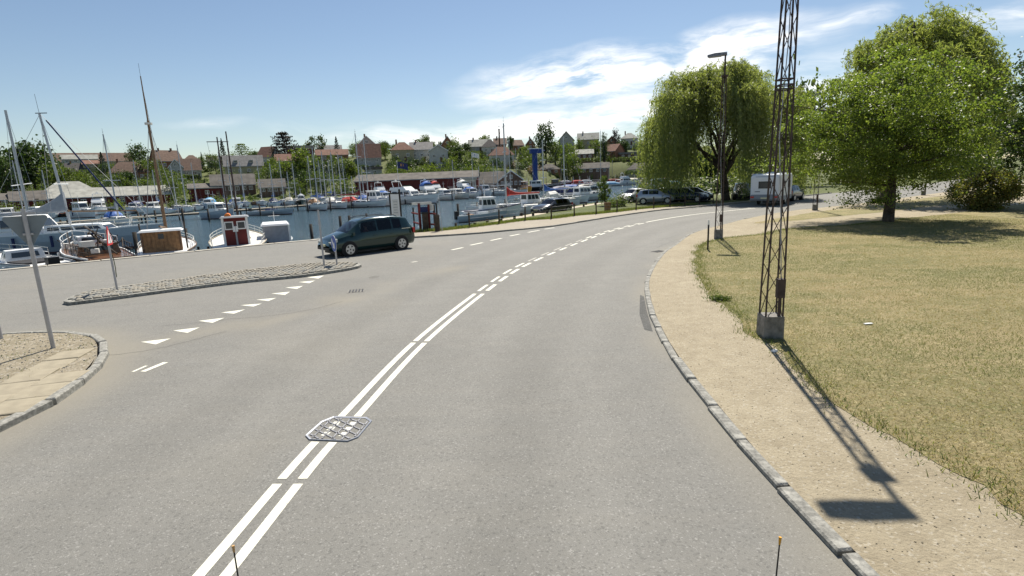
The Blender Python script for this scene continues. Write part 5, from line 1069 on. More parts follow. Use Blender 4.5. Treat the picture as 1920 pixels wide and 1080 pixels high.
for k in range(10):
    f = k/9; x = .25-6.2*f; up = 1.15*max(0, 1-f*2.2)**1.8; rg.append([(x, .13*math.cos(a), 3.02-.2*f+(.16-.05*f)*math.sin(a)+(up if math.sin(a) > .1 else 0)) for a in np.linspace(0, 6.283, 10, endpoint=False)])
MB().loft(rg).build('furled_sail', 'canvas_grey', bo); s = MB()
for sg in (1, -1): s.tube((.1, sg*1.7, 1.4), (-.2, 0, zt-.2), .014, n=3)
s.tube((-6, 0, 1.5), (-.25, 0, zt-.1), .014, n=3).tube((6.1, 0, 1.8), (-.25, 0, zt), .014, n=3); s.build('rigging', 'grey', t)
for i in (3, 5, 7): fender(t, R, i, 'navy')
MB().tube((.6, 0, 2.9), (4.9, .1, 2.75), .06, .05, 6).build('bowsprit_boom', 'mastwood', t)
# 3 second mast, hull mostly outside the frame
t, p = near(-60, 468, 6, 'white_sloop', 'big white sloop, only its thick pale mast and bow in view at the left border', 'sailing boat')
R = put_hull(t, 11, 3.3, 1.3, 'white', 'navy', 'white', .3); cabin(t, -1.5, 2.2, 2.1, 1.4, 1.27, 1.8, .05, .6, 'white', nwin=3); rails(t, R, 6, 10, .6)
q = far(30, 405, p.y); xm = (q-p).length*.98; zt = ztop(-2, 205, p.y)-WATER; mt = MB().tube((xm, 0, 1.2), (xm, 0, zt), .12, .09, 8).build('mast', 'mastgrey', t); MB().tube((xm, -1.1, 5.0), (xm, 1.1, 5.2), .035, n=5).build('spreader', 'white', mt); s = MB()
for sg in (1, -1): s.tube((xm-.2, sg*1.5, 1.4), (xm, sg*1.0, 5.1), .014, n=3).tube((xm, sg*1.0, 5.1), (xm, 0, zt), .014, n=3)
s.tube((5.4, 0, 1.7), (xm, 0, zt), .014, n=3); s.build('rigging', 'grey', t)
# 4 brown wooden yacht with clutter
t, p = near(180, 506, 138, 'wooden_yacht', 'brown wooden yacht with cluttered deck and white rail below the warning sign', 'sailing boat')
R = put_hull(t, 8.2, 2.6, .95, 'varnish', 'white', 'darkwood', .35); cabin(t, -1.7, 1.5, 1.9, 1.4, .92, 1.5, .05, .3, 'varnish', nwin=3); cabin(t, -.2, 1.3, 1.2, 1.0, 1.5, 1.85, .05, .3, 'white', nwin=1); rails(t, R, 5, 10, .7, 'white'); rails(t, R, 0, 4, .6, 'darkwood', 'stern_rail')
m = MB(); random.seed(3)
for k in range(26): a = (random.uniform(-3, 3), random.uniform(-.9, .9), 1.0+random.uniform(0, .5)); m.tube(a, (a[0]+random.uniform(-1, 1), a[1]+random.uniform(-.5, .5), a[2]+random.uniform(0, .9)), random.uniform(.012, .035), n=5)
kind(m.build('deck_gear', 'darkwood', t), 'stuff'); m = MB()
for k in range(9): m.box((random.uniform(-3, 2.5), random.uniform(-.8, .8), 1.15+random.uniform(0, .7)), (random.uniform(.2, .6), random.uniform(.15, .4), random.uniform(.1, .3)), random.uniform(0, 3))
kind(m.build('loose_bundle', 'offwhite', t), 'stuff'); bo = MB().tube((.8, 0, 2.35), (-3.6, .1, 1.9), .06, .05, 6).build('boom', 'darkwood', t); MB().tube((-2.8, -.5, 1.0), (-1.2, .2, 2.1), .05).tube((-.4, -.5, 1.0), (-1.6, .1, 2.2), .05).build('boom_crutch', 'darkwood', t)
fender(t, R, 2, 'white'); fender(t, R, 7, 'white')
# 5 tall brown mast, brown wheelhouse
t, p = near(321, 491, 117, 'wooden_cutter', 'white hulled wooden cutter with brown plank wheelhouse and tall brown mast', 'sailing boat', k=.74)
R = put_hull(t, 8.4, 3.9, 1.15, 'white', 'mastwood', 'deckwood', .6, transom=.8); wh = MB().box((-2.6, .05, 1.75), (1.3, 2.35, 1.75)).build('wheelhouse', 'wood', t); 
for k in range(9): MB().box((-3.262, -.95+k*.25, 1.75), (.03, .225, 1.7)).build('plank', 'wood', wh)
for y in (-1.14, 1.24): MB().box((-3.27, y, 1.75), (.06, .12, 1.74)).build('corner_post', 'varnish', wh)
MB().box((-3.285, .05, 2.28), (.03, .35, .38)).build('window', 'pane', wh); MB().loft([[(-3.5, -1.35, 2.63), (-1.8, -1.35, 2.63), (-1.8, 1.45, 2.63), (-3.5, 1.45, 2.63)], [(-3.4, -1.2, 2.76), (-1.9, -1.2, 2.76), (-1.9, 1.3, 2.76), (-3.4, 1.3, 2.76)]]).build('roof', 'white', t)
zt = (ztop(275, 140, p.y)-WATER)/.74; mt = MB().tube((.2, 0, .8), (.4, 0, zt-3.2), .13, .085, 10).build('mast', 'mastwood', t); MB().tube((.4, 0, zt-3.6), (.45, 0, zt), .06, .035, 8).build('topmast', 'mastwood', mt); MB().tube((.4, 0, zt-3.5), (.4, 0, zt-3.35), .26, .26, 10).build('crosstree', 'offwhite', mt); MB().tube((.45, 0, zt), (.45, 0, zt+.9), .012, n=4).build('pennant_staff', 'black', mt)
bo = MB().tube((.1, 0, 2.7), (-3.1, .05, 3.0), .08, .07, 8).build('boom', 'mastwood', t); s = MB()
for sg in (1, -1):
    for dx in (0, .5): s.tube((.2-dx, sg*1.4, 1.4), (.4, 0, zt-3.4), .016, n=3)
s.tube((4.4, 0, 1.9), (.42, 0, zt-.2), .016, n=3).tube((4.6, 0, 1.9), (.4, 0, zt-3.4), .016, n=3); s.build('rigging', 'grey', t); rails(t, R, 2, 10, .5, 'offwhite', 'bulwark_rail')
for y in (-1.5, 1.5): MB().tube((-2.0, y*.95, 1.1), (-2.0, y*.95, 3.2), .06, .05, 6).build('davit', 'darkwood', t)
fender(t, R, 2, 'white'); fender(t, R, 4, 'black')
# 6 fishing cutter with dark red wheelhouse
t, p = near(452, 479, 115, 'fishing_cutter', 'fishing cutter with dark red wheelhouse, white window frames and two dark masts', 'fishing boat', k=.74)
R = put_hull(t, 9.0, 4.3, 1.2, 'offwhite', 'deckwood', 'deckwood', .75, transom=.8); wh = MB().box((-2.7, 0, 2.15), (1.5, 1.75, 2.3)).build('wheelhouse', 'wall_red', t)
for y in (-.83, .83): MB().box((-3.47, y, 2.15), (.06, .16, 2.32)).build('white_corner', 'white', wh)
for y in (-.42, .42):
    fr = MB().box((-3.475, y, 2.72), (.05, .62, .62)).build('window_frame', 'white', wh)
    MB().box((-3.505, y, 2.72), (.02, .46, .46)).build('pane', 'pane', wh)
MB().box((-3.51, .02, 2.45), (.03, .34, .42)).build('notice', 'white', wh); MB().box((-3.47, 0, 1.6), (.04, .12, 1.3)).build('pipe', 'grey', wh)
MB().loft([[(-3.7, -1.0, 3.31), (-1.8, -1.0, 3.31), (-1.8, 1.0, 3.31), (-3.7, 1.0, 3.31)], [(-3.6, -.9, 3.42), (-1.9, -.9, 3.42), (-1.9, .9, 3.42), (-3.6, .9, 3.42)]]).build('roof', 'grey', t)
MB().tube((-3.2, .45, 3.43), (-2.2, .45, 3.43), .22, .22, 10).build('life_raft', 'orange', t)
for (mx, my), (x, y), nm in (((414, 258), (-1.6, .45), 0), ((433, 246), (-1.3, -.2), 1)):
    zt = (ztop(mx, my, p.y-.8)-WATER)/.74; mt = MB().tube((x, y, 1), (x, y, zt), .085, .045, 8).build('mast', 'rust', t)
    if nm == 0: MB().tube((x, y-.75, zt-.35), (x, y+.75, zt-.35), .03).tube((x, y+.7, zt-.35), (x, y+.6, zt-2.2), .01, n=3).tube((x, y-.7, zt-.35), (x, y-.3, zt-2.6), .01, n=3).build('yard', 'black', mt)
MB().tube((-1.0, .0, 2.0), (3.4, 0, 2.6), .06).build('boom', 'mastwood', t); MB().loft([[(0, -1.0, 1.25), (2.6, -.8, 1.45), (2.6, .8, 1.45), (0, 1.0, 1.25)], [(.1, -.8, 1.75), (2.5, -.6, 1.85), (2.5, .6, 1.85), (.1, .8, 1.75)]]).build('hatch_cover', 'cream', t)
rails(t, R, 1, 10, .55, 'offwhite', 'bulwark_rail'); s = MB(); s.tube((4.6, 0, 2.1), (-1.3, -.2, 7), .016, n=3).tube((-4.3, 0, 1.3), (-1.4, 0, 6.5), .016, n=3); s.build('rigging', 'grey', t); fender(t, R, 3, 'black')
# 7 white boat under a grey tarpaulin
t, p = near(521, 468, 114, 'tarpaulin_boat', 'white boat with grey tarpaulin closing its squared white cockpit hood', 'motor boat', k=.74)
R = put_hull(t, 6.8, 2.6, .9, 'white', 'white', 'white', .35); MB().loft([[(-3.1, -1.0, .95), (-3.1, 1.0, .95), (-3.0, .95, 2.3), (-3.0, -.95, 2.3)], [(-1.2, -1.0, .95), (-1.2, 1.0, .95), (-1.2, .95, 2.38), (-1.2, -.95, 2.38)]]).build('tarpaulin', 'canvas_grey', t)
hd = MB(); hd.loft([[(-3.15, -1.1, 2.31), (-1.0, -1.1, 2.40), (-1.0, 1.1, 2.40), (-3.15, 1.1, 2.31)], [(-3.05, -.95, 2.46), (-1.1, -.95, 2.58), (-1.1, .95, 2.58), (-3.05, .95, 2.46)]]); hd.extr([(-3.13, -1.13, .95), (-3.13, -.98, .95), (-3.13, -.98, 2.36), (-3.13, -1.13, 2.36)], (.16, 0, 0)); hd.build('hard_top', 'white', t)
MB().tube((-2.0, 0, 2.5), (-2.0, 0, 3.5), .02).tube((-2.0, -.45, 3.1), (-2.0, .45, 3.1), .018).build('aerial', 'white', t); rails(t, R, 5, 10, .5); fender(t, R, 2, 'white')

# ------------------------------------------------------------------ flags, crane
def flag(px, pyb, pyt, Y, label, c1, c2=None, L=1.6, lean=0):
    p = far(px, pyb, Y); zt = ztop(px, pyt, Y); t = thing('flagpole', label, 'flagpole', (p.x, p.y, p.z-2.5)); h = zt-p.z+2.5; MB().tube((0, 0, 0), (0, 0, h), .06, .04, 6).build('pole', 'white', t); rg = []
    for k in range(7): x = .05+L*k/6; dz = -.25*(k/6)**1.4*L; y = .16*math.sin(k*1.5); rg.append([(x, y, h-.1+dz), (x, y, h-.1-L*.62+dz), (x, y+.015, h-.1-L*.62+dz), (x, y+.015, h-.1+dz)])
    fl = MB().loft(rg).build('flag_cloth', c1, t)
    if c2: MB().extr([(L*.35, -.03, h-.3-L*.12), (L*.62, -.12, h-.36-L*.12), (L*.62, -.12, h-.36-L*.36), (L*.35, -.03, h-.3-L*.36)], (0, .25, 0)).build('emblem', c2, fl)
flag(748, 352, 302, 118, 'flagpole with a dark blue flag bearing a yellow emblem', 'navy', 'yellow', 2.2); flag(887, 343, 285, 150, 'flagpole with a blue and white flag before the long red boathouse', 'offwhite', 'blue', 2.0)
Y = 172.; p = far(1004, 350, Y); z1 = ztop(1004, 287, Y); t = thing('blue_crane', 'blue harbour crane, a square column with wide white topped head', 'crane', (p.x, p.y, p.z-1)); h = z1-p.z+1
MB().box((0, 0, h/2), (1.25, 1.25, h), .3).build('column', 'craneblue', t); hd = MB().box((.3, 0, h+.55), (3.4, 1.9, 1.3), .3).build('crane_head', 'craneblue', t); MB().box((.0, 0, h+1.3), (3.9, 2.0, .25), .3).build('white_top', 'white', hd); MB().tube((1.6, .4, h+.8), (3.3, .9, h+.7), .2, .14).build('jib', 'craneblue', t); ldr = MB()
for sx in (-.25, .25): ldr.tube((.95, sx-.4, .5), (.95, sx-.4, h), .05, n=4)
for k in range(int(h/.6)): ldr.tube((.95, -.65, .6+k*.6), (.95, -.15, .6+k*.6), .035, n=4)
ldr.build('ladder', 'lightgrey', t); MB().box((-.7, -.35, h*.45), (.3, .5, .6)).build('control_box', 'lightgrey', t)
# ------------------------------------------------------------------ houses on the far hillside and sheds along the shore
def window(par, c, w, h, n, cols=2, frame='white'):
    """a framed window standing proud of a wall at c with outward horizontal normal n"""
    n = Vector(n); a = math.atan2(n.y, n.x)+math.pi/2
    f = MB(); f.box((0, 0, h/2), (w, .1, .12)).box((0, 0, -h/2), (w+.1, .16, .1))
    for k in range(cols+1): f.box((-w/2+k*w/cols, 0, 0), (.09, .1, h))
    o = f.build('window', frame, par, loc=(c[0]+n.x*.04, c[1]+n.y*.04, c[2]), rz=a); MB().box((0, .03, 0), (w-.02, .05, h-.02)).build('pane', 'pane', o)
def house(px, pyb, pye, pyr, wpx, label, wall='wall_white', roof='roof_red', kind_='eave', rz=0, depth=8, ch=1, win=3, rows=1, name='house', Y=None, wcol='white', ov=.35, dy=0, door=True, dormer=0):
    p = far(px, pyb, Y) if Y else hit(px, pyb); s = p.y/1000.; Wd = wpx*s; h = max(1.6, (pyb-pye)*s); rh = max(.6, (pye-pyr)*s); dirx = ray(px, pyb); base = math.atan2(dirx.y, dirx.x)-math.pi/2+math.radians(rz)
    t = thing(name, label, 'house' if name == 'house' else name.replace('_', ' '), p+Vector((0, 0, 0)), base); x, d = Wd/2, depth; lo = -4
    # local x runs along the front, y away from the camera
    if kind_ == 'gable':   # gable faces the camera
        MB().loft([[(-x, 0, lo), (x, 0, lo), (x, 0, h), (0, 0, h+rh), (-x, 0, h)][::1], [(-x, d, lo), (x, d, lo), (x, d, h), (0, d, h+rh), (-x, d, h)]]).build('wall', wall, t); r = MB()
        for sg in (1, -1):
            e = Vector((sg*(x+ov), 0, h-ov*rh/x)); k = Vector((0, 0, h+rh)); r.extr([(e.x, -ov, e.z+.02), (e.x, d+ov, e.z+.02), (k.x, d+ov, k.z+.02), (k.x, -ov, k.z+.02)], (0, 0, .16))
        ro = r.build('roof', roof, t); bb = MB()
        for sg in (1, -1): bb.extr([(sg*(x+ov), -ov-.04, h-ov*rh/x-.16), (sg*(x+ov), -ov-.04, h-ov*rh/x+.2), (0, -ov-.04, h+rh+.2), (0, -ov-.04, h+rh-.16)], (0, .03, 0))
        bb.build('bargeboard', 'white' if roof != 'roof_dark' else 'wall_brown', ro)
    elif kind_ == 'hip':
        MB().box((0, d/2, (h+lo)/2), (Wd, d, h-lo)).build('wall', wall, t); rl = max(.5, x-d*.42); a, b = x+ov, d+ov; zE = h-.05
        ro = MB().loft([[(-a, -ov, zE), (a, -ov, zE), (a, b, zE), (-a, b, zE)], [(-rl, d/2-.1, h+rh), (rl, d/2-.1, h+rh), (rl, d/2+.1, h+rh), (-rl, d/2+.1, h+rh)]]).build('roof', roof, t)
    elif kind_ == 'flat':
        MB().box((0, d/2, (h+lo)/2), (Wd, d, h-lo)).build('wall', wall, t); ro = MB().box((0, d/2, h+rh/2), (Wd+2*ov, d+2*ov, rh)).build('roof', roof, t)
    else:
        MB().loft([[(-x, 0, lo), (-x, 0, h), (-x, d/2, h+rh), (-x, d, h), (-x, d, lo)], [(x, 0, lo), (x, 0, h), (x, d/2, h+rh), (x, d, h), (x, d, lo)]]).build('wall', wall, t); r = MB(); k = ov*rh/(d/2)
        for y0 in (-ov, d+ov): r.extr([(-x-ov, y0, h-k+.02), (x+ov, y0, h-k+.02), (x+ov, d/2, h+rh+.02), (-x-ov, d/2, h+rh+.02)], (0, 0, .16))
        ro = r.build('roof', roof, t); MB().box((0, -ov-.06, h-k+.03), (Wd+2*ov, .1, .14)).build('gutter', 'lightgrey', ro)
        for q in range(dormer):
            xx = (-.5+(q+.5)/dormer)*Wd*.8; zz = h+rh*.32; yy = d/2*.32; dm = MB().box((xx, yy+.35, zz+.35), (1.5, 1.6, 1.1)).build('dormer', 'wall_white', ro); MB().box((xx, yy-.48, zz+.4), (1.1, .06, .7)).build('pane', 'pane', dm); 
    for q in range(ch):
        cx = (-.25+.5*q) * Wd*(1 if kind_ != 'gable' else .35); cy = d/2 if kind_ != 'gable' else d*(.35+.3*q); zz = h+rh; c_ = MB().box((cx, cy+.1, zz+.15), (.65, .65, 1.7)).build('chimney', 'wall_brick', ro); MB().box((cx, cy+.1, zz+1.03), (.75, .75, .1)).build('cap', 'roof_dark', c_)
    for rr in range(rows):
        zz = h*(rr+.55)/rows if rows > 1 else max(1.0, h*.55); hh = min(1.25, h/rows*.55)
        for q in range(win):
            xx = (-.5+(q+.5)/win)*Wd*.94
            window(t, (xx, -.0, zz), min(1.1, Wd/win*.5), hh*.9, (0, -1, 0), frame=wcol)
    if kind_ == 'gable' and rh > 2.5: window(t, (0, 0, h+rh*.32), 1.0, 1.1, (0, -1, 0), frame=wcol)
    if door and win: MB().box((Wd*.02+.9 if win > 1 else Wd*.3, -.03, .95), (.95, .08, 2.0)).build('door', 'wall_brown', t)
    return t
H = house
H(173, 318, 303, 288, 132, 'long two storey building with brown tile roof on the left skyline', 'wall_yellow', 'roof_brown', win=5, depth=10, ch=0, Y=262)
H(151, 307, 298.5, 291, 52, 'white upper wing with pale green roof in front of the long brown roof', 'wall_white', 'roof_fibre', win=4, depth=5, ch=0, Y=248)
H(148, 330, 321, 307, 34, 'grey tiled house gable half hidden by the left trees', 'wall_grey', 'roof_dark', 'eave', win=1, ch=1, Y=232)
H(172, 315, 308, 301, 24, 'small house with bright orange roof right of the white wing', 'wall_yellow', 'roof_red', win=1, ch=0, Y=236)
H(245, 339, 324, 304, 60, 'brown hip roofed villa with one chimney left of the tall brown mast', 'wall_brick', 'roof_brown', 'hip', win=3, ch=1, Y=215)
H(322, 318, 302, 283.5, 42, 'house with steep red brown roof and two dark chimneys', 'wall_brick', 'roof_brown', 'eave', rz=22, win=2, ch=2, Y=240)
H(332, 330, 314, 300.5, 22, 'grey stone gable with a green door, in front of the two chimney house', 'wall_grey', 'roof_brown', 'gable', win=2, ch=0, Y=212)
H(360, 332, 319, 299, 32, 'red brown tiled house right of the grey stone gable', 'wall_grey', 'roof_brown', 'eave', win=2, ch=0, Y=218)
H(362, 318, 305, 291.5, 34, 'house with broad brown roof and white gable trim behind the red tiled house', 'wall_white', 'roof_brown', 'hip', win=2, ch=0, Y=246)
H(424, 308, 303, 294, 60, 'flat grey building on the skyline left of the slate roofed house', 'wall_grey', 'roof_felt', 'eave', win=3, ch=0, Y=255)
H(460, 331, 311.5, 293, 64, 'large cream house with pale slate mansard roof and dormers', 'wall_yellow', 'roof_slate', 'eave', win=4, ch=0, Y=222, dormer=2)
H(496, 312, 295, 277, 30, 'house with orange tiled roof and white bargeboard beside the dark cedar', 'wall_white', 'roof_red', 'eave', rz=-40, win=1, ch=0, Y=245)
H(541, 309, 301.5, 289.5, 42, 'low white walled house with wide red roof right of the cedar', 'wall_white', 'roof_red', win=2, ch=0, Y=232)
H(564, 291, 280, 274, 46, 'dark red house with flat grey roof and white windows on the skyline', 'wall_red', 'roof_fibre', 'flat', win=3, ch=0, Y=258)
H(624, 302, 291, 281, 56, 'long red tiled roof over the bright green trees', 'wall_brick', 'roof_red', win=2, ch=0, Y=246)
H(620, 291, 284, 273, 40, 'grey roofed house on the skyline behind the long red roof', 'wall_grey', 'roof_slate', win=2, ch=0, Y=270)
H(694, 320, 296, 272, 42, 'tall house with big red tile roof and white balcony', 'wall_grey', 'roof_red', 'eave', win=3, rows=2, ch=0, Y=222)
H(689, 285, 272, 257, 32, 'grey gabled upper house with chimney rising behind the red roof', 'wall_grey', 'roof_slate', 'gable', win=1, ch=1, Y=232)
H(756, 303, 282, 267.5, 40, 'hip roofed villa with red tiles and cream walls', 'wall_yellow', 'roof_red', 'hip', win=2, ch=1, Y=225)
H(792, 303, 281.5, 268, 40, 'white house with grey slate roof and small chimney', 'wall_white', 'roof_slate', 'eave', win=3, ch=1, rows=1, Y=228)
H(823, 304, 284, 273.5, 34, 'white gable with two dark windows joined to the slate roof', 'wall_white', 'roof_slate', 'gable', win=2, ch=0, Y=218)
H(840, 285, 274, 257, 26, 'steep brown gable showing behind the white house', 'wall_brick', 'roof_brown', 'gable', win=1, ch=1, Y=250)
H(897, 285, 275, 262.5, 34, 'white house with pale grey roof and skylights on the skyline', 'wall_white', 'roof_fibre', 'eave', win=2, ch=1, Y=258)
H(919, 288, 276, 262, 30, 'black roofed villa next to the tall thin chimney', 'wall_white', 'roof_dark', 'hip', win=2, ch=0, Y=250)
H(938, 281, 271, 260, 22, 'dark red roofed house behind the tall thin chimney', 'wall_brick', 'roof_brown', 'eave', win=1, ch=1, Y=262)
H(941, 307, 291.5, 276, 46, 'white villa with orange hip roof and glazed veranda', 'wall_white', 'roof_red', 'hip', win=4, ch=0, Y=226, rows=1)
H(973, 283, 273, 263, 20, 'small brown roofed house on the skyline left of the big round tree', 'wall_brick', 'roof_brown', 'eave', rz=20, win=1, ch=1, Y=285)
H(995, 281, 271, 260.5, 17, 'narrow red gable left of the big dark tree', 'wall_brick', 'roof_brown', 'gable', win=1, ch=1, Y=285)
H(1062, 279, 264, 248.5, 28, 'dark grey half hipped house right of the big dark tree', 'wall_grey', 'roof_dark', 'gable', win=2, ch=0, Y=285)
H(1103, 276, 262, 250.5, 38, 'house with long light brown roof and tall chimney', 'wall_yellow', 'roof_fibre', 'eave', win=3, ch=1, Y=290)
H(1096, 299, 289, 281, 32, 'low house with grey corrugated roof below the light brown roof', 'wall_brown', 'roof_fibre', 'eave', win=3, ch=0, Y=255)
H(1141, 293, 284, 272, 28, 'red gabled house among the right hand trees', 'wall_brick', 'roof_red', 'eave', rz=-35, win=1, ch=0, Y=265)
H(1147, 278, 267, 257, 22, 'dark house peeping out of the trees on the right skyline', 'wall_brick', 'roof_dark', 'gable', win=1, ch=0, Y=290)
H(1180, 272, 260, 250, 30, 'hip roofed pale house rightmost on the skyline before the willow', 'wall_white', 'roof_fibre', 'hip', win=2, ch=1, Y=290)
H(1186, 297, 289, 285.5, 48, 'low flat bungalow with white fascia under the rightmost skyline house', 'wall_brown', 'roof_slate', 'flat', win=4, ch=0, Y=262)
H(1030, 326, 318, 308, 40, 'brown roofed bungalow right of the blue crane', 'wall_brick', 'roof_felt', 'hip', win=3, ch=0, Y=238)
H(1108, 325, 316, 306.5, 66, 'long brown bungalow with white chimney above the grass bank', 'wall_brown', 'roof_felt', 'eave', win=5, ch=1, Y=236)
H(1207, 326, 317, 305.5, 60, 'bungalow with wide hipped dark roof left of the willow', 'wall_yellow', 'roof_felt', 'hip', win=4, ch=0, Y=238)
H(703, 327, 318, 313, 26, 'flat blue grey carport under the tall red roofed house', 'wall_grey', 'roof_felt', 'flat', win=1, ch=0, Y=205, rz=8, door=False)
# tall thin chimney on the skyline
p = far(938, 300, 255); zt = ztop(937, 243, 255); t = thing('tall_chimney', 'tall thin brick chimney rising above the roofs at the skyline', 'chimney', p); MB().box((0, 0, (zt-p.z)/2), (.8, .8, zt-p.z), 0, .8).build('stack', 'wall_brown', t); MB().box((0, 0, zt-p.z+.1), (.85, .85, .25)).build('cap', 'black', t); MB().tube((0, 0, zt-p.z), (0, 0, zt-p.z+1.6), .06).tube((-.7, 0, zt-p.z+1.4), (.7, .2, zt-p.z+1.5), .05).build('vane', 'black', t)
# low brown apartment strip with a red band
H(440, 362, 347, 328, 72, 'low brown club building with red band and open posts behind the moored boats', 'wall_brown', 'roof_felt', 'eave', win=6, ch=0, Y=176, depth=9, name='clubhouse')
H(512, 362, 351, 337, 44, 'grey roofed annexe with red fascia right of the brown club building', 'wall_brown', 'roof_felt', 'eave', win=4, ch=0, Y=174, depth=7, name='clubhouse')
# red boathouses
H(10, 386, 376, 365, 38, 'red brick boathouse with felt roof at the far left', 'wall_brick', 'roof_felt', 'eave', win=1, ch=0, Y=150, name='boathouse')
H(62, 386, 379, 363, 58, 'red boathouse with long felt roof and a small yellow patch', 'wall_red', 'roof_felt', 'eave', win=2, ch=0, Y=153, name='boathouse')
H(136, 383, 366, 341, 96, 'tall boathouse with hipped pale fibre roof patched in blue grey', 'wall_red', 'roof_fibre', 'hip', win=3, ch=0, Y=160, depth=12, name='boathouse')
H(213, 384.5, 368, 352.5, 180, 'long red boathouse with pale fibre cement roof and white windows', 'wall_red', 'roof_fibre', 'eave', rz=-4, win=6, ch=0, Y=151, depth=9, name='boathouse')
H(390, 370, 353, 345, 58, 'small red shed with white door right of the tall brown mast', 'wall_red', 'roof_felt', 'eave', win=1, ch=0, Y=172, name='shed')
H(782, 361, 337, 325.5, 226, 'very long dark red boathouse with brown felt roof behind the cruisers', 'wall_red', 'roof_felt', 'eave', rz=-9, win=0, ch=0, Y=172, depth=11, name='boathouse', door=False)
H(914, 356, 344, 324, 62, 'brown planked hall continuing the long red boathouse', 'wall_brown', 'roof_felt', 'eave', rz=-9, win=4, ch=0, Y=178, depth=10, name='boat_hall')
H(959, 351, 337.5, 321, 44, 'clubhouse gable with tall glazed front right of the long boathouse', 'wall_brown', 'roof_felt', 'gable', win=5, ch=0, Y=176, depth=10, name='clubhouse')
H(880, 353, 338, 334, 25, 'small white kiosk with dark windows before the boathouse end', 'wall_white', 'roof_fibre', 'flat', win=3, ch=0, Y=160, depth=4, name='kiosk', wcol='wall_grey')
for px, py, pa, lab in ((287, 379, 'carpaint_white', 'white car parked in front of the long red boathouse windows'), (388, 383, 'carpaint_silver', 'silver car parked by the small red shed')):
    p = hit(px, py, 120); car('far_car', lab, 'car', (p.x, p.y, p.z+.05), .1, 3.8, 1.7, hatch(), pa, (.7, 3.1), .3, None, **KW)
# far road on the bank and lamp posts
bk = [(985, 349), (1050, 343), (1100, 339.5), (1160, 336.5), (1220, 334.5), (1300, 331)]
L_ = [hit(x, y, 150) for x, y in bk]; mb = MB()
for a, b in zip(L_[:-1], L_[1:]): mb.poly([(a.x, a.y-2.5, a.z+.10), (b.x, b.y-2.5, b.z+.10), (b.x, b.y+3, b.z+.35), (a.x, a.y+3, a.z+.35)])
kind(mb.build('bank_path', 'pavement'), 'structure')
for px, pyb, pyt in ((1057, 326, 285), (1120, 332, 286), (1148, 331, 302)):
    p = hit(px, pyb, 150); zt = ztop(px, pyt, p.y); t = thing('far_lamp_post', 'thin grey lamp post on the far grass bank', 'street lamp', p, 0, 'lamp posts on the far bank'); MB().tube((0, 0, -1), (0, 0, zt-p.z), .09, .06, 6).build('post', 'galv', t); MB().box((0, -.5, zt-p.z), (.35, 1.0, .18)).build('lamp_head', 'offwhite', t)
# ------------------------------------------------------------------ trees
def crown_pts(k, n, rnd):
    if k == 'round':
        C = rnd.normal(size=(34, 3)); C /= np.linalg.norm(C, axis=1, keepdims=True); C *= rnd.uniform(.45, 1, (34, 1))*np.array([.40, .40, .36]); C[:, 2] += .58; R = rnd.uniform(.06, .13, 34); i = rnd.integers(0, 34, n)
        P = C[i]+rnd.normal(size=(n, 3))*R[i][:, None]*np.array([1, 1, .75])
    elif k == 'airy':
        C = rnd.normal(size=(26, 3)); C /= np.linalg.norm(C, axis=1, keepdims=True); C *= rnd.uniform(.6, 1, (26, 1))*np.array([.42, .42, .38]); C[:, 2] += .58; R = rnd.uniform(.04, .08, 26); i = rnd.integers(0, 26, n); P = C[i]+rnd.normal(size=(n, 3))*R[i][:, None]
    elif k == 'bush':
        C = rnd.normal(size=(22, 3)); C /= np.linalg.norm(C, axis=1, keepdims=True); C *= rnd.uniform(.3, 1, (22, 1))*np.array([.40, .40, .42]); C[:, 2] = np.abs(C[:, 2])*1.6+.08; R = rnd.uniform(.07, .14, 22); i = rnd.integers(0, 22, n); P = C[i]+rnd.normal(size=(n, 3))*R[i][:, None]; P[:, 2] = np.abs(P[:, 2])
    elif k == 'conifer':
        z = rnd.uniform(0, 1, n)**1.4; a = rnd.uniform(0, 6.283, n); lay = .75+.25*np.sin(z*55+a*1.0); r = .5*(1-z)**.85*lay*np.sqrt(rnd.uniform(.25, 1, n))+.01; P = np.stack([r*np.cos(a), r*np.sin(a), .06+.93*z-.05*r], 1)
    else:  # spread: layered cedar
        L = 8; j = rnd.integers(0, L, n); zc = .22+.74*j/(L-1); rad = np.array([.30, .42, .50, .46, .48, .40, .34, .2])[j]; a = rnd.uniform(0, 6.283, n); lob = 1+.25*np.sin(a*3+j*1.7)+.15*np.sin(a*7+j); r = rad*lob*np.sqrt(rnd.uniform(0, 1, n)); P = np.stack([r*np.cos(a), r*np.sin(a), zc+rnd.normal(0, .022, n)-.05*r], 1)
    return P
VAR = {}
def variant(k, m, v, n, size):
    key = (k, m, v)
    if key not in VAR:
        rnd = np.random.default_rng(hash(k) % 1000+v*7+len(k)); P = crown_pts(k, n, rnd); o = quads('crown', leaves(P, size, .65, rnd=rnd), m); me = o.data; bpy.data.objects.remove(o)
        t = MB(); t.tube((0, 0, -.1), (.01, 0, .35), .03, .02, 6).tube((.01, 0, .35), (0, 0, .8), .02, .006, 5); r2 = random.Random(v)
        if k in ('round', 'airy', 'spread'):
            for q in range(6): a = q*1.05+r2.random(); t.tube((.005, 0, .3+.06*q), (.3*math.cos(a), .3*math.sin(a), .5+.06*q), .011, .004, 4)
        tm = bpy.data.meshes.new('trunk'); tm.from_pydata(t.v, [], t.f); tm.materials.append(MT['bark']); VAR[key] = (me, tm)
    return VAR[key]
NT = [0]
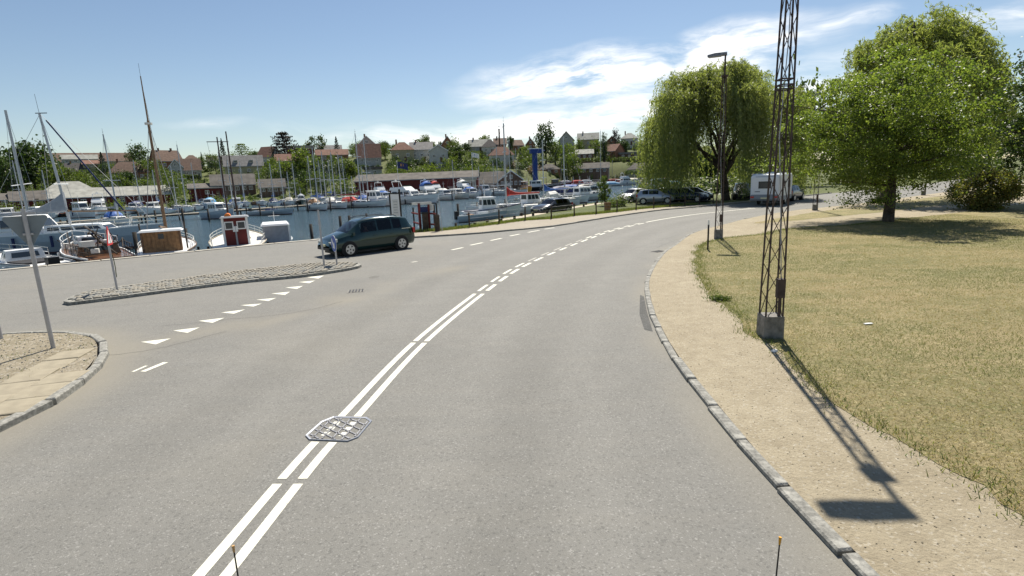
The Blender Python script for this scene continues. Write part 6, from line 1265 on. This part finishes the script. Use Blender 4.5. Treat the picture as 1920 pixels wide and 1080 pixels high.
def tree(px, pyb, pyt, wpx, k, m, label, Y=None, group=None, name=None, pos=None, hw=None, n=None):
    if pos is None:
        p = far(px, pyb, Y) if Y else hit(px, pyb); s = p.y/1000; h = (pyb-pyt)*s; w = wpx*s; g = gz(p.x, p.y)
        if p.z > g+.3: h += p.z-g; p.z = g
    else: p = pos; h, w = hw
    NT[0] += 1; n = n or (1100 if k != 'bush' else 650); me, tm = variant(k, m, NT[0] % 3, n, .062 if k != 'bush' else .085); a = random.uniform(0, 6.28)
    if k == 'bush':
        o = link(name or 'bush', me, None, p, a); o.scale = (w, w, h); return tag(o, label, 'bush', group)
    t = thing(name or {'conifer': 'conifer_tree', 'spread': 'cedar_tree'}.get(k, 'leafy_tree'), label, 'tree', p, a, group); c = link('crown', me, t); c.scale = (w, w, h); q = link('trunk', tm, t); q.scale = (h*.9, h*.9, h); return t
T = tree
# named trees of the far hillside
T(64, 345, 266, 92, 'round', 'leaf_dark', 'huge round dark green tree at the left of the hillside', 185, n=2600); T(10, 350, 288, 60, 'round', 'leaf_dark', 'dark tree cut by the left border beside the huge round tree', 172, n=1600); T(100, 345, 300, 56, 'round', 'leaf_mid', 'lighter bushy tree at the right foot of the huge round tree', 178); T(132, 345, 312, 40, 'round', 'leaf_mid', 'small leafy tree before the grey tiled gable', 182)
T(195, 322, 287, 26, 'conifer', 'leaf_conifer', 'dark conifer standing before the long brown roof', 226); T(264, 312, 267, 46, 'round', 'leaf_dark', 'dark tall tree on the skyline left of the tall brown mast', 246); T(244, 304, 282, 22, 'airy', 'leaf_dark', 'small airy dark tree on the skyline right of the long brown roof', 250); T(285, 335, 298, 60, 'round', 'leaf_mid', 'broad mid green tree right of the brown hip roofed villa', 222)
T(225, 362, 326, 72, 'bush', 'leaf_mid', 'large round shrub below the brown hip roofed villa', 190); T(323, 375, 333, 34, 'round', 'leaf_mid', 'dark leafy tree on the grass bank right of the tall brown mast', 160); T(300, 348, 316, 40, 'round', 'leaf_mid', 'leafy garden tree behind the tall brown mast', 205); T(380, 308, 286, 10, 'conifer', 'leaf_conifer', 'thin dark conifer left of the fishing cutter masts', 240); T(396, 316, 288, 34, 'round', 'leaf_mid', 'rounded tree on the skyline behind the fishing cutter masts', 238); T(420, 300, 262, 22, 'conifer', 'leaf_conifer', 'pointed dark conifer on the skyline between the cutter masts', 250)
T(406, 328, 298, 30, 'round', 'leaf_dark', 'dark tree left of the cream slate roofed house', 226); T(455, 300, 271, 36, 'spread', 'leaf_mid', 'spiky green tree on the skyline above the slate mansard roof', 252); T(478, 300, 283, 16, 'round', 'leaf_dark', 'small dark tree left of the orange tiled house', 250); T(513, 298, 279, 9, 'conifer', 'leaf_conifer', 'thin dark cypress right of the orange tiled house', 242); T(535, 296, 251, 44, 'spread', 'leaf_purple', 'dark purple spreading tree dominating the skyline right of the orange tiled house', 244, n=2200)
T(596, 294, 256, 46, 'airy', 'leaf_dark', 'airy grey green tree on the skyline over the flat roofed red house', 268, n=1300); T(576, 352, 273, 58, 'round', 'leaf_bright', 'tall bright green tree in the middle of the hillside', 196, n=1900); T(536, 356, 300, 58, 'round', 'leaf_bright', 'bright green willow like tree left of the tall bright green tree', 190, n=1700); T(561, 366, 318, 34, 'conifer', 'leaf_dark', 'dark upright tree behind the leftmost sloops of the middle row', 180); T(633, 292, 258, 20, 'conifer', 'leaf_conifer', 'dark conifer on the skyline at the tallest pale mast', 258)
T(640, 350, 294, 56, 'round', 'leaf_mid', 'full green tree left of the tall red roofed house', 202, n=1500); T(608, 348, 300, 46, 'round', 'leaf_dark', 'dark green tree behind the bare masts of the middle row', 198); T(660, 345, 300, 30, 'round', 'leaf_bright', 'light green tree directly left of the white balcony house', 206); T(640, 372, 348, 50, 'bush', 'leaf_mid', 'rounded shrub left of the very long red boathouse', 172); T(723, 304, 265, 22, 'round', 'leaf_mid', 'slender leafy tree between the tall red roofed house and the cream villa', 236); T(741, 318, 300, 30, 'bush', 'leaf_dark', 'dark shrub below the cream hip roofed villa', 215)
T(875, 285, 268, 20, 'round', 'leaf_dark', 'small dark tree left of the pale roof with skylights', 255); T(848, 287, 263, 26, 'round', 'leaf_mid', 'leafy tree covering the steep brown gable', 246); T(812, 278, 262, 12, 'round', 'leaf_mid', 'small tree on the skyline right of the slate roof', 240); T(957, 282, 256, 16, 'round', 'leaf_dark', 'small dark tree right of the tall thin chimney', 280); T(1024, 312, 232, 46, 'round', 'leaf_dark', 'big dark rounded tree rising above the blue crane on the skyline', 262, n=2400)
T(1042, 304, 262, 30, 'round', 'leaf_mid', 'lower leafy tree at the right side of the big dark skyline tree', 258); T(1066, 318, 268, 42, 'round', 'leaf_bright', 'yellow green tree below the dark half hipped house', 246, n=1500); T(1074, 330, 284, 42, 'round', 'leaf_mid', 'olive green tree hanging over the long bungalow roof', 234, n=1400); T(1087, 305, 258, 22, 'round', 'leaf_mid', 'leafy tree left of the long light brown roof', 270); T(1117, 303, 262, 30, 'round', 'leaf_bright', 'light green tree under the long light brown roof', 262); T(1133, 320, 250, 16, 'round', 'leaf_dark', 'narrow dark tree above the long bungalow', 255)
T(1153, 298, 246, 26, 'airy', 'leaf_purple', 'dark ragged tree on the right skyline', 280); T(1168, 285, 262, 26, 'round', 'leaf_dark', 'dark tree in front of the rightmost skyline house', 270); T(1215, 312, 264, 50, 'round', 'leaf_mid', 'tall leafy tree on the hillside just left of the willow', 250, n=1500); T(1000, 322, 300, 36, 'bush', 'leaf_pink', 'dusky pink shrub right of the blue crane', 222); T(962, 318, 300, 26, 'bush', 'leaf_pink', 'reddish shrub right of the white villa with orange roof', 222); T(958, 312, 286, 14, 'conifer', 'leaf_dark', 'thin dark tree beside the glazed veranda villa', 221)
T(1242, 345, 308, 40, 'round', 'leaf_bright', 'small willow like tree at the far bank right of the hipped bungalow', 185, n=1300); T(1275, 345, 300, 50, 'round', 'leaf_mid', 'green tree behind the willow curtain at the far bank', 190); T(985, 312, 282, 32, 'round', 'leaf_mid', 'leafy tree left of the blue crane head', 240); T(905, 298, 283, 18, 'conifer', 'leaf_mid', 'small pointed tree below the black roofed villa', 235)
for px, pyb, pyt, w, m, Y in ((738, 330, 304, 36, 'leaf_mid', 190), (762, 330, 300, 34, 'leaf_bright', 192), (786, 330, 297, 38, 'leaf_mid', 191), (812, 330, 296, 36, 'leaf_bright', 190), (836, 330, 300, 36, 'leaf_mid', 191), (858, 330, 296, 34, 'leaf_mid', 193), (880, 328, 299, 34, 'leaf_bright', 192), (902, 328, 298, 36, 'leaf_mid', 193), (924, 326, 304, 30, 'leaf_bright', 195), (943, 326, 306, 26, 'leaf_mid', 196), (776, 332, 308, 34, 'leaf_dark', 186), (823, 332, 309, 34, 'leaf_dark', 186), (868, 330, 308, 34, 'leaf_dark', 186), (748, 318, 296, 30, 'leaf_mid', 205), (798, 316, 294, 30, 'leaf_mid', 204), (850, 312, 284, 30, 'leaf_bright', 210), (868, 305, 280, 30, 'leaf_mid', 222), (884, 312, 284, 30, 'leaf_dark', 212), (912, 310, 286, 26, 'leaf_mid', 214)):
    T(px, pyb, pyt, w, 'bush', m, 'green garden shrub in the thick row behind the very long red boathouse', Y, 'shrubs behind the long boathouse')
for px, pyb, pyt, w, m in ((18, 396, 374, 42, 'leaf_mid'), (62, 397, 380, 34, 'leaf_bright'), (82, 394, 374, 30, 'leaf_mid'), (112, 396, 368, 38, 'leaf_bright'), (130, 394, 374, 30, 'leaf_mid'), (150, 394, 372, 34, 'leaf_bright'), (222, 393, 366, 34, 'leaf_bright'), (204, 394, 374, 26, 'leaf_mid'), (258, 392, 381, 30, 'leaf_mid'), (330, 388, 372, 34, 'leaf_mid'), (352, 387, 376, 30, 'leaf_bright'), (404, 386, 362, 36, 'leaf_mid'), (424, 386, 366, 40, 'leaf_bright'), (445, 382, 366, 36, 'leaf_mid'), (480, 378, 366, 40, 'leaf_bright'), (512, 376, 364, 34, 'leaf_mid'), (655, 368, 352, 30, 'leaf_bright')):
    T(px, pyb, pyt, w, 'bush', m, 'leafy shore bush between the moored boats and the red boathouses', 147, 'shore bushes before the boathouses')
# the rest of the planting: fill the slopes without hiding the houses
HOUSES = [(c[0], c[1], c[2], c[4], c[5]) for c in CTRL]
def project(p):
    v = Vector(p)-Vector((0, 0, CAM_H)); z = v.dot(cF); return 960+FPX*v.dot(cR)/z, 540-FPX*v.dot(cU)/z
rr = random.Random(11); placed = []; cnt = 0; nbush = 0; under = []
while cnt < 470:
    u = rr.uniform(-1.02, .42); Y = rr.uniform(152, 275); x = u*Y; s = float(sdist(np.array([x]), np.array([Y]))[0])
    if s < 9: continue
    h = rr.uniform(2.6, 7.5); w = h*rr.uniform(1.0, 1.6); z = gz(x, Y); pt = project((x, Y, z+h)); pb = project((x, Y, z)); hwp = w*1000/Y/2; bad = any((x-a)**2+(Y-b)**2 < (w*.33+c*.33)**2 for a, b, c in placed)
    for hx, hb, he, hwid, hY in HOUSES:
        if abs(pt[0]-hx) < hwid/2+hwp*.8 and Y < hY+10 and pt[1] < hb-(hb-he)*(1.15 if rr.random() < .35 else .75) and pb[1] > he-8: bad = True; break
        if abs(pt[0]-hx) < hwid/2+hwp and hY-2 < Y < hY+12: bad = True; break
    if bad: continue
    k = rr.choice(['bush', 'bush', 'round', 'bush', 'round', 'conifer' if rr.random() < .3 else 'bush'])
    if k == 'bush' and nbush >= 130: cnt += 1; under.append((x, Y, z, h, w)); placed.append((x, Y, w)); continue
    placed.append((x, Y, w)); cnt += 1; nbush += k == 'bush'; m = rr.choice(['leaf_mid', 'leaf_mid', 'leaf_dark', 'leaf_bright']); 
    if k == 'bush': lab, g = 'green garden bush on the slope among the far houses', 'bushes among the far houses'
    elif k == 'conifer': lab, g, m, w = 'small dark conifer among the gardens of the far houses', 'small conifers of the far gardens', 'leaf_conifer', w*.6
    else: lab, g = 'small leafy garden tree on the slope among the far houses', 'garden trees of the far slope'
    tree(0, 0, 0, 0, k, m, lab, None, g, None, Vector((x, Y, z-.2)), (h*(1.25 if k != 'bush' else 1), w), 700 if k != 'bush' else 500)
for hx, hb, he, hr_, hwid, hY in CTRL:
    if hb > 340: continue
    for sg in (-.33, .02, .36):
        if rr.random() < .25: continue
        q = far(hx+sg*hwid, hb, hY-rr.uniform(2.5, 5)); hh = max(1.6, (hb-he)*hY/1000*rr.uniform(.5, .85)); ww = hh*rr.uniform(1.0, 1.5); g0_ = gz(q.x, q.y); hh += max(0, q.z-g0_); tree(0, 0, 0, 0, 'bush', rr.choice(['leaf_mid', 'leaf_dark', 'leaf_mid']), 'leafy shrub growing close against the wall of a far house', None, 'shrubs against the far house walls', None, Vector((q.x, q.y, min(q.z, g0_)-.2)), (hh, ww), 500)
V = []
for x, Y, z, h, w in under:
    P = crown_pts('bush', 420, RNG)*np.array([w, w, h])+np.array([x, Y, z-.2]); V.append(leaves(P, .42, .65))
for _ in range(420):
    u = rr.uniform(-1.02, .42); Y = rr.uniform(156, 270); x = u*Y
    if float(sdist(np.array([x]), np.array([Y]))[0]) < 12: continue
    w = rr.uniform(1.5, 3.4); P = crown_pts('bush', 110, RNG)*np.array([w, w, rr.uniform(.7, 1.5)])+np.array([x, Y, gz(x, Y)-.1]); V.append(leaves(P, .4, .65))
kind(quads('hillside_undergrowth', np.concatenate(V), 'leaf_mid'), 'stuff')
# hedge lines on the terraces
for px0, px1, py, Y, lab in ((840, 872, 290, 214, 'clipped hedge on the terrace right of the white gable'), (1075, 1130, 302, 246, 'long clipped hedge above the long brown bungalow'), (1150, 1215, 299.5, 252, 'clipped hedge below the low flat bungalow'), (1172, 1238, 325, 234, 'low clipped hedge before the hipped bungalow'), (340, 372, 334, 205, 'dark hedge under the red brown tiled house'), (985, 1040, 301, 240, 'clipped hedge right of the blue crane head')):
    a, b = far(px0, py, Y), far(px1, py, Y); n = 1400; P = RNG.uniform(0, 1, (n, 3)); L = (b-a).length; P = P*np.array([L, 1.2, 1.5]); o = quads('hedge', leaves(P, .35, .7), 'leaf_mid', None); o.location = (a.x, a.y, min(a.z, 99)-.4); o.rotation_euler = (0, 0, math.atan2(b.y-a.y, b.x-a.x)); tag(o, lab, 'hedge')
# bushes on the near bank beside the parked cars
T(1134, 389, 332, 34, 'airy', 'leaf_mid', 'slim young tree among the bushes behind the litter bin', 56, n=1600); T(1163, 389, 356, 44, 'bush', 'leaf_mid', 'dense bush directly left of the white parked car', 54); T(1150, 390, 362, 30, 'bush', 'leaf_bright', 'lighter bush below the slim young tree', 53); T(1206, 372, 343, 30, 'airy', 'leaf_bright', 'small airy sapling behind the white parked car', 70)
# trees beyond the road on the right
for px, pyb, pyt, w, k, m, Y, lab in ((1500, 352, 150, 120, 'round', 'leaf_mid', 92, 'tall green tree behind the nearest lamp tower'), (1570, 350, 190, 120, 'round', 'leaf_dark', 98, 'dark tree beyond the road behind the big leafy tree'), (1640, 348, 230, 110, 'round', 'leaf_mid', 108, 'green tree beyond the road left of the second trunk'), (1712, 342, 215, 110, 'round', 'leaf_dark', 112, 'dark tree beyond the road behind the farthest lamp tower'), (1790, 338, 200, 120, 'round', 'leaf_mid', 112, 'leafy tree beyond the road above the red tinged bush'), (1850, 332, 138, 90, 'airy', 'leaf_willow', 100, 'tall pale green tree at the right behind the dark edge tree'), (1960, 330, 190, 140, 'round', 'leaf_dark', 105, 'dark tree at the right border beyond the road'), (1450, 352, 262, 80, 'round', 'leaf_dark', 120, 'dark tree behind the caravan'), (1395, 352, 285, 70, 'round', 'leaf_dark', 125, 'dark low tree behind the willow trunk'), (1330, 350, 280, 90, 'round', 'leaf_dark', 130, 'dark tree closing the view behind the willow'), (1300, 366, 318, 70, 'bush', 'leaf_dark', 74, 'dark hedge bush behind the left curtain of the willow'), (1350, 366, 312, 80, 'bush', 'leaf_dark', 76, 'dark hedge bush behind the willow trunk'), (1410, 366, 305, 80, 'bush', 'leaf_mid', 78, 'green hedge bush right behind the caravan'), (1465, 360, 296, 90, 'bush', 'leaf_dark', 84, 'dark hedge bush behind the nearest tower'), (1262, 362, 330, 50, 'bush', 'leaf_dark', 82, 'dark bush behind the parked cars and the willow curtain'), (1760, 335, 270, 90, 'bush', 'leaf_mid', 96, 'wide bush at the far road side'), (1840, 332, 262, 90, 'bush', 'leaf_dark', 92, 'dark hedge bush at the far road side'), (1620, 346, 300, 90, 'bush', 'leaf_dark', 96, 'low dark bush across the road under the big tree')):
    T(px, pyb, pyt, w, k, m, lab, Y, n=2600 if k != 'bush' else 900)

def limb(mb, a, b, r0, r1, seg=4, wob=.12, rnd=random):
    p = Vector(a); b = Vector(b); L = (b-p).length; out = [p]
    for i in range(1, seg+1):
        f = i/seg; q = Vector(a).lerp(b, f)+Vector((rnd.uniform(-1, 1), rnd.uniform(-1, 1), rnd.uniform(-.3, .6)))*L*wob*(f*(1-f)*2); out.append(q)
    for i in range(seg): mb.tube(out[i], out[i+1], r0+(r1-r0)*i/seg, r0+(r1-r0)*(i+1)/seg, 8)
    return out
def big_tree(name, label, base, C, Rr, nclump, nleaf, size, m, trunk_r, fork, seed, shape=None, flat_=.42):
    rnd = np.random.default_rng(seed); rp = random.Random(seed); t = thing(name, label, 'tree', base); C = Vector(C); mb = MB(); tp = limb(mb, (0, 0, -.3), (0, 0, fork), trunk_r*1.25, trunk_r*.85, 3, .03, rp)
    D = rnd.normal(size=(nclump, 3)); D /= np.linalg.norm(D, axis=1, keepdims=True); D *= (rnd.uniform(.12, 1, (nclump, 1))**.45); c = D*np.array(Rr)
    if shape is not None: c = shape(c, D, rnd)
    c += np.array(C); top = Vector((0, 0, C.z+Rr[2]*.6)); ld_ = limb(mb, (0, 0, fork), top, trunk_r*.8, trunk_r*.12, 6, .05, rp)
    for i in range(26):
        e = Vector(c[rp.randrange(nclump)]); k = ld_[min(5, max(0, int(6*((e.z-fork)/(top.z-fork))*.75)))]; o = limb(mb, k, e, trunk_r*rp.uniform(.16, .4), .02, 4, .12, rp)
        for _ in range(3): limb(mb, o[rp.choice((2, 3))], Vector(c[rp.randrange(nclump)]).lerp(o[3], .6), .04, .012, 2, .1, rp)
    mb.build('trunk', 'bark', t, True); rad = rnd.uniform(.25, .85, nclump)**1.2*.70; i = rnd.integers(0, nclump, nleaf); P = c[i]+rnd.normal(size=(nleaf, 3))*rad[i][:, None]*np.array([1, 1, flat_]); quads('crown', leaves(P, size, .72, up=.1, rnd=rnd), m, t); return t
b0 = at(1665, 415.5, .055)
def broad(c, D, rnd):
    ph = np.arctan2(D[:, 1], D[:, 0]); th = np.arcsin(np.clip(D[:, 2]/np.linalg.norm(D, axis=1), -1, 1)); c *= (1+.13*np.sin(3*ph+1.5*th)+.10*np.sin(5*ph-3*th+1)+.07*np.sin(9*th+4*ph))[:, None]   # low skirt, fuller at the bottom left
    low = c[:, 2] < 0; c[low, 0] *= 1.02; c[low, 2] *= .96; hi = c[:, 2] > 1.2; c[hi, 0] += .12*c[hi, 2]; return c
big_tree('broadleaf_tree', 'big leafy green tree with low spreading crown and single dark trunk on the lawn', b0, (-.5, .2, 4.65), (4.45, 4.5, 3.75), 460, 84000, .112, 'leaf_tree', .24, 1.9, 5, broad)
b1 = at(1990, 398, .055)
big_tree('broadleaf_tree', 'dark leafy tree cut by the right border of the photo', b1, (0, 0, 5.7), (3.3, 4.0, 4.5), 260, 26000, .15, 'leaf_dark', .22, 1.6, 9)
# reddish bush
b2 = at(1842, 393, .055); rnd = np.random.default_rng(4); nb = 130; D = rnd.normal(size=(nb, 3)); D /= np.linalg.norm(D, axis=1, keepdims=True); D *= rnd.uniform(.3, 1, (nb, 1))**.5; c = D*np.array([1.75, 1.6, 1.25])+np.array([0, 0, 1.15]); c[:, 2] = np.abs(c[:, 2]); i = rnd.integers(0, nb, 13000); P = c[i]+rnd.normal(size=(13000, 3))*.22; P[:, 2] = np.abs(P[:, 2])
t = thing('red_bush', 'large rounded bush with reddish brown tinge right of the big leafy tree', 'bush', b2); quads('crown', leaves(P, .14, .6, rnd=rnd), 'leaf_bush', t); m = MB()
for k in range(16): e = c[k*5]; limb(m, (random.uniform(-.2, .2), random.uniform(-.2, .2), -.1), tuple(e), .04, .01, 3, .1)
m.build('stems', 'bark', t)

def willow(label, base, R, H, nst, Lm, wind, m, seed, trunk_r, lean=0, low=.45, nl=46, lf=.34, open_=1.0):
    rnd = np.random.default_rng(seed); rp = random.Random(seed); t = thing('willow_tree', label, 'tree', base); mb = MB(); fork = H*.2; limb(mb, (0, 0, -.3), (lean*.3, 0, fork), trunk_r*1.2, trunk_r*.9, 3, .04, rp); ends = []
    for i in range(11):
        a = i*2.4+rp.uniform(-.3, .3); r = R*rp.uniform(.3, .82); e = Vector((r*math.cos(a)+lean, r*math.sin(a), H*rp.uniform(.62, .95))); o = limb(mb, (lean*.3, 0, fork*rp.uniform(.8, 1.1)), e, trunk_r*rp.uniform(.35, .6), .04, 5, .14, rp); ends += o[2:]
        for _ in range(4): q = o[rp.choice((2, 3, 4))]; e2 = q+Vector((rp.uniform(-1, 1), rp.uniform(-1, 1), rp.uniform(.1, .8)))*R*.34; limb(mb, q, e2, .06, .02, 3, .12, rp); ends.append(e2)
    mb.build('trunk', 'bark', t, True); V = []
    # sprays: tufts of strands hang from points over the dome
    K = 19; heads = [(k*2.4+rnd.uniform(-.4, .4), R*.95*math.sqrt((k+.4)/K)*rnd.uniform(.85, 1.1), rnd.uniform(.17, .34)*R) for k in range(K)]; hj = rnd.uniform(-.11, .06, K)
    for _ in range(nst//9):
        hi_ = rnd.integers(0, K); ha, hr, hw = heads[hi_]; f = hr/R; a2 = rnd.uniform(0, 6.283); q2_ = math.sqrt(rnd.uniform(0, 1)); hz = H*(.99-.30*f**1.8+hj[hi_]); base_ = np.array([hr*math.cos(ha)+q2_*hw*math.cos(a2)+lean*(1-.3*f), hr*math.sin(ha)+q2_*hw*math.sin(a2), hz-.30*hw*q2_**2+rnd.normal(0, .15)]); a = math.atan2(base_[1], base_[0]-lean); r = min(1.1, math.hypot(base_[0]-lean, base_[1])/R); out = np.array([math.cos(a), math.sin(a), 0]); z0 = base_[2]; Lt = Lm*(.16+.85*r**1.6)*rnd.uniform(.55, 1.15)*(1+1.6*max(0, min(1, (lean-.6-base_[0])/2.5))*(Lm > 10)); Lt = min(Lt, z0-low)
        for q in range(9):
            s0 = base_+rnd.normal(0, .42, 3)*np.array([1, 1, .6]); L = min(max(.8, Lt*rnd.uniform(.6, 1.25)), s0[2]-low); k = np.sort(rnd.uniform(0, 1, nl)); ox = R*.16*rnd.uniform(.5, 1.3); sway = wind*rnd.uniform(.6, 1.3)
            X = s0+out*(ox*(1-np.exp(-3*k)))[:, None]+np.array([1, .1, 0])*(sway*k**1.4)[:, None]; X[:, 2] += .5*np.sin(np.minimum(1, k*4)*math.pi*.9)*(1-k)-L*k**1.35; X += rnd.normal(0, .07, X.shape); d = np.gradient(X, axis=0)+1e-6; d /= np.linalg.norm(d, axis=1, keepdims=True)
            V.append(leaves(X, lf, .2, D=d+rnd.normal(0, .3, d.shape), rnd=rnd))
    quads('crown', np.concatenate(V), m, t); return t
bw = at(1362, 374, 0); willow('great weeping willow with hanging curtains shading the parked cars', bw, 6.8, 13.6, 3600, 13.5, .5, 'leaf_willow_dark', 3, .42, -1.5)
bw = at(1652, 379.5, .055); willow('tall windblown pale willow rising behind the big leafy tree', bw, 4.6, 14.2, 1400, 7.0, 1.9, 'leaf_willow', 8, .36, 1.5, 3.5)
# ------------------------------------------------------------------ tell apart the look-alikes that stand in a row
ORD = 'first second third fourth fifth sixth seventh eighth ninth tenth eleventh twelfth thirteenth fourteenth fifteenth sixteenth seventeenth eighteenth nineteenth twentieth twenty-first twenty-second twenty-third twenty-fourth twenty-fifth twenty-sixth twenty-seventh twenty-eighth'.split()
ROWS = {'dark timber pile between the boats moored along the far piers': 'dark timber pile between the far pier boats, %s from the left', 'dark timber mooring pile standing in the harbour water': 'mooring pile beyond the walkway boats, %s from the left of its row',
        'leafy shore bush between the moored boats and the red boathouses': 'leafy shore bush before the red boathouses, %s from the left', 'green garden shrub in the thick row behind the very long red boathouse': 'green shrub in the thick row behind the very long boathouse, %s from the left',
        'thin grey lamp post on the far grass bank': 'thin grey lamp post on the far grass bank, %s from the left', 'small dark conifer among the gardens of the far houses': 'small dark conifer among the far gardens, %s from the left'}
for lab, new in ROWS.items():
    L = sorted((o for o in S.objects if o.parent is None and o.get('label') == lab), key=lambda o: project(o.location)[0])
    for i, o in enumerate(L):
        if i < len(ORD): o['label'] = new % ORD[i]
